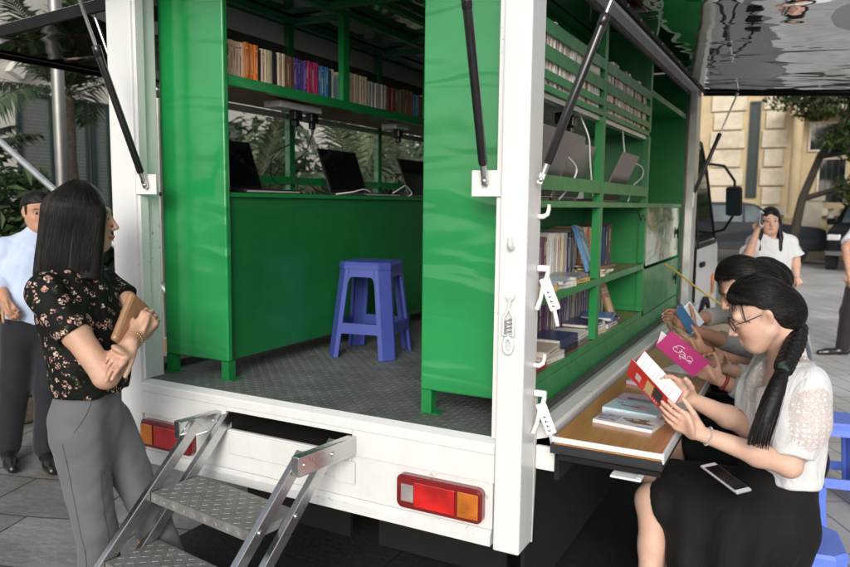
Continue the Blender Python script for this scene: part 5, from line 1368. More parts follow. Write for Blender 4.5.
# ---- open books held up by the readers
def openbook(label, s0, s1, near, far, mt, inner=True, deco=None, th=.008, name='book'):
    """s0,s1: bottom and top of the spine; near/far: vectors from spine to the fore edges"""
    s0, s1, near, far = V(s0), V(s1), V(near), V(far)
    t = thing(name, label, 'book', s0)
    def slab(v, off, thk, shrink=.0, taper=0):
        n = (s1-s0).cross(v).normalized(); 
        a = s0+(s1-s0)*shrink*.5; b_ = s1-(s1-s0)*shrink*.5; vs = []
        for k in (off, off+thk):
            vs += [a+n*k, a+v*(1-shrink)+n*k, b_+v*(1-shrink)+n*k, b_+n*k]
        return vs, [(0,3,2,1),(4,5,6,7),(0,1,5,4),(1,2,6,5),(2,3,7,6),(3,0,4,7)]
    m = MB(); mid = (near.normalized()+far.normalized())
    n1 = (s1-s0).cross(near).normalized(); sg1 = 1 if n1.dot(mid) > 0 else -1
    n2 = (s1-s0).cross(far).normalized(); sg2 = 1 if n2.dot(mid) > 0 else -1
    for v, sg in ((near, sg1), (far, sg2)):
        m.add(*slab(v, -.0008, .0016))
    part('cover', m, mt, t)
    m = MB()
    for v, sg in ((near, sg1), (far, sg2)):
        # bowed page block
        n = (s1-s0).cross(v).normalized()*sg; a = s0+(s1-s0)*.015; b_ = s1-(s1-s0)*.015; K = 6; vs = []
        for i in range(K+1):
            u = i/K; hgt = .0009+th*(1-u*.75)*math.sin(min(1, u*5+.12)*math.pi/2)
            for p in (a, b_): vs += [p+v*u*.975+n*.0009, p+v*u*.975+n*hgt]
        fs = []
        for i in range(K):
            o = i*4; fs += [(o+1,o+3,o+7,o+5),(o,o+4,o+6,o+2),(o,o+1,o+5,o+4),(o+2,o+6,o+7,o+3)]
        fs += [(0,2,3,1),(K*4,K*4+1,K*4+3,K*4+2)]
        m.add(vs, fs)
    part('pages', m, M['paper'], t)
    # lines of print on the visible far page
    m = MB(); n = (s1-s0).cross(far).normalized()*sg2
    for i in range(11):
        f = .12+.07*i; L = .55 if i % 4 == 3 else .78
        p = s0+(s1-s0)*(1-f); q = p+far*.12+n*(th+.0006); e = p+far*(.12+L*.9)+n*(th*.45+.0008); d = (s1-s0)*.012
        m.add([q, e, e+d, q+d], [(0,1,2,3)])
    part('print', m, mk('grey_print', (.52,.52,.55), .8, var=.2), t)
    if deco: deco(t, s0, s1, near, -n1*sg1)
    return t
def deco_red(t, s0, s1, v, n):
    S = s1-s0
    def pt(a, b_, k=.0012): return s0+S*a+v*b_+n*k
    for (a0, a1, b0, b1, mt) in ((.70,.82,.25,.62,'palepink'),(.42,.58,.18,.82,'gold'),(.08,.18,.2,.5,'palepink'),(.20,.40,.3,.9,'dark')):
        m = MB(); m.add([pt(a0,b0),pt(a1,b0),pt(a1,b1),pt(a0,b1)], [(0,1,2,3)]); part('picture', m, PRINT[mt], t)
    m = MB()
    for i in range(7): m.add([pt(.26+.05*i,.10,.0014),pt(.29+.05*i,.10,.0014),pt(.29+.05*i,.20,.0014),pt(.26+.05*i,.20,.0014)], [(0,1,2,3)])
    part('title', m, PRINT['palepink'], t)
def deco_pink(t, s0, s1, v, n):
    S = s1-s0; m = MB()
    def pt(a, b_): return s0+S*a+v*b_+n*.0015
    def curl(cx_, cy_, r0, r1, a0, a1, k=1):
        pts = []
        for i in range(22):
            u = i/21; a = a0+(a1-a0)*u; r = r0+(r1-r0)*u; pts.append(pt(cx_+r*math.cos(a), cy_+k*r*1.35*math.sin(a)))
        m.tube(pts, .0011, 5)
    curl(.66,.52,.13,.025,2.2,8.6); curl(.52,.50,.05,.11,0,4.6); curl(.44,.42,.10,.02,-1.5,4.9); curl(.34,.55,.11,.03,1.0,7.2,-1); curl(.55,.62,.16,.10,-.4,1.6); curl(.28,.42,.05,.02,0,5.5)
    part('flourish', m, LIGHTC, t)
REDC = mk('red_book_cover', (.55,.025,.02), .3, var=.15, vscale=25, coat=.4); PINKC = mk('magenta_book_cover', (.42,.035,.17), .3, var=.15, vscale=10, coat=.4); BLUC = mk('blue_book_cover', (.06,.19,.42), .35, var=.15, coat=.3); TANC = mk('tan_book_cover', (.42,.31,.17), .4, var=.15)
openbook('open red picture book held up by the woman with the braid', (.385,.27,.915), (.255,.27,1.04), (.024,-.052,.062), (.030,.110,.060), REDC, deco=deco_red)
openbook('open magenta book with a white swirl on its cover, held by the second reader', (.395,.768,.942), (.252,.772,1.046), (.060,-.018,.066), (.0,.10,.045), PINKC, deco=deco_pink)
openbook('open blue book held by the reader in the grey top', (.305,1.335,1.005), (.235,1.335,1.10), (.025,-.03,.05), (.045,.085,.05), BLUC)
tb = coverbook('book', 'tan book with a round emblem standing on the table against the locker', (.135,1.95,.862), R(0), .13, .19, .012, TANC, [('emblem', PRINT['brown'], [tuple(v for i in range(14) for v in (.55*math.cos(i*.4488), .40*math.sin(i*.4488)))]), ('emblem_ring', PRINT['gold'], [tuple(v for i in range(14) for v in (.38*math.cos(i*.4488), .27*math.sin(i*.4488)))])])
tb.matrix_world = Matrix.Translation(V((.16,1.80,.925))) @ Matrix.Rotation(R(62), 4, 'Y') @ Matrix.Rotation(R(90), 4, 'Z')

# ------------------------------------------------------------------ people
def nv(v): return V(v).normalized()
class Head:
    def __init__(s, c, f, u=(0,0,1), k=1.0):
        s.c = V(c); s.f = nv(f); r = s.f.cross(V(u)); s.r = r.normalized(); s.u = s.r.cross(s.f).normalized(); s.k = k
    def L(s, x, y, z): return s.c+(s.r*x+s.f*y+s.u*z)*s.k
    @property
    def M(s): return [list(s.r), list(s.f), list(s.u)]
    def e(s, x, y, z, r, **kw): return ell(s.L(x,y,z), [q*s.k for q in r], M=s.M, **kw)
    def cn(s, a, b, ra, rb, **kw): return cone(s.L(*a), s.L(*b), ra*s.k, rb*s.k, **kw)
    def local(s, P):
        q = (P-np.array(s.c))/s.k
        return q@np.array(s.r), q@np.array(s.f), q@np.array(s.u)
def head_prims(H, female=True):
    p = [H.e(0,-.012,.035, (.072,.092,.083), k=.01), H.e(0,.028,-.025, (.062,.060,.085), k=.03), H.e(0,.052,-.088, (.030 if female else .036,.030,.024), k=.035)]
    for s in (-1,1):
        p += [H.e(s*.036,.052,-.032, (.026,.028,.026), k=.02), H.cn((s*.052,.0,-.055),(s*.028,.050,-.086), .022,.018, k=.05)]
    p += [H.cn((-.042,.070,.026),(.042,.070,.026), .014,.014, k=.02)]
    for s in (-1,1): p.append(H.e(s*.031,.096,.004, (.016,.014,.009), k=.012, sub=True))
    for s in (-1,1): p += [H.e(s*.031,.079,.003, (.0135,.0115,.010), k=.003)]
    p += [H.cn((0,.088,.010),(0,.110,-.028), .0065,.0095, k=.012), H.e(-.011,.099,-.034, (.0075,.009,.0065), k=.006), H.e(.011,.099,-.034, (.0075,.009,.0065), k=.006)]
    p += [H.e(0,.0885,-.0605, (.019,.0075,.0045), k=.008), H.e(0,.0870,-.0700, (.016,.0078,.0052), k=.008)]
    for s in (-1,1):
        p += [H.e(s*.077,-.010,-.006, (.010,.020,.032), k=.006), H.e(s*.087,-.004,-.004, (.006,.010,.018), k=.004, sub=True)]
    return p
def skinpaint(H, tone, lips=(.40,.16,.14), brow=(.03,.022,.018)):
    tone = np.array(tone)
    def f(P):
        x, y, z = H.local(P); C = np.tile(tone, (len(P),1))
        near = (np.abs(x) < .09) & (y > -.1) & (np.abs(z) < .14)
        def put(w, c):
            w = np.clip(w, 0, 1)[:,None]*near[:,None]; C[:] = C*(1-w)+np.array(c)*w
        ch = np.exp(-(((np.abs(x)-.042)/.022)**2+((z+.035)/.022)**2))*(y > .02); put(ch*.35, tone*np.array([1.05,.72,.66]))
        lp = np.maximum(1-((x/.021)**2+((z+.0655)/.0098)**2), 0)*2.2*(y > .075); put(lp, lips)
        mo = np.maximum(1-((x/.022)**2+((z+.0655)/.0022)**2), 0)*2*(y > .075); put(mo, (.12,.03,.03))
        ax = np.abs(x); bz = .027-((ax-.026)/.03)**2*.007
        br = np.maximum(1-(((ax-.032)/.020)**2+((z-bz)/.0048)**2), 0)*2.2*(y > .05); put(br, brow)
        ey = (((ax-.031)/.0125)**2+((z-.003)/.0050)**2 < 1)*(y > .07); put(ey*1.0, (.40,.36,.34))
        ir = (((ax-.031)/.0062)**2+((z-.003)/.0062)**2 < 1)*(y > .07); put(ir*1.0, (.02,.012,.01))
        Nn = None
        for (c_, dv_) in NAILS:
            dd_ = np.linalg.norm(P-np.array(c_), axis=1); w_ = np.clip(1.6-dd_/.0045, 0, 1)
            if w_.max() > 0: C[:] = C*(1-.7*w_[:,None])+np.array([.66,.40,.34])*.7*w_[:,None]
        for (c_, dv_, r_) in KNUCK:
            q_ = P-np.array(c_); s_ = q_@np.array(dv_); dd_ = np.linalg.norm(q_, axis=1); w_ = np.clip(1.7-dd_/(r_*1.15), 0, 1)*(s_ > 0)
            if w_.max() > 0: C[:] = C*(1-.22*w_[:,None]*np.array([.55,.9,1.0]))
        ld = np.maximum(1-np.abs((((ax-.031)/.0145)**2+((z-.004)/.0075)**2)-1)/.4, 0)*(y > .06)*(z > .003); put(ld, (.05,.03,.025))
        return C
    return f
def ortho(d, n):
    d = nv(d); n = V(n); n = (n-d*n.dot(d)).normalized(); return d, n
NAILS = []; KNUCK = []
def hand(w, d, pn, side, curl, s=1.0, thumb=.25, spread=0.0, tcurl=20, tk=.70):
    """w wrist, d towards the knuckles, pn way the palm faces, side +1/-1 chooses the thumb side"""
    d, pn = ortho(d, pn); ts = d.cross(pn)*side; w = V(w); p = []
    by = [.080,.083,.079,.072]; bx = [.029,.0095,-.0095,-.027]; FL = [.068,.076,.070,.055]; fr = [.0083,.0085,.0080,.0070]
    p.append(ell(w+d*.045*s-pn*.001, [.036*s,.050*s,.0145*s], k=.012, M=[list(ts), list(d), list(pn)]))
    for i in range(4):
        b0 = w+ts*bx[i]*.5*s+d*.008*s; b1 = w+d*by[i]*s+ts*bx[i]*s
        p.append(cone(b0, b1, .0125*s, .0102*s, k=.010))
        cl = curl[i] if isinstance(curl[i], (tuple, list)) else (curl[i], curl[i]*.9, curl[i]*.6)
        a = 0; q = b1; fd0 = (d+ts*spread*(1.5-i)*.12).normalized()
        for j, fr_ in enumerate((.46,.30,.24)):
            a += R(cl[j]); dv = fd0*math.cos(a)+pn*math.sin(a); e = q+dv*FL[i]*fr_*s
            r0 = fr[i]*(1-.09*j); p.append(cone(q, e, r0*s, r0*.92*s, k=.0035))
            dors = (fd0*math.sin(a)-pn*math.cos(a)); KNUCK.append((q.copy(), dors.copy(), r0*s))
            if j == 2: NAILS.append((e-dv*.001*s+dors*r0*.8*s, dors.copy()))
            q = e
    t0 = w+d*.018*s+ts*.020*s; td = (d*.62+ts*tk+pn*thumb).normalized()
    t1 = t0+td*.042*s; p.append(cone(t0, t1, .0145*s, .0105*s, k=.012))
    td2 = (td*math.cos(R(tcurl))+d*math.sin(R(tcurl))).normalized(); t2 = t1+td2*.031*s; t3 = t2+(td2+d*.3).normalized()*.024*s
    p.append(cone(t1, t2, .0098*s, .0090*s, k=.004)); p.append(cone(t2, t3, .0090*s, .0072*s, k=.004))
    return p
def arm(sh, el, wr, r=(.046,.040,.037,.024), k=.02):
    sh, el, wr = V(sh), V(el), V(wr)
    return [cone(sh, sh.lerp(el,.5), r[0], r[0]*.94, k), cone(sh.lerp(el,.5), el, r[0]*.94, r[1], k), cone(el, el.lerp(wr,.35), r[1]*.96, r[2]*1.03, k), cone(el.lerp(wr,.35), wr, r[2]*1.03, r[3], k)]
def leg(hp, kn, an, r=(.078,.052,.050,.033), k=.03):
    hp, kn, an = V(hp), V(kn), V(an); fwd = (kn-(hp+an)*.5)
    back = -fwd.normalized() if fwd.length > .02 else V((0,0,0))
    return [cone(hp, kn, r[0], r[1], k), cone(kn, kn.lerp(an,.32)+back*.012, r[1]*.95, r[2]*1.05, k), cone(kn.lerp(an,.32)+back*.012, an, r[2]*1.05, r[3], k)]
def foot(an, d, L=.17, r=.032, heel=.0):
    an = V(an); d = nv((d[0], d[1], 0)); z = an.z-.05
    return [cone(an, (an.x-d.x*.02, an.y-d.y*.02, z), .034,.030,.02), cone((an.x-d.x*.03, an.y-d.y*.03, z-.005), V((an.x,an.y,z-.012))+d*L*.55, .028,.030,.02), cone(V((an.x,an.y,z-.012))+d*L*.55, V((an.x,an.y,z-.020))+d*L, .030,.022,.02)]
def shoes(t, ankles, d, mat, L=.20, name='shoe'):
    for an in ankles:
        an = V(an); dd = nv((d[0],d[1],0)); sd = V((-dd.y, dd.x, 0)); b = V((an.x,an.y,0))
        p = [cone(b-dd*.045+V((0,0,.040)), b+dd*.03+V((0,0,.050)), .036,.040,.02), cone(b+dd*.03+V((0,0,.042)), b+dd*L*.62+V((0,0,.030)), .040,.040,.03), cone(b+dd*L*.62+V((0,0,.030)), b+dd*(L-.02)+V((0,0,.024)), .040,.028,.02), cone(b-dd*.03+V((0,0,.05)), b-dd*.02+V((0,0,.085)), .036,.040,.02)]
        part(name, sdfmesh('shoe', p, .006, mat, 1, cuts=[((0,0,.004),(0,0,-1))]), mat, t)
def torso(pts, rad, f, s=.66, k=.05): return chain(pts, rad, k, flat=f, s=s)
def strands(name, curves, mat, t, r=.0011, parent=None):
    m = MB()
    for c in curves:
        n = len(c); m.tube(c, [r*(.6+.4*math.sin(math.pi*min(1, (i+1)/n*.9))) for i in range(n)], 3, 0, caps=False)
    return part(name, m, mat, parent or t)
def eldir(H, ctr, rad, v, off=0.0):
    v = V(v); v = v.normalized(); k = 1/math.sqrt((v.x/rad[0])**2+(v.y/rad[1])**2+(v.z/rad[2])**2)+off
    return H.L(ctr[0]+v.x*k, ctr[1]+v.y*k, ctr[2]+v.z*k)
def slerp(a, b, t):
    a = V(a).normalized(); b = V(b).normalized(); o = math.acos(max(-1, min(1, a.dot(b))))
    if o < 1e-4: return a
    return (a*math.sin((1-t)*o)+b*math.sin(t*o))/math.sin(o)
from mathutils.kdtree import KDTree
def snap(curves, obj, lift=.0006, frm=0, maxd=.05):
    """lay curves on the surface of a mesh"""
    me = obj.data; n = len(me.vertices); top = obj
    while top.parent is not None: top = top.parent
    off = V(top.location); kd = KDTree(n); 
    for i, v in enumerate(me.vertices): kd.insert(v.co, i)
    kd.balance(); out = []
    for c in curves:
        d = []
        for j, p in enumerate(c):
            q = V(p)-off; hits = kd.find_n(q, 4); w = V((0,0,0)); nn = V((0,0,0)); tw = 0
            for co, i, dist in hits: k = 1/(dist+.002); w += co*k; nn += me.vertices[i].normal*k; tw += k
            w /= tw; nn.normalize()
            if (w-q).length > maxd: d.append(V(p)); continue
            # stay on the tangent plane under the strand point
            q2 = q-nn*((q-w).dot(nn)); d.append(q2+off+nn*lift*(1+.8*math.sin(j*1.7+len(out))))
        out.append(d)
    return out
def person(label, base, group=None): return thing('person', label, 'person', base, 0, group)
def split_mats(me, mats, fn):
    n = len(me.polygons); c = np.zeros(n*3, np.float32); me.polygons.foreach_get('center', c); c = c.reshape(-1,3)
    me.materials.clear(); [me.materials.append(x) for x in mats]
    me.polygons.foreach_set('material_index', fn(c).astype(np.int32)); me.update(); return me
def swept_hair(t, H, rs, seed=0, n=650, back=True, ribbons=True):
    ctr, rad = (0,-.014,.034), (.083,.104,.096)
    nrm = H.r*0-H.f*.42+H.u*.90
    p = [ell(H.L(*ctr), [q*H.k for q in rad], M=H.M, k=.01, cut=[(H.L(0,.070,.080), -nrm)])]
    p += [H.e(0,-.070,-.020, (.072,.050,.078), k=.03), H.e(0,-.085,-.045, (.05,.045,.06), k=.03)]
    for s in (-1,1): p.append(H.cn((s*.068,-.012,.038),(s*.052,-.070,-.02), .014,.03, k=.02))
    ho = part('hair', sdfmesh('hair', p, .005, M['hairx'], 2, disp=lambda P: .0005*wave(P,77,240)), M['hairx'], t)
    if ribbons:
        cv = []
        for i in range(n):
            a = rs.uniform(-1.45,1.45); 
            st = V((math.sin(a)*.8, .86*math.cos(a)**.6 if math.cos(a) > 0 else 0, .50-.52*abs(math.sin(a))**2+rs.uniform(0,.5)))
            en = V((rs.uniform(-.35,.35), -.80, -.62+rs.uniform(-.2,.2)))
            off = rs.uniform(-.001,.0012); c = []
            for j in range(14):
                u = j/13; c.append(eldir(H, ctr, (rad[0]*1.005, rad[1]*1.01, rad[2]*1.005), slerp(st, en, u), off+.0010*math.sin(u*3.1)+(.002*u*u)))
            cv.append(c)
        cv = snap(cv, ho, .0008)
        # soft hairline: fine strands that start on the skin and run back into the swept hair
        def sg(v):
            k = 1/math.sqrt((v.x/rad[0])**2+(v.y/rad[1])**2+(v.z/rad[2])**2); y = ctr[1]+v.y*k; z = ctr[2]+v.z*k; return -(y-.070)*.42+(z-.080)*.90
        for i in range(n//2):
            a = rs.uniform(-1.5,1.5); lo_, hi_ = -.6, 1.4
            def dr(e): return V((math.sin(a)*math.cos(e), math.cos(a)*math.cos(e), math.sin(e)))
            for _ in range(22):
                md = (lo_+hi_)/2
                if sg(dr(md)) < 0: lo_ = md
                else: hi_ = md
            d0 = rs.uniform(.02,.13); d1 = rs.uniform(.10,.30); sl = rs.uniform(-.1,.1)-.25*math.sin(a); c = []
            for j in range(8):
                u = j/7; e = lo_-d0+(d0+d1)*u; v = dr(e); v = V((v.x+sl*0, v.y, v.z)); f = .90+.112*min(1, u*(d0+d1)/(d0+.05))
                k = f/math.sqrt((v.x/rad[0])**2+(v.y/rad[1])**2+(v.z/rad[2])**2); c.append(H.L(ctr[0]+v.x*k, ctr[1]+v.y*k, ctr[2]+v.z*k))
            cv.append(c)
        strands('hair_strand', cv, M['strand'], t, .0008, ho)
    return ho
rs = random.Random(99)

# ---- the reader with the braid
W1 = person('woman with a braid and glasses in a white lace blouse, reading an open red book', (.70,.60,0))
H1 = Head((0.624,0.491,1.239), (-.95,-.16,-.50), (-.42,-.12,.9), .98)
NB1 = V((0.709,0.578,1.030)); 
S1L = V((.765,.450,1.020)); S1R = V((.675,.715,1.020))
E1L = V((0.741,0.371,0.787)); K1L = V((0.484,0.270,0.879)); E1R = V((.60,.60,.83)); K1R = V((0.434,0.434,0.942))
PV1 = V((.745,.60,.55)); CH1 = V((.715,.585,.90)); fw1 = (-.92,-.38,0)
b = head_prims(H1)
b += [H1.cn((0,-.030,-.055),(0,-.03,-.09), .047,.046, k=.02), cone(H1.L(0,-.032,-.08), NB1+V((.004,.004,-.03)), .045,.052,.02)]
b += torso([NB1+V((.01,0,-.05)), CH1, V((.72,.60,.70)), PV1], [.085,.120,.100,.110], fw1, .62)
b += [cone(NB1+V((.0,0,-.03)), S1L, .045,.042,.03), cone(NB1+V((0,0,-.03)), S1R, .045,.042,.03)]
b += arm(S1L, E1L, K1L, (.044,.034,.035,.0235)) + arm(S1R, E1R, K1R, (.044,.038,.036,.0235))
b += hand(K1L, V((0.386,0.205,0.954))-K1L, (-.30,.80,.30), -1, [(4,16,12),(8,18,12),(12,20,14),(18,24,16)], .98, thumb=.55, tk=.30)
b += hand(K1R, V((0.340,0.383,1.022))-K1R, (.05,-.80,-.35), 1, [(14,22,14),(16,24,14),(18,26,16),(24,28,18)], .97, thumb=.45, tcurl=30)
KN1L, KN1R = V((.315,.515,.535)), V((.30,.70,.545)); AN1L, AN1R = V((.335,.375,.10)), V((.40,.70,.10))
b += leg(V((.70,.52,.55)), KN1L, AN1L, (.078,.060,.045,.034)) + leg(V((.70,.69,.55)), KN1R, AN1R, (.078,.056,.047,.034)) + foot(AN1L, (-1,-.3,0)) + foot(AN1R, (-1,0,0))
TONE1 = (.60,.395,.305)
part('body', sdfmesh('body', b, .0042, M['skin'], 1, paint=skinpaint(H1, TONE1, (.50,.13,.14))), M['skin'], W1)
# blouse: torso, yoke, puffed sleeves
bl_ = torso([NB1+V((.008,.004,-.035)), CH1+V((0,0,.03)), V((.725,.60,.72)), V((.725,.60,.64))], [.105,.156,.142,.150], fw1, .68, .06)
bl_ += [cone(NB1+V((.012,0,-.045)), S1L, .062,.068,.05), cone(NB1+V((.012,0,-.045)), S1R, .062,.068,.05)]
bl_ += [H1.e(0,0,0,(.001,.001,.001), k=.0)][:0]
def sleeve(S, E):
    dn = (S-E).normalized()
    return [cone(S+V((0,0,-.005)), S.lerp(E,.45), .068,.083,.04, cut=[(E+dn*.035, -dn)]), cone(S.lerp(E,.45), E, .083,.056,.03, cut=[(E+dn*.030, -dn)])]
bl_ += sleeve(S1L, E1L) + sleeve(S1R, E1R)
bl_.append(cone(NB1+V((0,0,.03)), NB1+V((-.018,-.012,.10)), .072,.07,.012, sub=True))
bl_.append(ell(NB1+V((-.055,-.030,.005)), (.055,.060,.055), .012, sub=True))
dS = (S1L-E1L).normalized()
me = sdfmesh('blouse', bl_, .0048, M['white_shirt'], 2, hollow=.010, cuts=[((0,0,.685),(0,0,-1))], disp=lambda P: .006*wave(P,3,26)+.0030*wave(P,4,60)+.0022*np.sin(P[:,0]*75-P[:,1]*50+P[:,2]*18))
def lacefn(C):
    C = C+0.0
    d0 = np.linalg.norm(C-np.array(NB1), axis=1); yoke = (d0 < .145)&(C[:,2] > .90)
    m_ = np.array(S1L.lerp(E1L,.38)); ax = np.array(dS); q = C-m_; al = q@ax; outd = np.array(nv((.55,-.80,0))); ou = q@outd; tv = np.cross(ax, outd); la = q@tv
    ov = ((al/.098)**2+(la/.070)**2 < 1)&(ou > .01)
    return (yoke|ov)
split_mats(me, [M['white_shirt'], M['lace']], lacefn)
part('blouse', me, [M['white_shirt'], M['lace']][0], W1)
# skirt
sk = [cone((.705,.60,.52), (.705,.60,.69), .146,.146,.04, flat=fw1, s=.84), cone((.70,.55,.50), (.71,.535,.35), .10,.085,.05), cone((.72,.50,.535), KN1L+V((.05,0,.0)), .118,.088,.06), cone((.72,.70,.535), KN1R+V((.05,0,.0)), .118,.088,.06), cone((.52,.60,.53), (.40,.60,.53), .10,.08,.06)]
for (a, c, ra, rb) in (((.68,.50,.52),(.655,.435,.33),.105,.105), ((.60,.47,.50),(.56,.43,.30),.10,.10), ((.47,.48,.48),(.43,.42,.30),.085,.075), ((.45,.70,.5),(.43,.72,.3),.08,.08)): sk.append(cone(a, c, ra, rb, .07))
part('skirt', sdfmesh('skirt', sk, .0065, M['black_cloth'], 2, cuts=[((0,0,.28),(0,0,-1)), ((.335,.5,.5),(-1,-.05,-.30)), ((0,0,.73),(0,0,1))], disp=lambda P: .006*wave(P,8,30)*np.clip((.75-P[:,2])*2.5,0,1)+.011*np.sin(P[:,0]*58+P[:,1]*34+3*wave(P,10,9))*np.clip((.66-P[:,2])*3.2,0,1)), M['black_cloth'], W1)
shoes(W1, (AN1L, AN1R), (-1,-.15,0), M['leather'])
swept_hair(W1, H1, random.Random(3))
# braid
bp = [V(q) for q in ((0.733,0.543,1.196), (0.731,0.469,1.158), (0.717,0.390,1.126), (0.705,0.323,1.097))]
def cr(P_, n):
    P_ = [P_[0]*2-P_[1]]+list(P_)+[P_[-1]*2-P_[-2]]; out = []
    for i in range(1, len(P_)-2):
        for k in range(n):
            t = k/n; a, b_, c, d = P_[i-1:i+3]
            out.append(.5*((2*b_)+(c-a)*t+(2*a-5*b_+4*c-d)*t*t+(3*b_-a-3*c+d)*t**3))
    return out+[P_[-2]]
path = cr(bp, 6); N_ = len(path)
viewd = nv((.463,-.879,.1)); br_ = []
for i in range(N_-1):
    tg = (path[min(i+1,N_-1)]-path[max(0,i-1)]).normalized(); sd = tg.cross(viewd).normalized(); dp = sd.cross(tg)
for s in (0,1,2):
    st_ = []
    for i in range(64):
        u = i/63*(N_-1); k = min(N_-2, int(u)); c = path[k].lerp(path[k+1], u-k); tg = (path[min(k+2,N_-1)]-path[max(0,k-1)]).normalized(); sd = tg.cross(viewd).normalized(); dp = sd.cross(tg)
        ph = i/63*2*math.pi*3.0+s*2*math.pi/3; st_.append(c+sd*.017*math.sin(ph)+dp*.011*math.sin(2*ph))
    br_ += chain(st_, [.0165-.004*i/63 for i in range(64)], .003)
tailp = cr([V(q) for q in ((0.705,0.323,1.097), (0.693,0.282,1.053), (0.674,0.247,0.986), (0.657,0.225,0.922), (0.649,0.215,0.878))], 5)
NT = len(tailp)
tl = chain(tailp[:-2], [.013+.012*math.sin(math.pi*min(1,(i/NT)*1.05))**.8*(1 if i < NT*.6 else max(.1,(1-(i/NT-.6)/.4))) - (.010*max(0,(i/NT-.6)/.4)) for i in range(NT-2)], .01)
bo = part('braid', sdfmesh('braid', br_+tl, .0042, M['hair'], 1, disp=lambda P: .0012*wave(P,9,300)), M['hair'], W1)
cv = []; r_ = random.Random(12)
for i in range(420):
    ox, oy = max(-.020,min(.020,r_.gauss(0,.012))), max(-.018,min(.018,r_.gauss(0,.011))); L0 = 1-.40*r_.random()**1.6; c = []
    for j in range(NT):
        u = j/(NT-1)*L0; k = min(NT-2, int(u*(NT-1))); q = tailp[k].lerp(tailp[k+1], u*(NT-1)-k); tg = (tailp[k+1]-tailp[k]).normalized(); sd = tg.cross(viewd).normalized(); dp = sd.cross(tg)
        w = .45+1.0*u+.35*math.sin(3*u); c.append(q+sd*ox*w+dp*abs(oy)*w)
    cv.append(c)
strands('hair_strand', cv, M['strand'], W1, .0009, bo)
m = MB(); q0, q1 = path[-1]+(path[-1]-path[-2]).normalized()*-.004, path[-1]+(path[-1]-path[-2]).normalized()*.016
m.tube([q0, q0.lerp(q1,.3), q0.lerp(q1,.7), q1], [.016,.0195,.0195,.016], 16); part('hair_tie', m, M['hairtie'], W1)
cv = []; r_ = random.Random(77)
for i in range(46):
    a = r_.uniform(-1.5,1.5); st = V((math.sin(a)*.8, .7*max(0, math.cos(a))-.1, .55+r_.uniform(0,.4))); en = V((r_.uniform(-.9,.9), -.6, -.4+r_.uniform(-.5,.5))); c = []
    for j in range(10):
        u = j/9; c.append(eldir(H1, (0,-.014,.034), (.083,.104,.096), slerp(st, en, u*r_.uniform(.95,1.0)), .002+.012*u*u*r_.uniform(.6,1.2)))
    cv.append(c)
strands('loose_strand', cv, M['strand'], W1, .00045)
# glasses
m = MB()
for s in (-1,1):
    rim = [H1.L(s*.033+.0235*math.cos(a)*(1 if abs(math.cos(a))<.8 else .97), .101-.012*abs(s*.033+.0235*math.cos(a))/.06, .001+.0185*math.sin(a)) for a in [2*math.pi*i/20 for i in range(21)]]
    m.tube(rim, .0017, 6); m.tube([H1.L(s*.057,.090,.007), H1.L(s*.072,.05,.008), H1.L(s*.079,-.004,.010), H1.L(s*.076,-.03,-.006)], .0016, 6)
m.tube([H1.L(-.011,.100,.004), H1.L(0,.104,.007), H1.L(.011,.100,.004)], .0015, 6); part('glasses', m, M['frame'], W1)
# bracelet on the near wrist
def band(t, name, c, ax, r, w, mat, beads=0):
    ax = nv(ax); a = ax.orthogonal().normalized(); b_ = ax.cross(a); m = MB()
    if beads:
        for i in range(beads): th = 2*math.pi*i/beads; m.ball(V(c)+(a*math.cos(th)+b_*math.sin(th))*r, w, u=8, w=6)
    else: m.tube([V(c)+(a*math.cos(2*math.pi*i/24)+b_*math.sin(2*math.pi*i/24))*r for i in range(25)], w, 8)
    return part(name, m, mat, t)
band(W1, 'bracelet', K1L.lerp(E1L,.10), E1L-K1L, .0285, .0030, M['silver'], 26)
# phone lying on her lap
lap = V((0.557,0.389,0.704))
Mx = Matrix(((.62,.75,0,0),(-.70,.60,0,0),(0,0,1,0),(0,0,0,1)))
xa = nv((.50,.86,-.05)); ya = nv((-.83,.47,.30)); za = xa.cross(ya).normalized(); ya = za.cross(xa)
phone('silver-edged smartphone lying on the black skirt of the woman with the braid', lap, Matrix(((xa.x,ya.x,za.x,0),(xa.y,ya.y,za.y,0),(xa.z,ya.z,za.z,0),(0,0,0,1))), .150, .074)

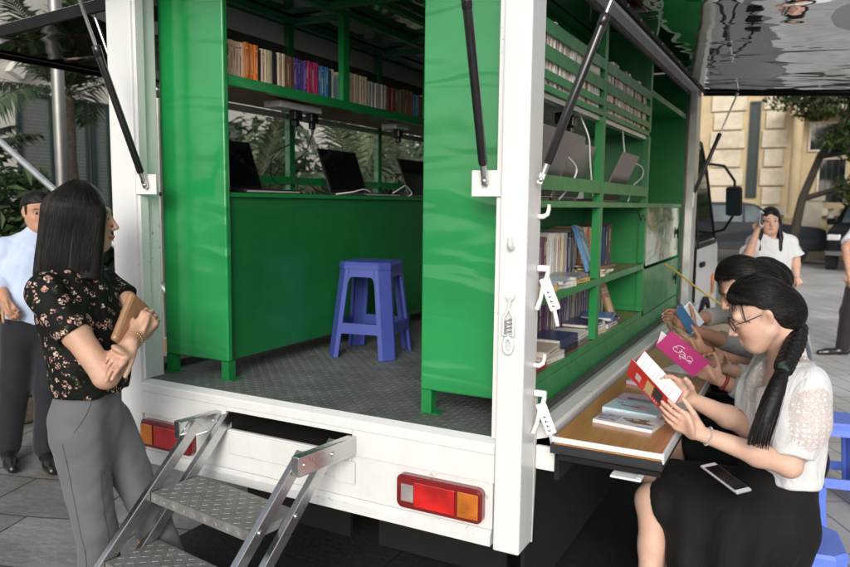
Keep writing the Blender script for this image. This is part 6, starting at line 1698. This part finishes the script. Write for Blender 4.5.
# ---- readers further along the table
def reader(label, base, H, NB, S, E, K, hands, PV, KN, tone, top, sleeve_to, seed, hairfn=None, h=.0065, lower='black_cloth', trousers=False):
    t = person(label, base); fwd = (-1,-.1,0)
    b = head_prims(H)+[cone(H.L(0,-.03,-.06), NB+V((0,0,-.02)), .046,.05,.02)]
    b += torso([NB+V((.01,0,-.05)), NB.lerp(PV,.35), NB.lerp(PV,.7), PV], [.085,.118,.105,.14], fwd, .62)
    b += [cone(NB+V((0,0,-.03)), s, .044,.042,.03) for s in S]
    for i in range(2): b += arm(S[i], E[i], K[i])+hand(*hands[i])
    an = [V((k.x+.08, k.y, .10)) for k in KN]
    for i in range(2): b += leg(PV+V((-.02, (-.09,.09)[i], 0)), KN[i], an[i])+foot(an[i], (-1,0,0))
    part('body', sdfmesh('body', b, h, M['skin'], 1, paint=skinpaint(H, tone)), M['skin'], t)
    c = torso([NB+V((.01,0,-.035)), NB.lerp(PV,.33), NB.lerp(PV,.72), PV+V((0,0,.05))], [.10,.155,.145,.165], fwd, .68, .06)
    c += [cone(NB+V((.01,0,-.045)), s, .06,.06,.05) for s in S]
    for i in range(2):
        f = sleeve_to
        if f <= 1: e = S[i].lerp(E[i], f); dn = (S[i]-e).normalized(); c += [cone(S[i], e, .058,.056,.03, cut=[(e, -dn)])]
        else:
            e = E[i].lerp(K[i], f-1); dn = (E[i]-K[i]).normalized(); c += [cone(S[i], E[i], .058,.050,.03), cone(E[i], K[i], .050,.038,.02, cut=[(e, -dn)])]
    c.append(cone(NB+V((0,0,.03)), NB+V((-.02,0,.10)), .068,.07,.012, sub=True))
    part('blouse', sdfmesh('blouse', c, h, M[top], 2, hollow=.010, cuts=[((0,0,PV.z+.07),(0,0,-1))], disp=lambda P: .004*wave(P,seed,24)), M[top], t)
    s = [cone(PV+V((.02,0,0)), PV+V((0,0,.11)), .16,.145,.05)]+[cone(PV+V((-.02,(-.09,.09)[i],-.01)), KN[i]+V((.05,0,0)), .112,.085,.06) for i in range(2)]
    s += [cone(PV+V((-.05,-.1,-.03)), PV+V((-.08,-.15,-.22)), .11,.10,.07), cone(KN[0]+V((.15,0,-.03)), KN[0]+V((.13,-.05,-.22)), .08,.07,.06), cone(KN[1]+V((.15,0,-.03)), KN[1]+V((.13,.03,-.22)), .08,.07,.06)]
    part('skirt', sdfmesh('skirt', s, .009, M[lower], 2, cuts=[((0,0,.30),(0,0,-1)), (KN[0]+V((.04,0,0)),(-1,0,-.2))], disp=lambda P: .006*wave(P,seed+1,30)), M[lower], t)
    shoes(t, an, (-1,0,0), M['leather'])
    swept_hair(t, H, random.Random(seed), n=260)
    return t
H2 = Head((0.533,1.038,1.266), (-.80,-.30,-.62), (-.5,-.1,.85), 1.0)
NB2 = V((.665,1.115,1.055)); K2 = [V((0.471,0.894,0.917)), V((0.464,1.096,0.924))]
r2 = reader('dark-haired woman in a white long-sleeved shirt, holding the magenta book', (.68,1.22,0), H2, NB2, [V((.685,.955,1.03)), V((.685,1.275,1.03))], [V((.655,.95,.83)), V((.66,1.22,.84))], K2,
  [(K2[0], V((0.377,0.807,0.982))-K2[0], (-.3,.75,.55), -1, [(22,28,18)]*4, .97, .5), (K2[1], V((0.387,1.007,0.995))-K2[1], (.1,-.8,-.4), 1, [(14,22,14)]*4, .97, .4)],
  V((.70,1.22,.55)), [V((.30,1.10,.55)), V((.30,1.30,.55))], (.56,.34,.25), 'white_shirt', 1.72, 201)
band(r2, 'wrist_watch', K2[0].lerp(V((.655,.95,.83)), .12), V((.655,.95,.83))-K2[0], .0275, .007, M['wristred'])
band(r2, 'bracelet', K2[1].lerp(V((.66,1.22,.84)), .08), V((.66,1.22,.84))-K2[1], .029, .004, M['silver'], 20)
H3 = Head((.56,1.60,1.22), (-.85,-.2,-.5), (-.4,0,.9), .97); NB3 = V((.665,1.68,1.02)); K3 = [V((0.385,1.118,0.983)), V((.36,1.72,.92))]
r3 = reader('hidden reader whose bare forearm with a brown bead bracelet reaches behind the magenta book', (.68,1.75,0), H3, NB3, [V((.69,1.52,1.0)), V((.69,1.84,1.0))], [V((.62,1.42,.84)), V((.62,1.80,.84))], K3,
  [(K3[0], (-.8,-.35,.3), (-.2,.8,.4), -1, [(25,28,18)]*4, .97, .4), (K3[1], (-.9,-.2,.0), (0,0,-1), 1, [(14,22,14)]*4, .97, .3)],
  V((.70,1.76,.55)), [V((.30,1.64,.55)), V((.30,1.84,.55))], (.40,.22,.145), 'dark_shirt', .55, 211)
band(r3, 'bracelet', K3[0].lerp(V((.62,1.42,.84)), .08), V((.62,1.42,.84))-K3[0], .030, .005, M['bead'], 18)
H4 = Head((.56,2.10,1.20), (-.85,-.35,-.5), (-.4,0,.9), .97); NB4 = V((.66,2.16,1.01)); K4 = [V((0.313,1.370,1.024)), V((0.243,1.617,1.025))]
E4 = [V((0.542,1.646,0.903)), V((0.389,2.090,1.010))]
r4 = reader('reader in a grey top holding the blue book, nearest the locker doors', (.66,2.22,0), H4, NB4, [V((.68,2.00,.99)), V((.68,2.32,.99))], E4, K4,
  [(K4[0], (-.75,-.25,.55), (-.1,.8,.3), -1, [(40,40,25)]*4, .97, .4), (K4[1], (-.8,-.35,.35), (0,-.8,-.3), 1, [(25,28,18)]*4, .97, .4)],
  V((.70,2.24,.55)), [V((.30,2.12,.55)), V((.30,2.32,.55))], (.42,.235,.155), 'grey_shirt', 1.55, 221)

# ---- the woman with crossed arms at the rear steps
WL = person('woman with a black bob and floral blouse, arms crossed, beside the rear steps', (-1.48,-.34,0))
fL = nv((.93,.40,0)); sL_ = V((fL.y,-fL.x,0))       # facing; towards her right (camera side)
HL = Head((-1.541,-0.343,1.514), V((.80,.62,-.05)), (0,0,1), 1.0)
NBL = V((-1.573,-0.372,1.322)); SR = NBL+sL_*.165+V((0,0,-.055))-fL*.0; SL = NBL-sL_*.165+V((0,0,-.055))+fL*.01
ER = V((-1.277,-0.484,1.001)); KR = V((-1.284,-0.348,1.116)); EL = V((-1.400,-0.202,1.132)); KL = V((-1.235,-0.415,1.104))
PVL = V((-1.474,-0.393,0.827)); WSL = V((-1.482,-0.381,0.958))
AR, AL_ = V((-1.395,-.45,.10)), V((-1.25,-.24,.10)); HR, HL_ = PVL+sL_*.085+V((0,0,-.06)), PVL-sL_*.085+V((0,0,-.06))
KNR, KNL = HR.lerp(AR,.50)+fL*.02, HL_.lerp(AL_,.50)+fL*.03
b = head_prims(HL)+[cone(HL.L(0,-.025,-.06), NBL+V((0,0,-.02)), .047,.052,.02)]
b += torso([NBL+V((0,0,-.05)), NBL.lerp(PVL,.30), WSL, PVL], [.085,.120,.10,.13], fL, .62)
b += [cone(NBL+V((0,0,-.03)), s, .046,.044,.03) for s in (SR,SL)]
b += arm(SR, ER, KR, (.048,.041,.037,.0245))+arm(SL, EL, KL, (.048,.040,.037,.0245))
b += hand(KL, V((-1.227,-0.483,1.064))-KL, (-.35,.80,-.25), 1, [(8,14,8),(14,24,14),(26,36,20),(30,40,22)], 1.0, thumb=.4, tk=.25)
b += hand(KR, V((-1.280,-0.293,1.169))-KR, (-.2,.6,.3), 1, [(40,45,30)]*4, 1.0, thumb=.4)
b += leg(HR, KNR, AR)+leg(HL_, KNL, AL_)
part('body', sdfmesh('body', b, .0045, M['skin'], 1, paint=skinpaint(HL, (.50,.31,.22), (.42,.13,.11))), M['skin'], WL)
c = torso([NBL+V((0,0,-.03)), NBL.lerp(PVL,.30), WSL+V((0,0,.05)), WSL+V((0,0,-.05))], [.105,.152,.150,.150], fL, .70, .06)
c += [cone(NBL.lerp(PVL,.34)+fL*.055+sL_*.06, NBL.lerp(PVL,.36)+fL*.055+sL_*.05, .062,.06,.05), cone(NBL.lerp(PVL,.34)+fL*.055-sL_*.06, NBL.lerp(PVL,.36)+fL*.055-sL_*.05, .062,.06,.05)]
c += [cone(NBL+V((0,0,-.04)), s, .060,.058,.04) for s in (SR,SL)]
for S, E in ((SR,ER),(SL,EL)):
    e = S.lerp(E,.50); dn = (S-e).normalized(); c += [cone(S, e, .059,.064,.03, cut=[(e, -dn)])]
c.append(cone(NBL+V((0,0,.02)), NBL+V((.02,.01,.10)), .066,.07,.012, sub=True))
part('blouse', sdfmesh('blouse', c, .005, M['floral'], 2, hollow=.009, cuts=[(WSL+V((0,0,-.055)),(0,0,-1))], disp=lambda P: .005*wave(P,31,22)+.0035*np.sin((P@np.array(sL_))*70+P[:,2]*25)), M['floral'], WL)
tr = [cone(WSL+V((0,0,.0)), PVL+V((0,0,-.02))-fL*.012, .125,.138,.03, flat=fL, s=.72), cone(PVL+V((0,0,-.02))-fL*.025, PVL+V((0,0,-.12))-fL*.01, .138,.128,.03, flat=fL, s=.78)]
for Hh, Kk, Aa in ((HR,KNR,AR),(HL_,KNL,AL_)):
    tr += [cone(Hh, Kk, .089,.068,.018), cone(Kk, Aa+V((0,0,.0)), .068,.086,.03)]
part('trousers', sdfmesh('trousers', tr, .0062, M['grey_trouser'], 2, cuts=[((0,0,.045),(0,0,-1))], disp=lambda P: .008*wave(P,33,16)+.004*np.sin((P@np.array(sL_))*48+P[:,2]*9)+.004*wave(P,34,45)), M['grey_trouser'], WL)
to_ = WL.children[-1]
sp_ = [HR.lerp(KNR, i/12)+sL_*.10-fL*.012 for i in range(13)]+[KNR.lerp(AR, i/14)+sL_*.10-fL*.005 for i in range(1,15)]
pk_ = [WSL+sL_*.13+fL*(.075-.075*i/7)+V((0,0,-.055-.020*i)) for i in range(8)]
cs_ = [HR.lerp(KNR, .3+.7*i/10)+sL_*.05+fL*.10 for i in range(11)]+[KNR.lerp(AR, i/14)+sL_*.05+fL*.10 for i in range(1,15)]
for nm, cc in (('side_seam', sp_), ('pocket_edge', pk_), ('pressed_crease', cs_)):
    m = MB(); m.tube(snap([cc], to_, .0004, maxd=.2)[0], .0013, 5); part(nm, m, M['seam'], WL)
shoes(WL, (AR, AL_), fL, M['leather'])
# bob
p = [HL.e(0,-.016,.034, (.088,.108,.100), k=.01)]
for s in (-1,1):
    for (y, r0) in (((.072,.017),(.052,.022)) if s > 0 else ())+((.030,.028),(-.005,.034),(-.045,.040)): p.append(HL.cn((s*.062,y,.03),(s*(.072),y-.012,-.205), r0,r0*1.02, k=.03))
p += [HL.cn((0,-.075,.02),(0,-.098,-.205), .060,.062, k=.04), HL.cn((.035,-.07,.02),(.045,-.09,-.205), .05,.05, k=.04), HL.cn((-.035,-.07,.02),(-.045,-.09,-.205), .05,.05, k=.04)]
p.append(HL.e(-.012,.158,-.06, (.068,.068,.17), k=.012, sub=True)); p.append(HL.cn((0,0,-.10),(0,.02,-.25), .045,.05, k=.02, sub=True))
ho = part('hair', sdfmesh('hair', p, .005, M['hair'], 2, cuts=[(HL.L(0,0,-.210), -HL.u)], disp=lambda P: .0018*wave(P,78,45)), M['hair'], WL)
cv = []; r_ = random.Random(44)
for i in range(1300):
    th = r_.uniform(.52, 2*math.pi-.52); x0, y0 = math.sin(th), math.cos(th); off = r_.uniform(-.001,.003); c = []
    for j in range(8):
        ph = R(12+78*j/7); v = V((x0*math.sin(ph), y0*math.sin(ph), math.cos(ph))); c.append(eldir(HL, (0,-.016,.034), (.089,.109,.101), v, off))
    e0 = HL.local(np.array(c[-1])[None])
    ex, ey = float(e0[0][0]), float(e0[1][0]); fx, fy = ex*1.20, ey*1.22-.02 if ey < 0 else ey*.80-.012; Lz = -.203+r_.uniform(-.016,.014); jx = r_.uniform(-.004,.004)
    for j in range(1, 8):
        u = j/7; c.append(HL.L(ex+(fx-ex)*math.sin(u*math.pi/2)+jx*u, ey+(fy-ey)*math.sin(u*math.pi/2), .034+(Lz-.034)*u))
    cv.append(c)
strands('hair_strand', snap(cv, ho, .0008), M['strand'], WL, .0008, ho)
cv = []
for i in range(60):
    th = r_.uniform(0, 6.28); x0, y0 = math.sin(th)*.085, math.cos(th)*.095-.03; z0 = r_.uniform(-.16,-.05); dx, dy = math.sin(th)*r_.uniform(.0,.02), math.cos(th)*r_.uniform(.0,.02)
    cv.append([HL.L(x0*(1.0)+dx*u*u, y0+dy*u*u, z0-.10*u) for u in (0,.2,.4,.6,.8,1)])
strands('loose_strand', cv, M['strand'], WL, .0005)
band(WL, 'bracelet', KL.lerp(EL,.12), EL-KL, .0285, .0030, M['gold'], 24)
fd_ = V((-1.227,-0.483,1.064))-KL
# wallet tucked under her arm
q0, q1 = V((-1.314,-0.391,1.082)), V((-1.350,-0.278,1.229)); ax = (q1-q0).normalized(); sd = ax.cross(nv((.463,-.879,.1))).normalized(); dp = sd.cross(ax)
th = thing('wallet', 'tan leather clutch wallet tucked under the crossed arms of the woman with the bob', 'wallet', q0)
Mx = Matrix(((sd.x,ax.x,dp.x,q0.x),(sd.y,ax.y,dp.y,q0.y),(sd.z,ax.z,dp.z,q0.z),(0,0,0,1)))
yw = nv(sd*.35-dp*.9); zw = ax.cross(yw)
Mw = Matrix(((zw.x,ax.x,yw.x,q0.x),(zw.y,ax.y,yw.y,q0.y),(zw.z,ax.z,yw.z,q0.z),(0,0,0,1)))
Lw = (q1-q0).length
m = MB(); m.box((-.014,0,-.05), (.014,Lw,.05), bev=.012, M=Mw); part('body', m, M['tan'], th)
m = MB(); m.tube([Mw @ V((.0,.012+ (Lw-.024)*i/10,.052)) for i in range(11)], .0028, 6); m.box((-.0152,.006,-.040), (-.0143,Lw-.006,.044), M=Mw); part('zip', m, M['tan'], th)

# ---- man in the blue shirt
MN = person('man in a light blue shirt standing behind the woman with the bob', (-3.40,.62,0))
fM = nv((.80,-.42,0)); sM = V((fM.y,-fM.x,0))      # sM: towards his right hand
HM = Head((-3.466,0.802,1.500), (.90,-.38,-.10), (0,0,1), 1.02)
NBM = V((-3.485,0.793,1.327)); SRM = NBM+sM*.185+V((0,0,-.06)); SLM = NBM-sM*.185+V((0,0,-.06))
PVM = V((-3.442,0.733,0.850)); ERM = V((-3.599,0.596,1.137)); KRM = V((-3.424,0.533,0.986)); ELM = SLM+V((.04,.02,-.29)); KLM = ELM+V((.06,-.04,-.24))
ARM, ALM = V((-3.470,0.533,0.083)), V((-3.247,0.627,0.081)); ARM.z = ALM.z = .09
HRM, HLM = PVM+sM*.09+V((0,0,-.05)), PVM-sM*.09+V((0,0,-.05)); KM = [HRM.lerp(ARM,.5)+fM*.02, HLM.lerp(ALM,.5)+fM*.02]
b = head_prims(HM, False)+[cone(HM.L(0,-.025,-.06), NBM, .055,.06,.02)]+torso([NBM+V((0,0,-.05)), NBM.lerp(PVM,.35), PVM], [.09,.135,.13], fM, .62)
b += [cone(NBM+V((0,0,-.03)), s, .05,.048,.03) for s in (SRM,SLM)]+arm(SRM,ERM,KRM,(.05,.044,.04,.028))+arm(SLM,ELM,KLM,(.05,.044,.04,.028))
b += hand(KRM, V((-3.364,0.533,0.919))-KRM, (-.2,.6,-.2), -1, [(35,40,25)]*4, 1.08)+hand(KLM, (.2,-.1,-1), (-.3,.5,0), 1, [(20,25,15)]*4, 1.08)
b += leg(HRM,KM[0],ARM)+leg(HLM,KM[1],ALM)
part('body', sdfmesh('body', b, .007, M['skin'], 1, paint=skinpaint(HM, (.46,.255,.17), (.36,.14,.12))), M['skin'], MN)
c = torso([NBM+V((0,0,-.03)), NBM.lerp(PVM,.35), PVM+V((0,0,.07)), PVM+V((0,0,.0))], [.11,.185,.165,.165], fM, .66, .06)
c += [cone(NBM+V((0,0,-.04)), s, .068,.070,.05) for s in (SRM,SLM)]+[cone(NBM+V((0,0,.0)), NBM+V((0,0,.035)), .068,.066,.01)]
for S, E, K in ((SRM,ERM,KRM),(SLM,ELM,KLM)): c += [cone(S,E,.070,.058,.03), cone(E, E.lerp(K,.55), .058,.052,.02)]
part('shirt', sdfmesh('shirt', c, .007, M['blue_shirt'], 2, disp=lambda P: .008*wave(P,51,22)+.003*wave(P,52,60)), M['blue_shirt'], MN)
m = MB()
for i in range(5): m.ball(NBM.lerp(PVM,.18+.16*i)+fM*(.085+.045*math.sin(min(1,.3+i*.25)*1.5)), .006, u=8, w=5)
part('button', m, M['white_shirt'], MN)
tr = [cone(PVM+V((0,0,.03)), PVM+V((0,0,-.08)), .158,.160,.05, flat=fM, s=.72)]
for Hh, Kk, Aa in ((HRM,KM[0],ARM),(HLM,KM[1],ALM)): tr += [cone(Hh,Kk,.105,.085,.04), cone(Kk,Aa,.085,.072,.04)]
part('trousers', sdfmesh('trousers', tr, .008, M['navy_trouser'], 2, cuts=[((0,0,.04),(0,0,-1))], disp=lambda P: .005*wave(P,53,18)), M['navy_trouser'], MN)
bm_ = [cone(PVM+V((0,0,.045)), PVM+V((0,0,.012)), .172,.172,.01, flat=fM, s=.72)]
part('belt', sdfmesh('belt', bm_, .007, M['belt'], 1, cuts=[(PVM+V((0,0,.048)),(0,0,1)), (PVM+V((0,0,.012)),(0,0,-1))]), M['belt'], MN)
shoes(MN, (ARM, ALM), fM, M['leather'], .27)
nrm = -HM.f*.30+HM.u*.95
p = [ell(HM.L(0,-.016,.038), [.083,.103,.096], M=HM.M, k=.01, cut=[(HM.L(0,.084,.066), -nrm)]), HM.e(0,-.060,-.015, (.072,.046,.065), k=.03)]
for s in (-1,1): p.append(HM.cn((s*.069,.010,.03),(s*.072,.012,-.012), .012,.008, k=.012))
part('hair', sdfmesh('hair', p, .006, M['hair'], 1, disp=lambda P: .003*wave(P,55,120)), M['hair'], MN)

# ---- woman on the phone
WP = person('woman in a white bell-sleeved blouse standing with a phone at her ear', (.43,5.62,0))
fP = nv((.30,-.95,0)); sP = V((fP.y,-fP.x,0))       # sP: her right (towards the truck)
HP = Head((0.430,5.045,1.459), fP+V((-.12,0,-.05)), (0,0,1), .97)
NBP = V((0.453,5.063,1.327)); SRP = NBP+sP*.148+V((0,0,-.055)); SLP = NBP-sP*.148+V((0,0,-.055))
ERP = V((0.287,4.784,1.159)); KRP = V((0.342,4.840,1.375)); ELP = V((0.645,5.117,1.129)); KLP = V((0.670,5.078,0.983)); PVP = NBP+V((0,0,-.50))
b = head_prims(HP)+[cone(HP.L(0,-.025,-.06), NBP, .046,.05,.02)]+torso([NBP+V((0,0,-.05)), NBP.lerp(PVP,.35), NBP.lerp(PVP,.7), PVP], [.085,.12,.105,.14], fP, .62)
b += [cone(NBP+V((0,0,-.03)), s, .045,.043,.03) for s in (SRP,SLP)]+arm(SRP,ERP,KRP)+arm(SLP,ELP,KLP)
b += hand(KRP, V((0.358,4.853,1.504))-KRP, (.8,.3,.1), 1, [(25,30,20)]*4, 1.0)+hand(KLP, (.03,-.05,-1), (-.8,-.3,0), 1, [(18,22,14)]*4, 1.0)
ap = [V((.35,5.65,.10)), V((.52,5.64,.10))]
for i, s in enumerate((1,-1)): b += leg(PVP+sP*s*.085+V((0,0,-.05)), (PVP+sP*s*.085).lerp(ap[i],.5), ap[i])+foot(ap[i], fP)
part('body', sdfmesh('body', b, .0075, M['skin'], 1, paint=skinpaint(HP, (.58,.36,.27), (.5,.14,.14))), M['skin'], WP)
c = torso([NBP+V((0,0,-.03)), NBP.lerp(PVP,.35), NBP.lerp(PVP,.75), NBP.lerp(PVP,.86)], [.105,.158,.152,.16], fP, .68, .06)+[cone(NBP+V((0,0,-.04)), s, .062,.062,.05) for s in (SRP,SLP)]
for S, E in ((SRP,ERP),(SLP,ELP)): e = S.lerp(E,.86); dn = (S-e).normalized(); c += [cone(S, S.lerp(E,.5), .060,.058,.03), cone(S.lerp(E,.5), e, .056,.088,.02, cut=[(e, -dn)])]
c.append(cone(NBP+fP*.03+V((0,0,.0)), NBP+fP*.06+V((0,0,.08)), .055,.07,.012, sub=True))
part('blouse', sdfmesh('blouse', c, .0075, M['white_shirt'], 2, hollow=.012, disp=lambda P: .004*wave(P,61,24)), M['white_shirt'], WP)
s_ = [cone(NBP.lerp(PVP,.80), PVP+V((0,0,-.03)), .142,.172,.05, flat=fP, s=.75), cone(PVP+V((0,0,-.03)), PVP+V((0,0,-.40)), .172,.185,.06, flat=fP, s=.75)]
part('skirt', sdfmesh('skirt', s_, .009, M['black_cloth'], 2, cuts=[(PVP+V((0,0,-.40)),(0,0,-1))], disp=lambda P: .006*wave(P,63,20)), M['black_cloth'], WP)
shoes(WP, ap, fP, M['leather'])
p = [HP.e(0,-.016,.036, (.086,.106,.098), k=.01)]
for s in (-1,1):
    for y in (.045,.0,-.04): p.append(HP.cn((s*.072,y-.02,.02),(s*.080,y+.010,-.22), .014,.022, k=.03))
for s in (-1,1): p += [HP.cn((s*.078,.0,.0),(s*.086,.050,-.14), .020,.024, k=.02), HP.cn((s*.086,.050,-.14),(s*.088,.098,-.25), .024,.018, k=.02)]
p.append(HP.cn((-.045,.086,.078),(.062,.062,.025), .012,.014, k=.015))
p += [HP.cn((0,-.07,.02),(0,-.085,-.20), .06,.05, k=.04), HP.e(.012,.128,-.020, (.060,.092,.112), k=.012, sub=True)]
part('hair', sdfmesh('hair', p, .007, M['hair'], 2), M['hair'], WP)
pc = V((0.370,4.811,1.479)); phone('small dark phone held to the ear of the woman in the bell-sleeved blouse', pc, Matrix.Rotation(R(70), 4, 'X') @ Matrix.Rotation(R(70), 4, 'Y'), .135, .065)
band(WP, 'bracelet', KLP, (0,0,1), .030, .004, M['silver'])

# ---- man walking out of the right edge
MR = person('man in a white short-sleeved shirt and dark brown trousers, with a black shoe', (1.30,7.0,0))
fR = nv((-.55,-.83,0)); sR = V((fR.y,-fR.x,0))
HRh = Head((1.40,7.05,1.56), fR, (0,0,1), 1.02); NBR = V((1.38,7.06,1.42)); SRR = NBR+sR*.19+V((0,0,-.05)); SLR = NBR-sR*.19+V((0,0,-.05))
ERR = V((1.095,6.859,1.158)); KRR = V((1.135,6.733,0.893)); ELR = SLR+V((.05,0,-.29)); KLR = ELR+V((-.03,-.08,-.24)); PVR = V((1.32,7.03,.88))
ARR, ALR = V((1.136,6.898,0.109)), V((1.42,7.25,.09)); ARR.z = .09
b = head_prims(HRh, False)+[cone(HRh.L(0,-.025,-.06), NBR, .055,.06,.02)]+torso([NBR+V((0,0,-.05)), NBR.lerp(PVR,.35), PVR], [.09,.135,.13], fR, .62)+[cone(NBR+V((0,0,-.03)), s, .05,.048,.03) for s in (SRR,SLR)]
b += arm(SRR,ERR,KRR,(.05,.044,.04,.028))+arm(SLR,ELR,KLR,(.05,.044,.04,.028))+hand(KRR, (-.05,-.1,-1), (.6,.3,0), -1, [(20,25,15)]*4, 1.05)+hand(KLR, (-.05,-.1,-1), (-.6,.3,0), 1, [(20,25,15)]*4, 1.05)
HPR = [PVR+sR*.09+V((0,0,-.05)), PVR-sR*.09+V((0,0,-.05))]; KR_ = [HPR[0].lerp(ARR,.5)+fR*.04, HPR[1].lerp(ALR,.5)+fR*.05]
b += leg(HPR[0],KR_[0],ARR)+leg(HPR[1],KR_[1],ALR)
part('body', sdfmesh('body', b, .008, M['skin'], 1, paint=skinpaint(HRh, (.46,.26,.18), (.36,.14,.12))), M['skin'], MR)
c = torso([NBR+V((0,0,-.03)), NBR.lerp(PVR,.35), PVR], [.11,.185,.168], fR, .66, .06)+[cone(NBR+V((0,0,-.04)), s, .068,.070,.05) for s in (SRR,SLR)]
for S, E in ((SRR,ERR),(SLR,ELR)): e = S.lerp(E,.8); dn = (S-e).normalized(); c += [cone(S, e, .072,.080,.03, cut=[(e, -dn)])]
part('shirt', sdfmesh('shirt', c, .008, M['white_shirt'], 2, disp=lambda P: .005*wave(P,71,20)), M['white_shirt'], MR)
tr = [cone(PVR+V((0,0,.05)), PVR+V((0,0,-.08)), .16,.165,.05, flat=fR, s=.72)]
for Hh, Kk, Aa in ((HPR[0],KR_[0],ARR),(HPR[1],KR_[1],ALR)): tr += [cone(Hh,Kk,.108,.085,.04), cone(Kk,Aa,.085,.072,.04)]
part('trousers', sdfmesh('trousers', tr, .008, M['brown_trouser'], 2, cuts=[((0,0,.04),(0,0,-1))], disp=lambda P: .006*wave(P,73,18)), M['brown_trouser'], MR)
shoes(MR, (ARR, ALR), (-.9,-.45,0), M['leather'], .27)
p = [HRh.e(0,-.016,.040, (.084,.104,.096), k=.01, cut=[(HRh.L(0,.084,.066), HRh.f*.3-HRh.u*.95)])]
part('hair', sdfmesh('hair', p, .008, M['hair'], 1), M['hair'], MR)

# ------------------------------------------------------------------ light, sky, camera
SUN_EL, SUN_AZ = R(24), math.atan2(.38, -1.0)     # azimuth measured from +y towards +x
w = bpy.data.worlds.new('World'); scn.world = w; w.use_nodes = True
nt = w.node_tree; bg = nt.nodes['Background']
sky = nt.nodes.new('ShaderNodeTexSky'); sky.sky_type = 'NISHITA'; sky.sun_disc = False
sky.sun_elevation = SUN_EL; sky.sun_rotation = SUN_AZ; sky.air_density = 1.0; sky.dust_density = 3.0; sky.ozone_density = 1.0
hs = nt.nodes.new('ShaderNodeHueSaturation'); hs.inputs['Saturation'].default_value = .42
nt.links.new(sky.outputs[0], hs.inputs['Color']); nt.links.new(hs.outputs[0], bg.inputs['Color'])
bg.inputs['Strength'].default_value = .19
sd_ = V((math.sin(SUN_AZ)*math.cos(SUN_EL), math.cos(SUN_AZ)*math.cos(SUN_EL), math.sin(SUN_EL)))
l = bpy.data.lights.new('sun', 'SUN'); l.energy = 1.2; l.angle = R(22); l.color = (1.0,.965,.92)
lo = bpy.data.objects.new('sun', l); col.objects.link(lo); lo.location = (3,-6,6); lo.rotation_euler = sd_.to_track_quat('Z', 'Y').to_euler()
cd = bpy.data.cameras.new('camera'); cam = bpy.data.objects.new('camera', cd); col.objects.link(cam); scn.camera = cam
yaw, pit, roll = -0.485, -0.1095, 0.0113
fw = V((math.sin(yaw)*math.cos(pit), math.cos(yaw)*math.cos(pit), math.sin(pit))); rt = V((math.cos(yaw), -math.sin(yaw), 0)); up = rt.cross(fw)
rt2 = rt*math.cos(roll)+up*math.sin(roll); up2 = up*math.cos(roll)-rt*math.sin(roll)
cam.matrix_world = Matrix(((rt2.x,up2.x,-fw.x,.7531),(rt2.y,up2.y,-fw.y,-2.0822),(rt2.z,up2.z,-fw.z,1.58),(0,0,0,1)))
cd.sensor_width = 36; cd.lens = 728.97/850*36; cd.clip_start = .05; cd.clip_end = 800
cd.dof.use_dof = True; cd.dof.focus_distance = 2.6; cd.dof.aperture_fstop = 3.6
scn.view_settings.view_transform = 'Standard'; scn.view_settings.look = 'None'; scn.view_settings.exposure = 0; scn.view_settings.gamma = 1
scn.cycles.max_bounces = 8; scn.cycles.diffuse_bounces = 3; scn.cycles.glossy_bounces = 4; scn.cycles.caustics_reflective = False; scn.cycles.caustics_refractive = False
scn.cycles.use_denoising = True
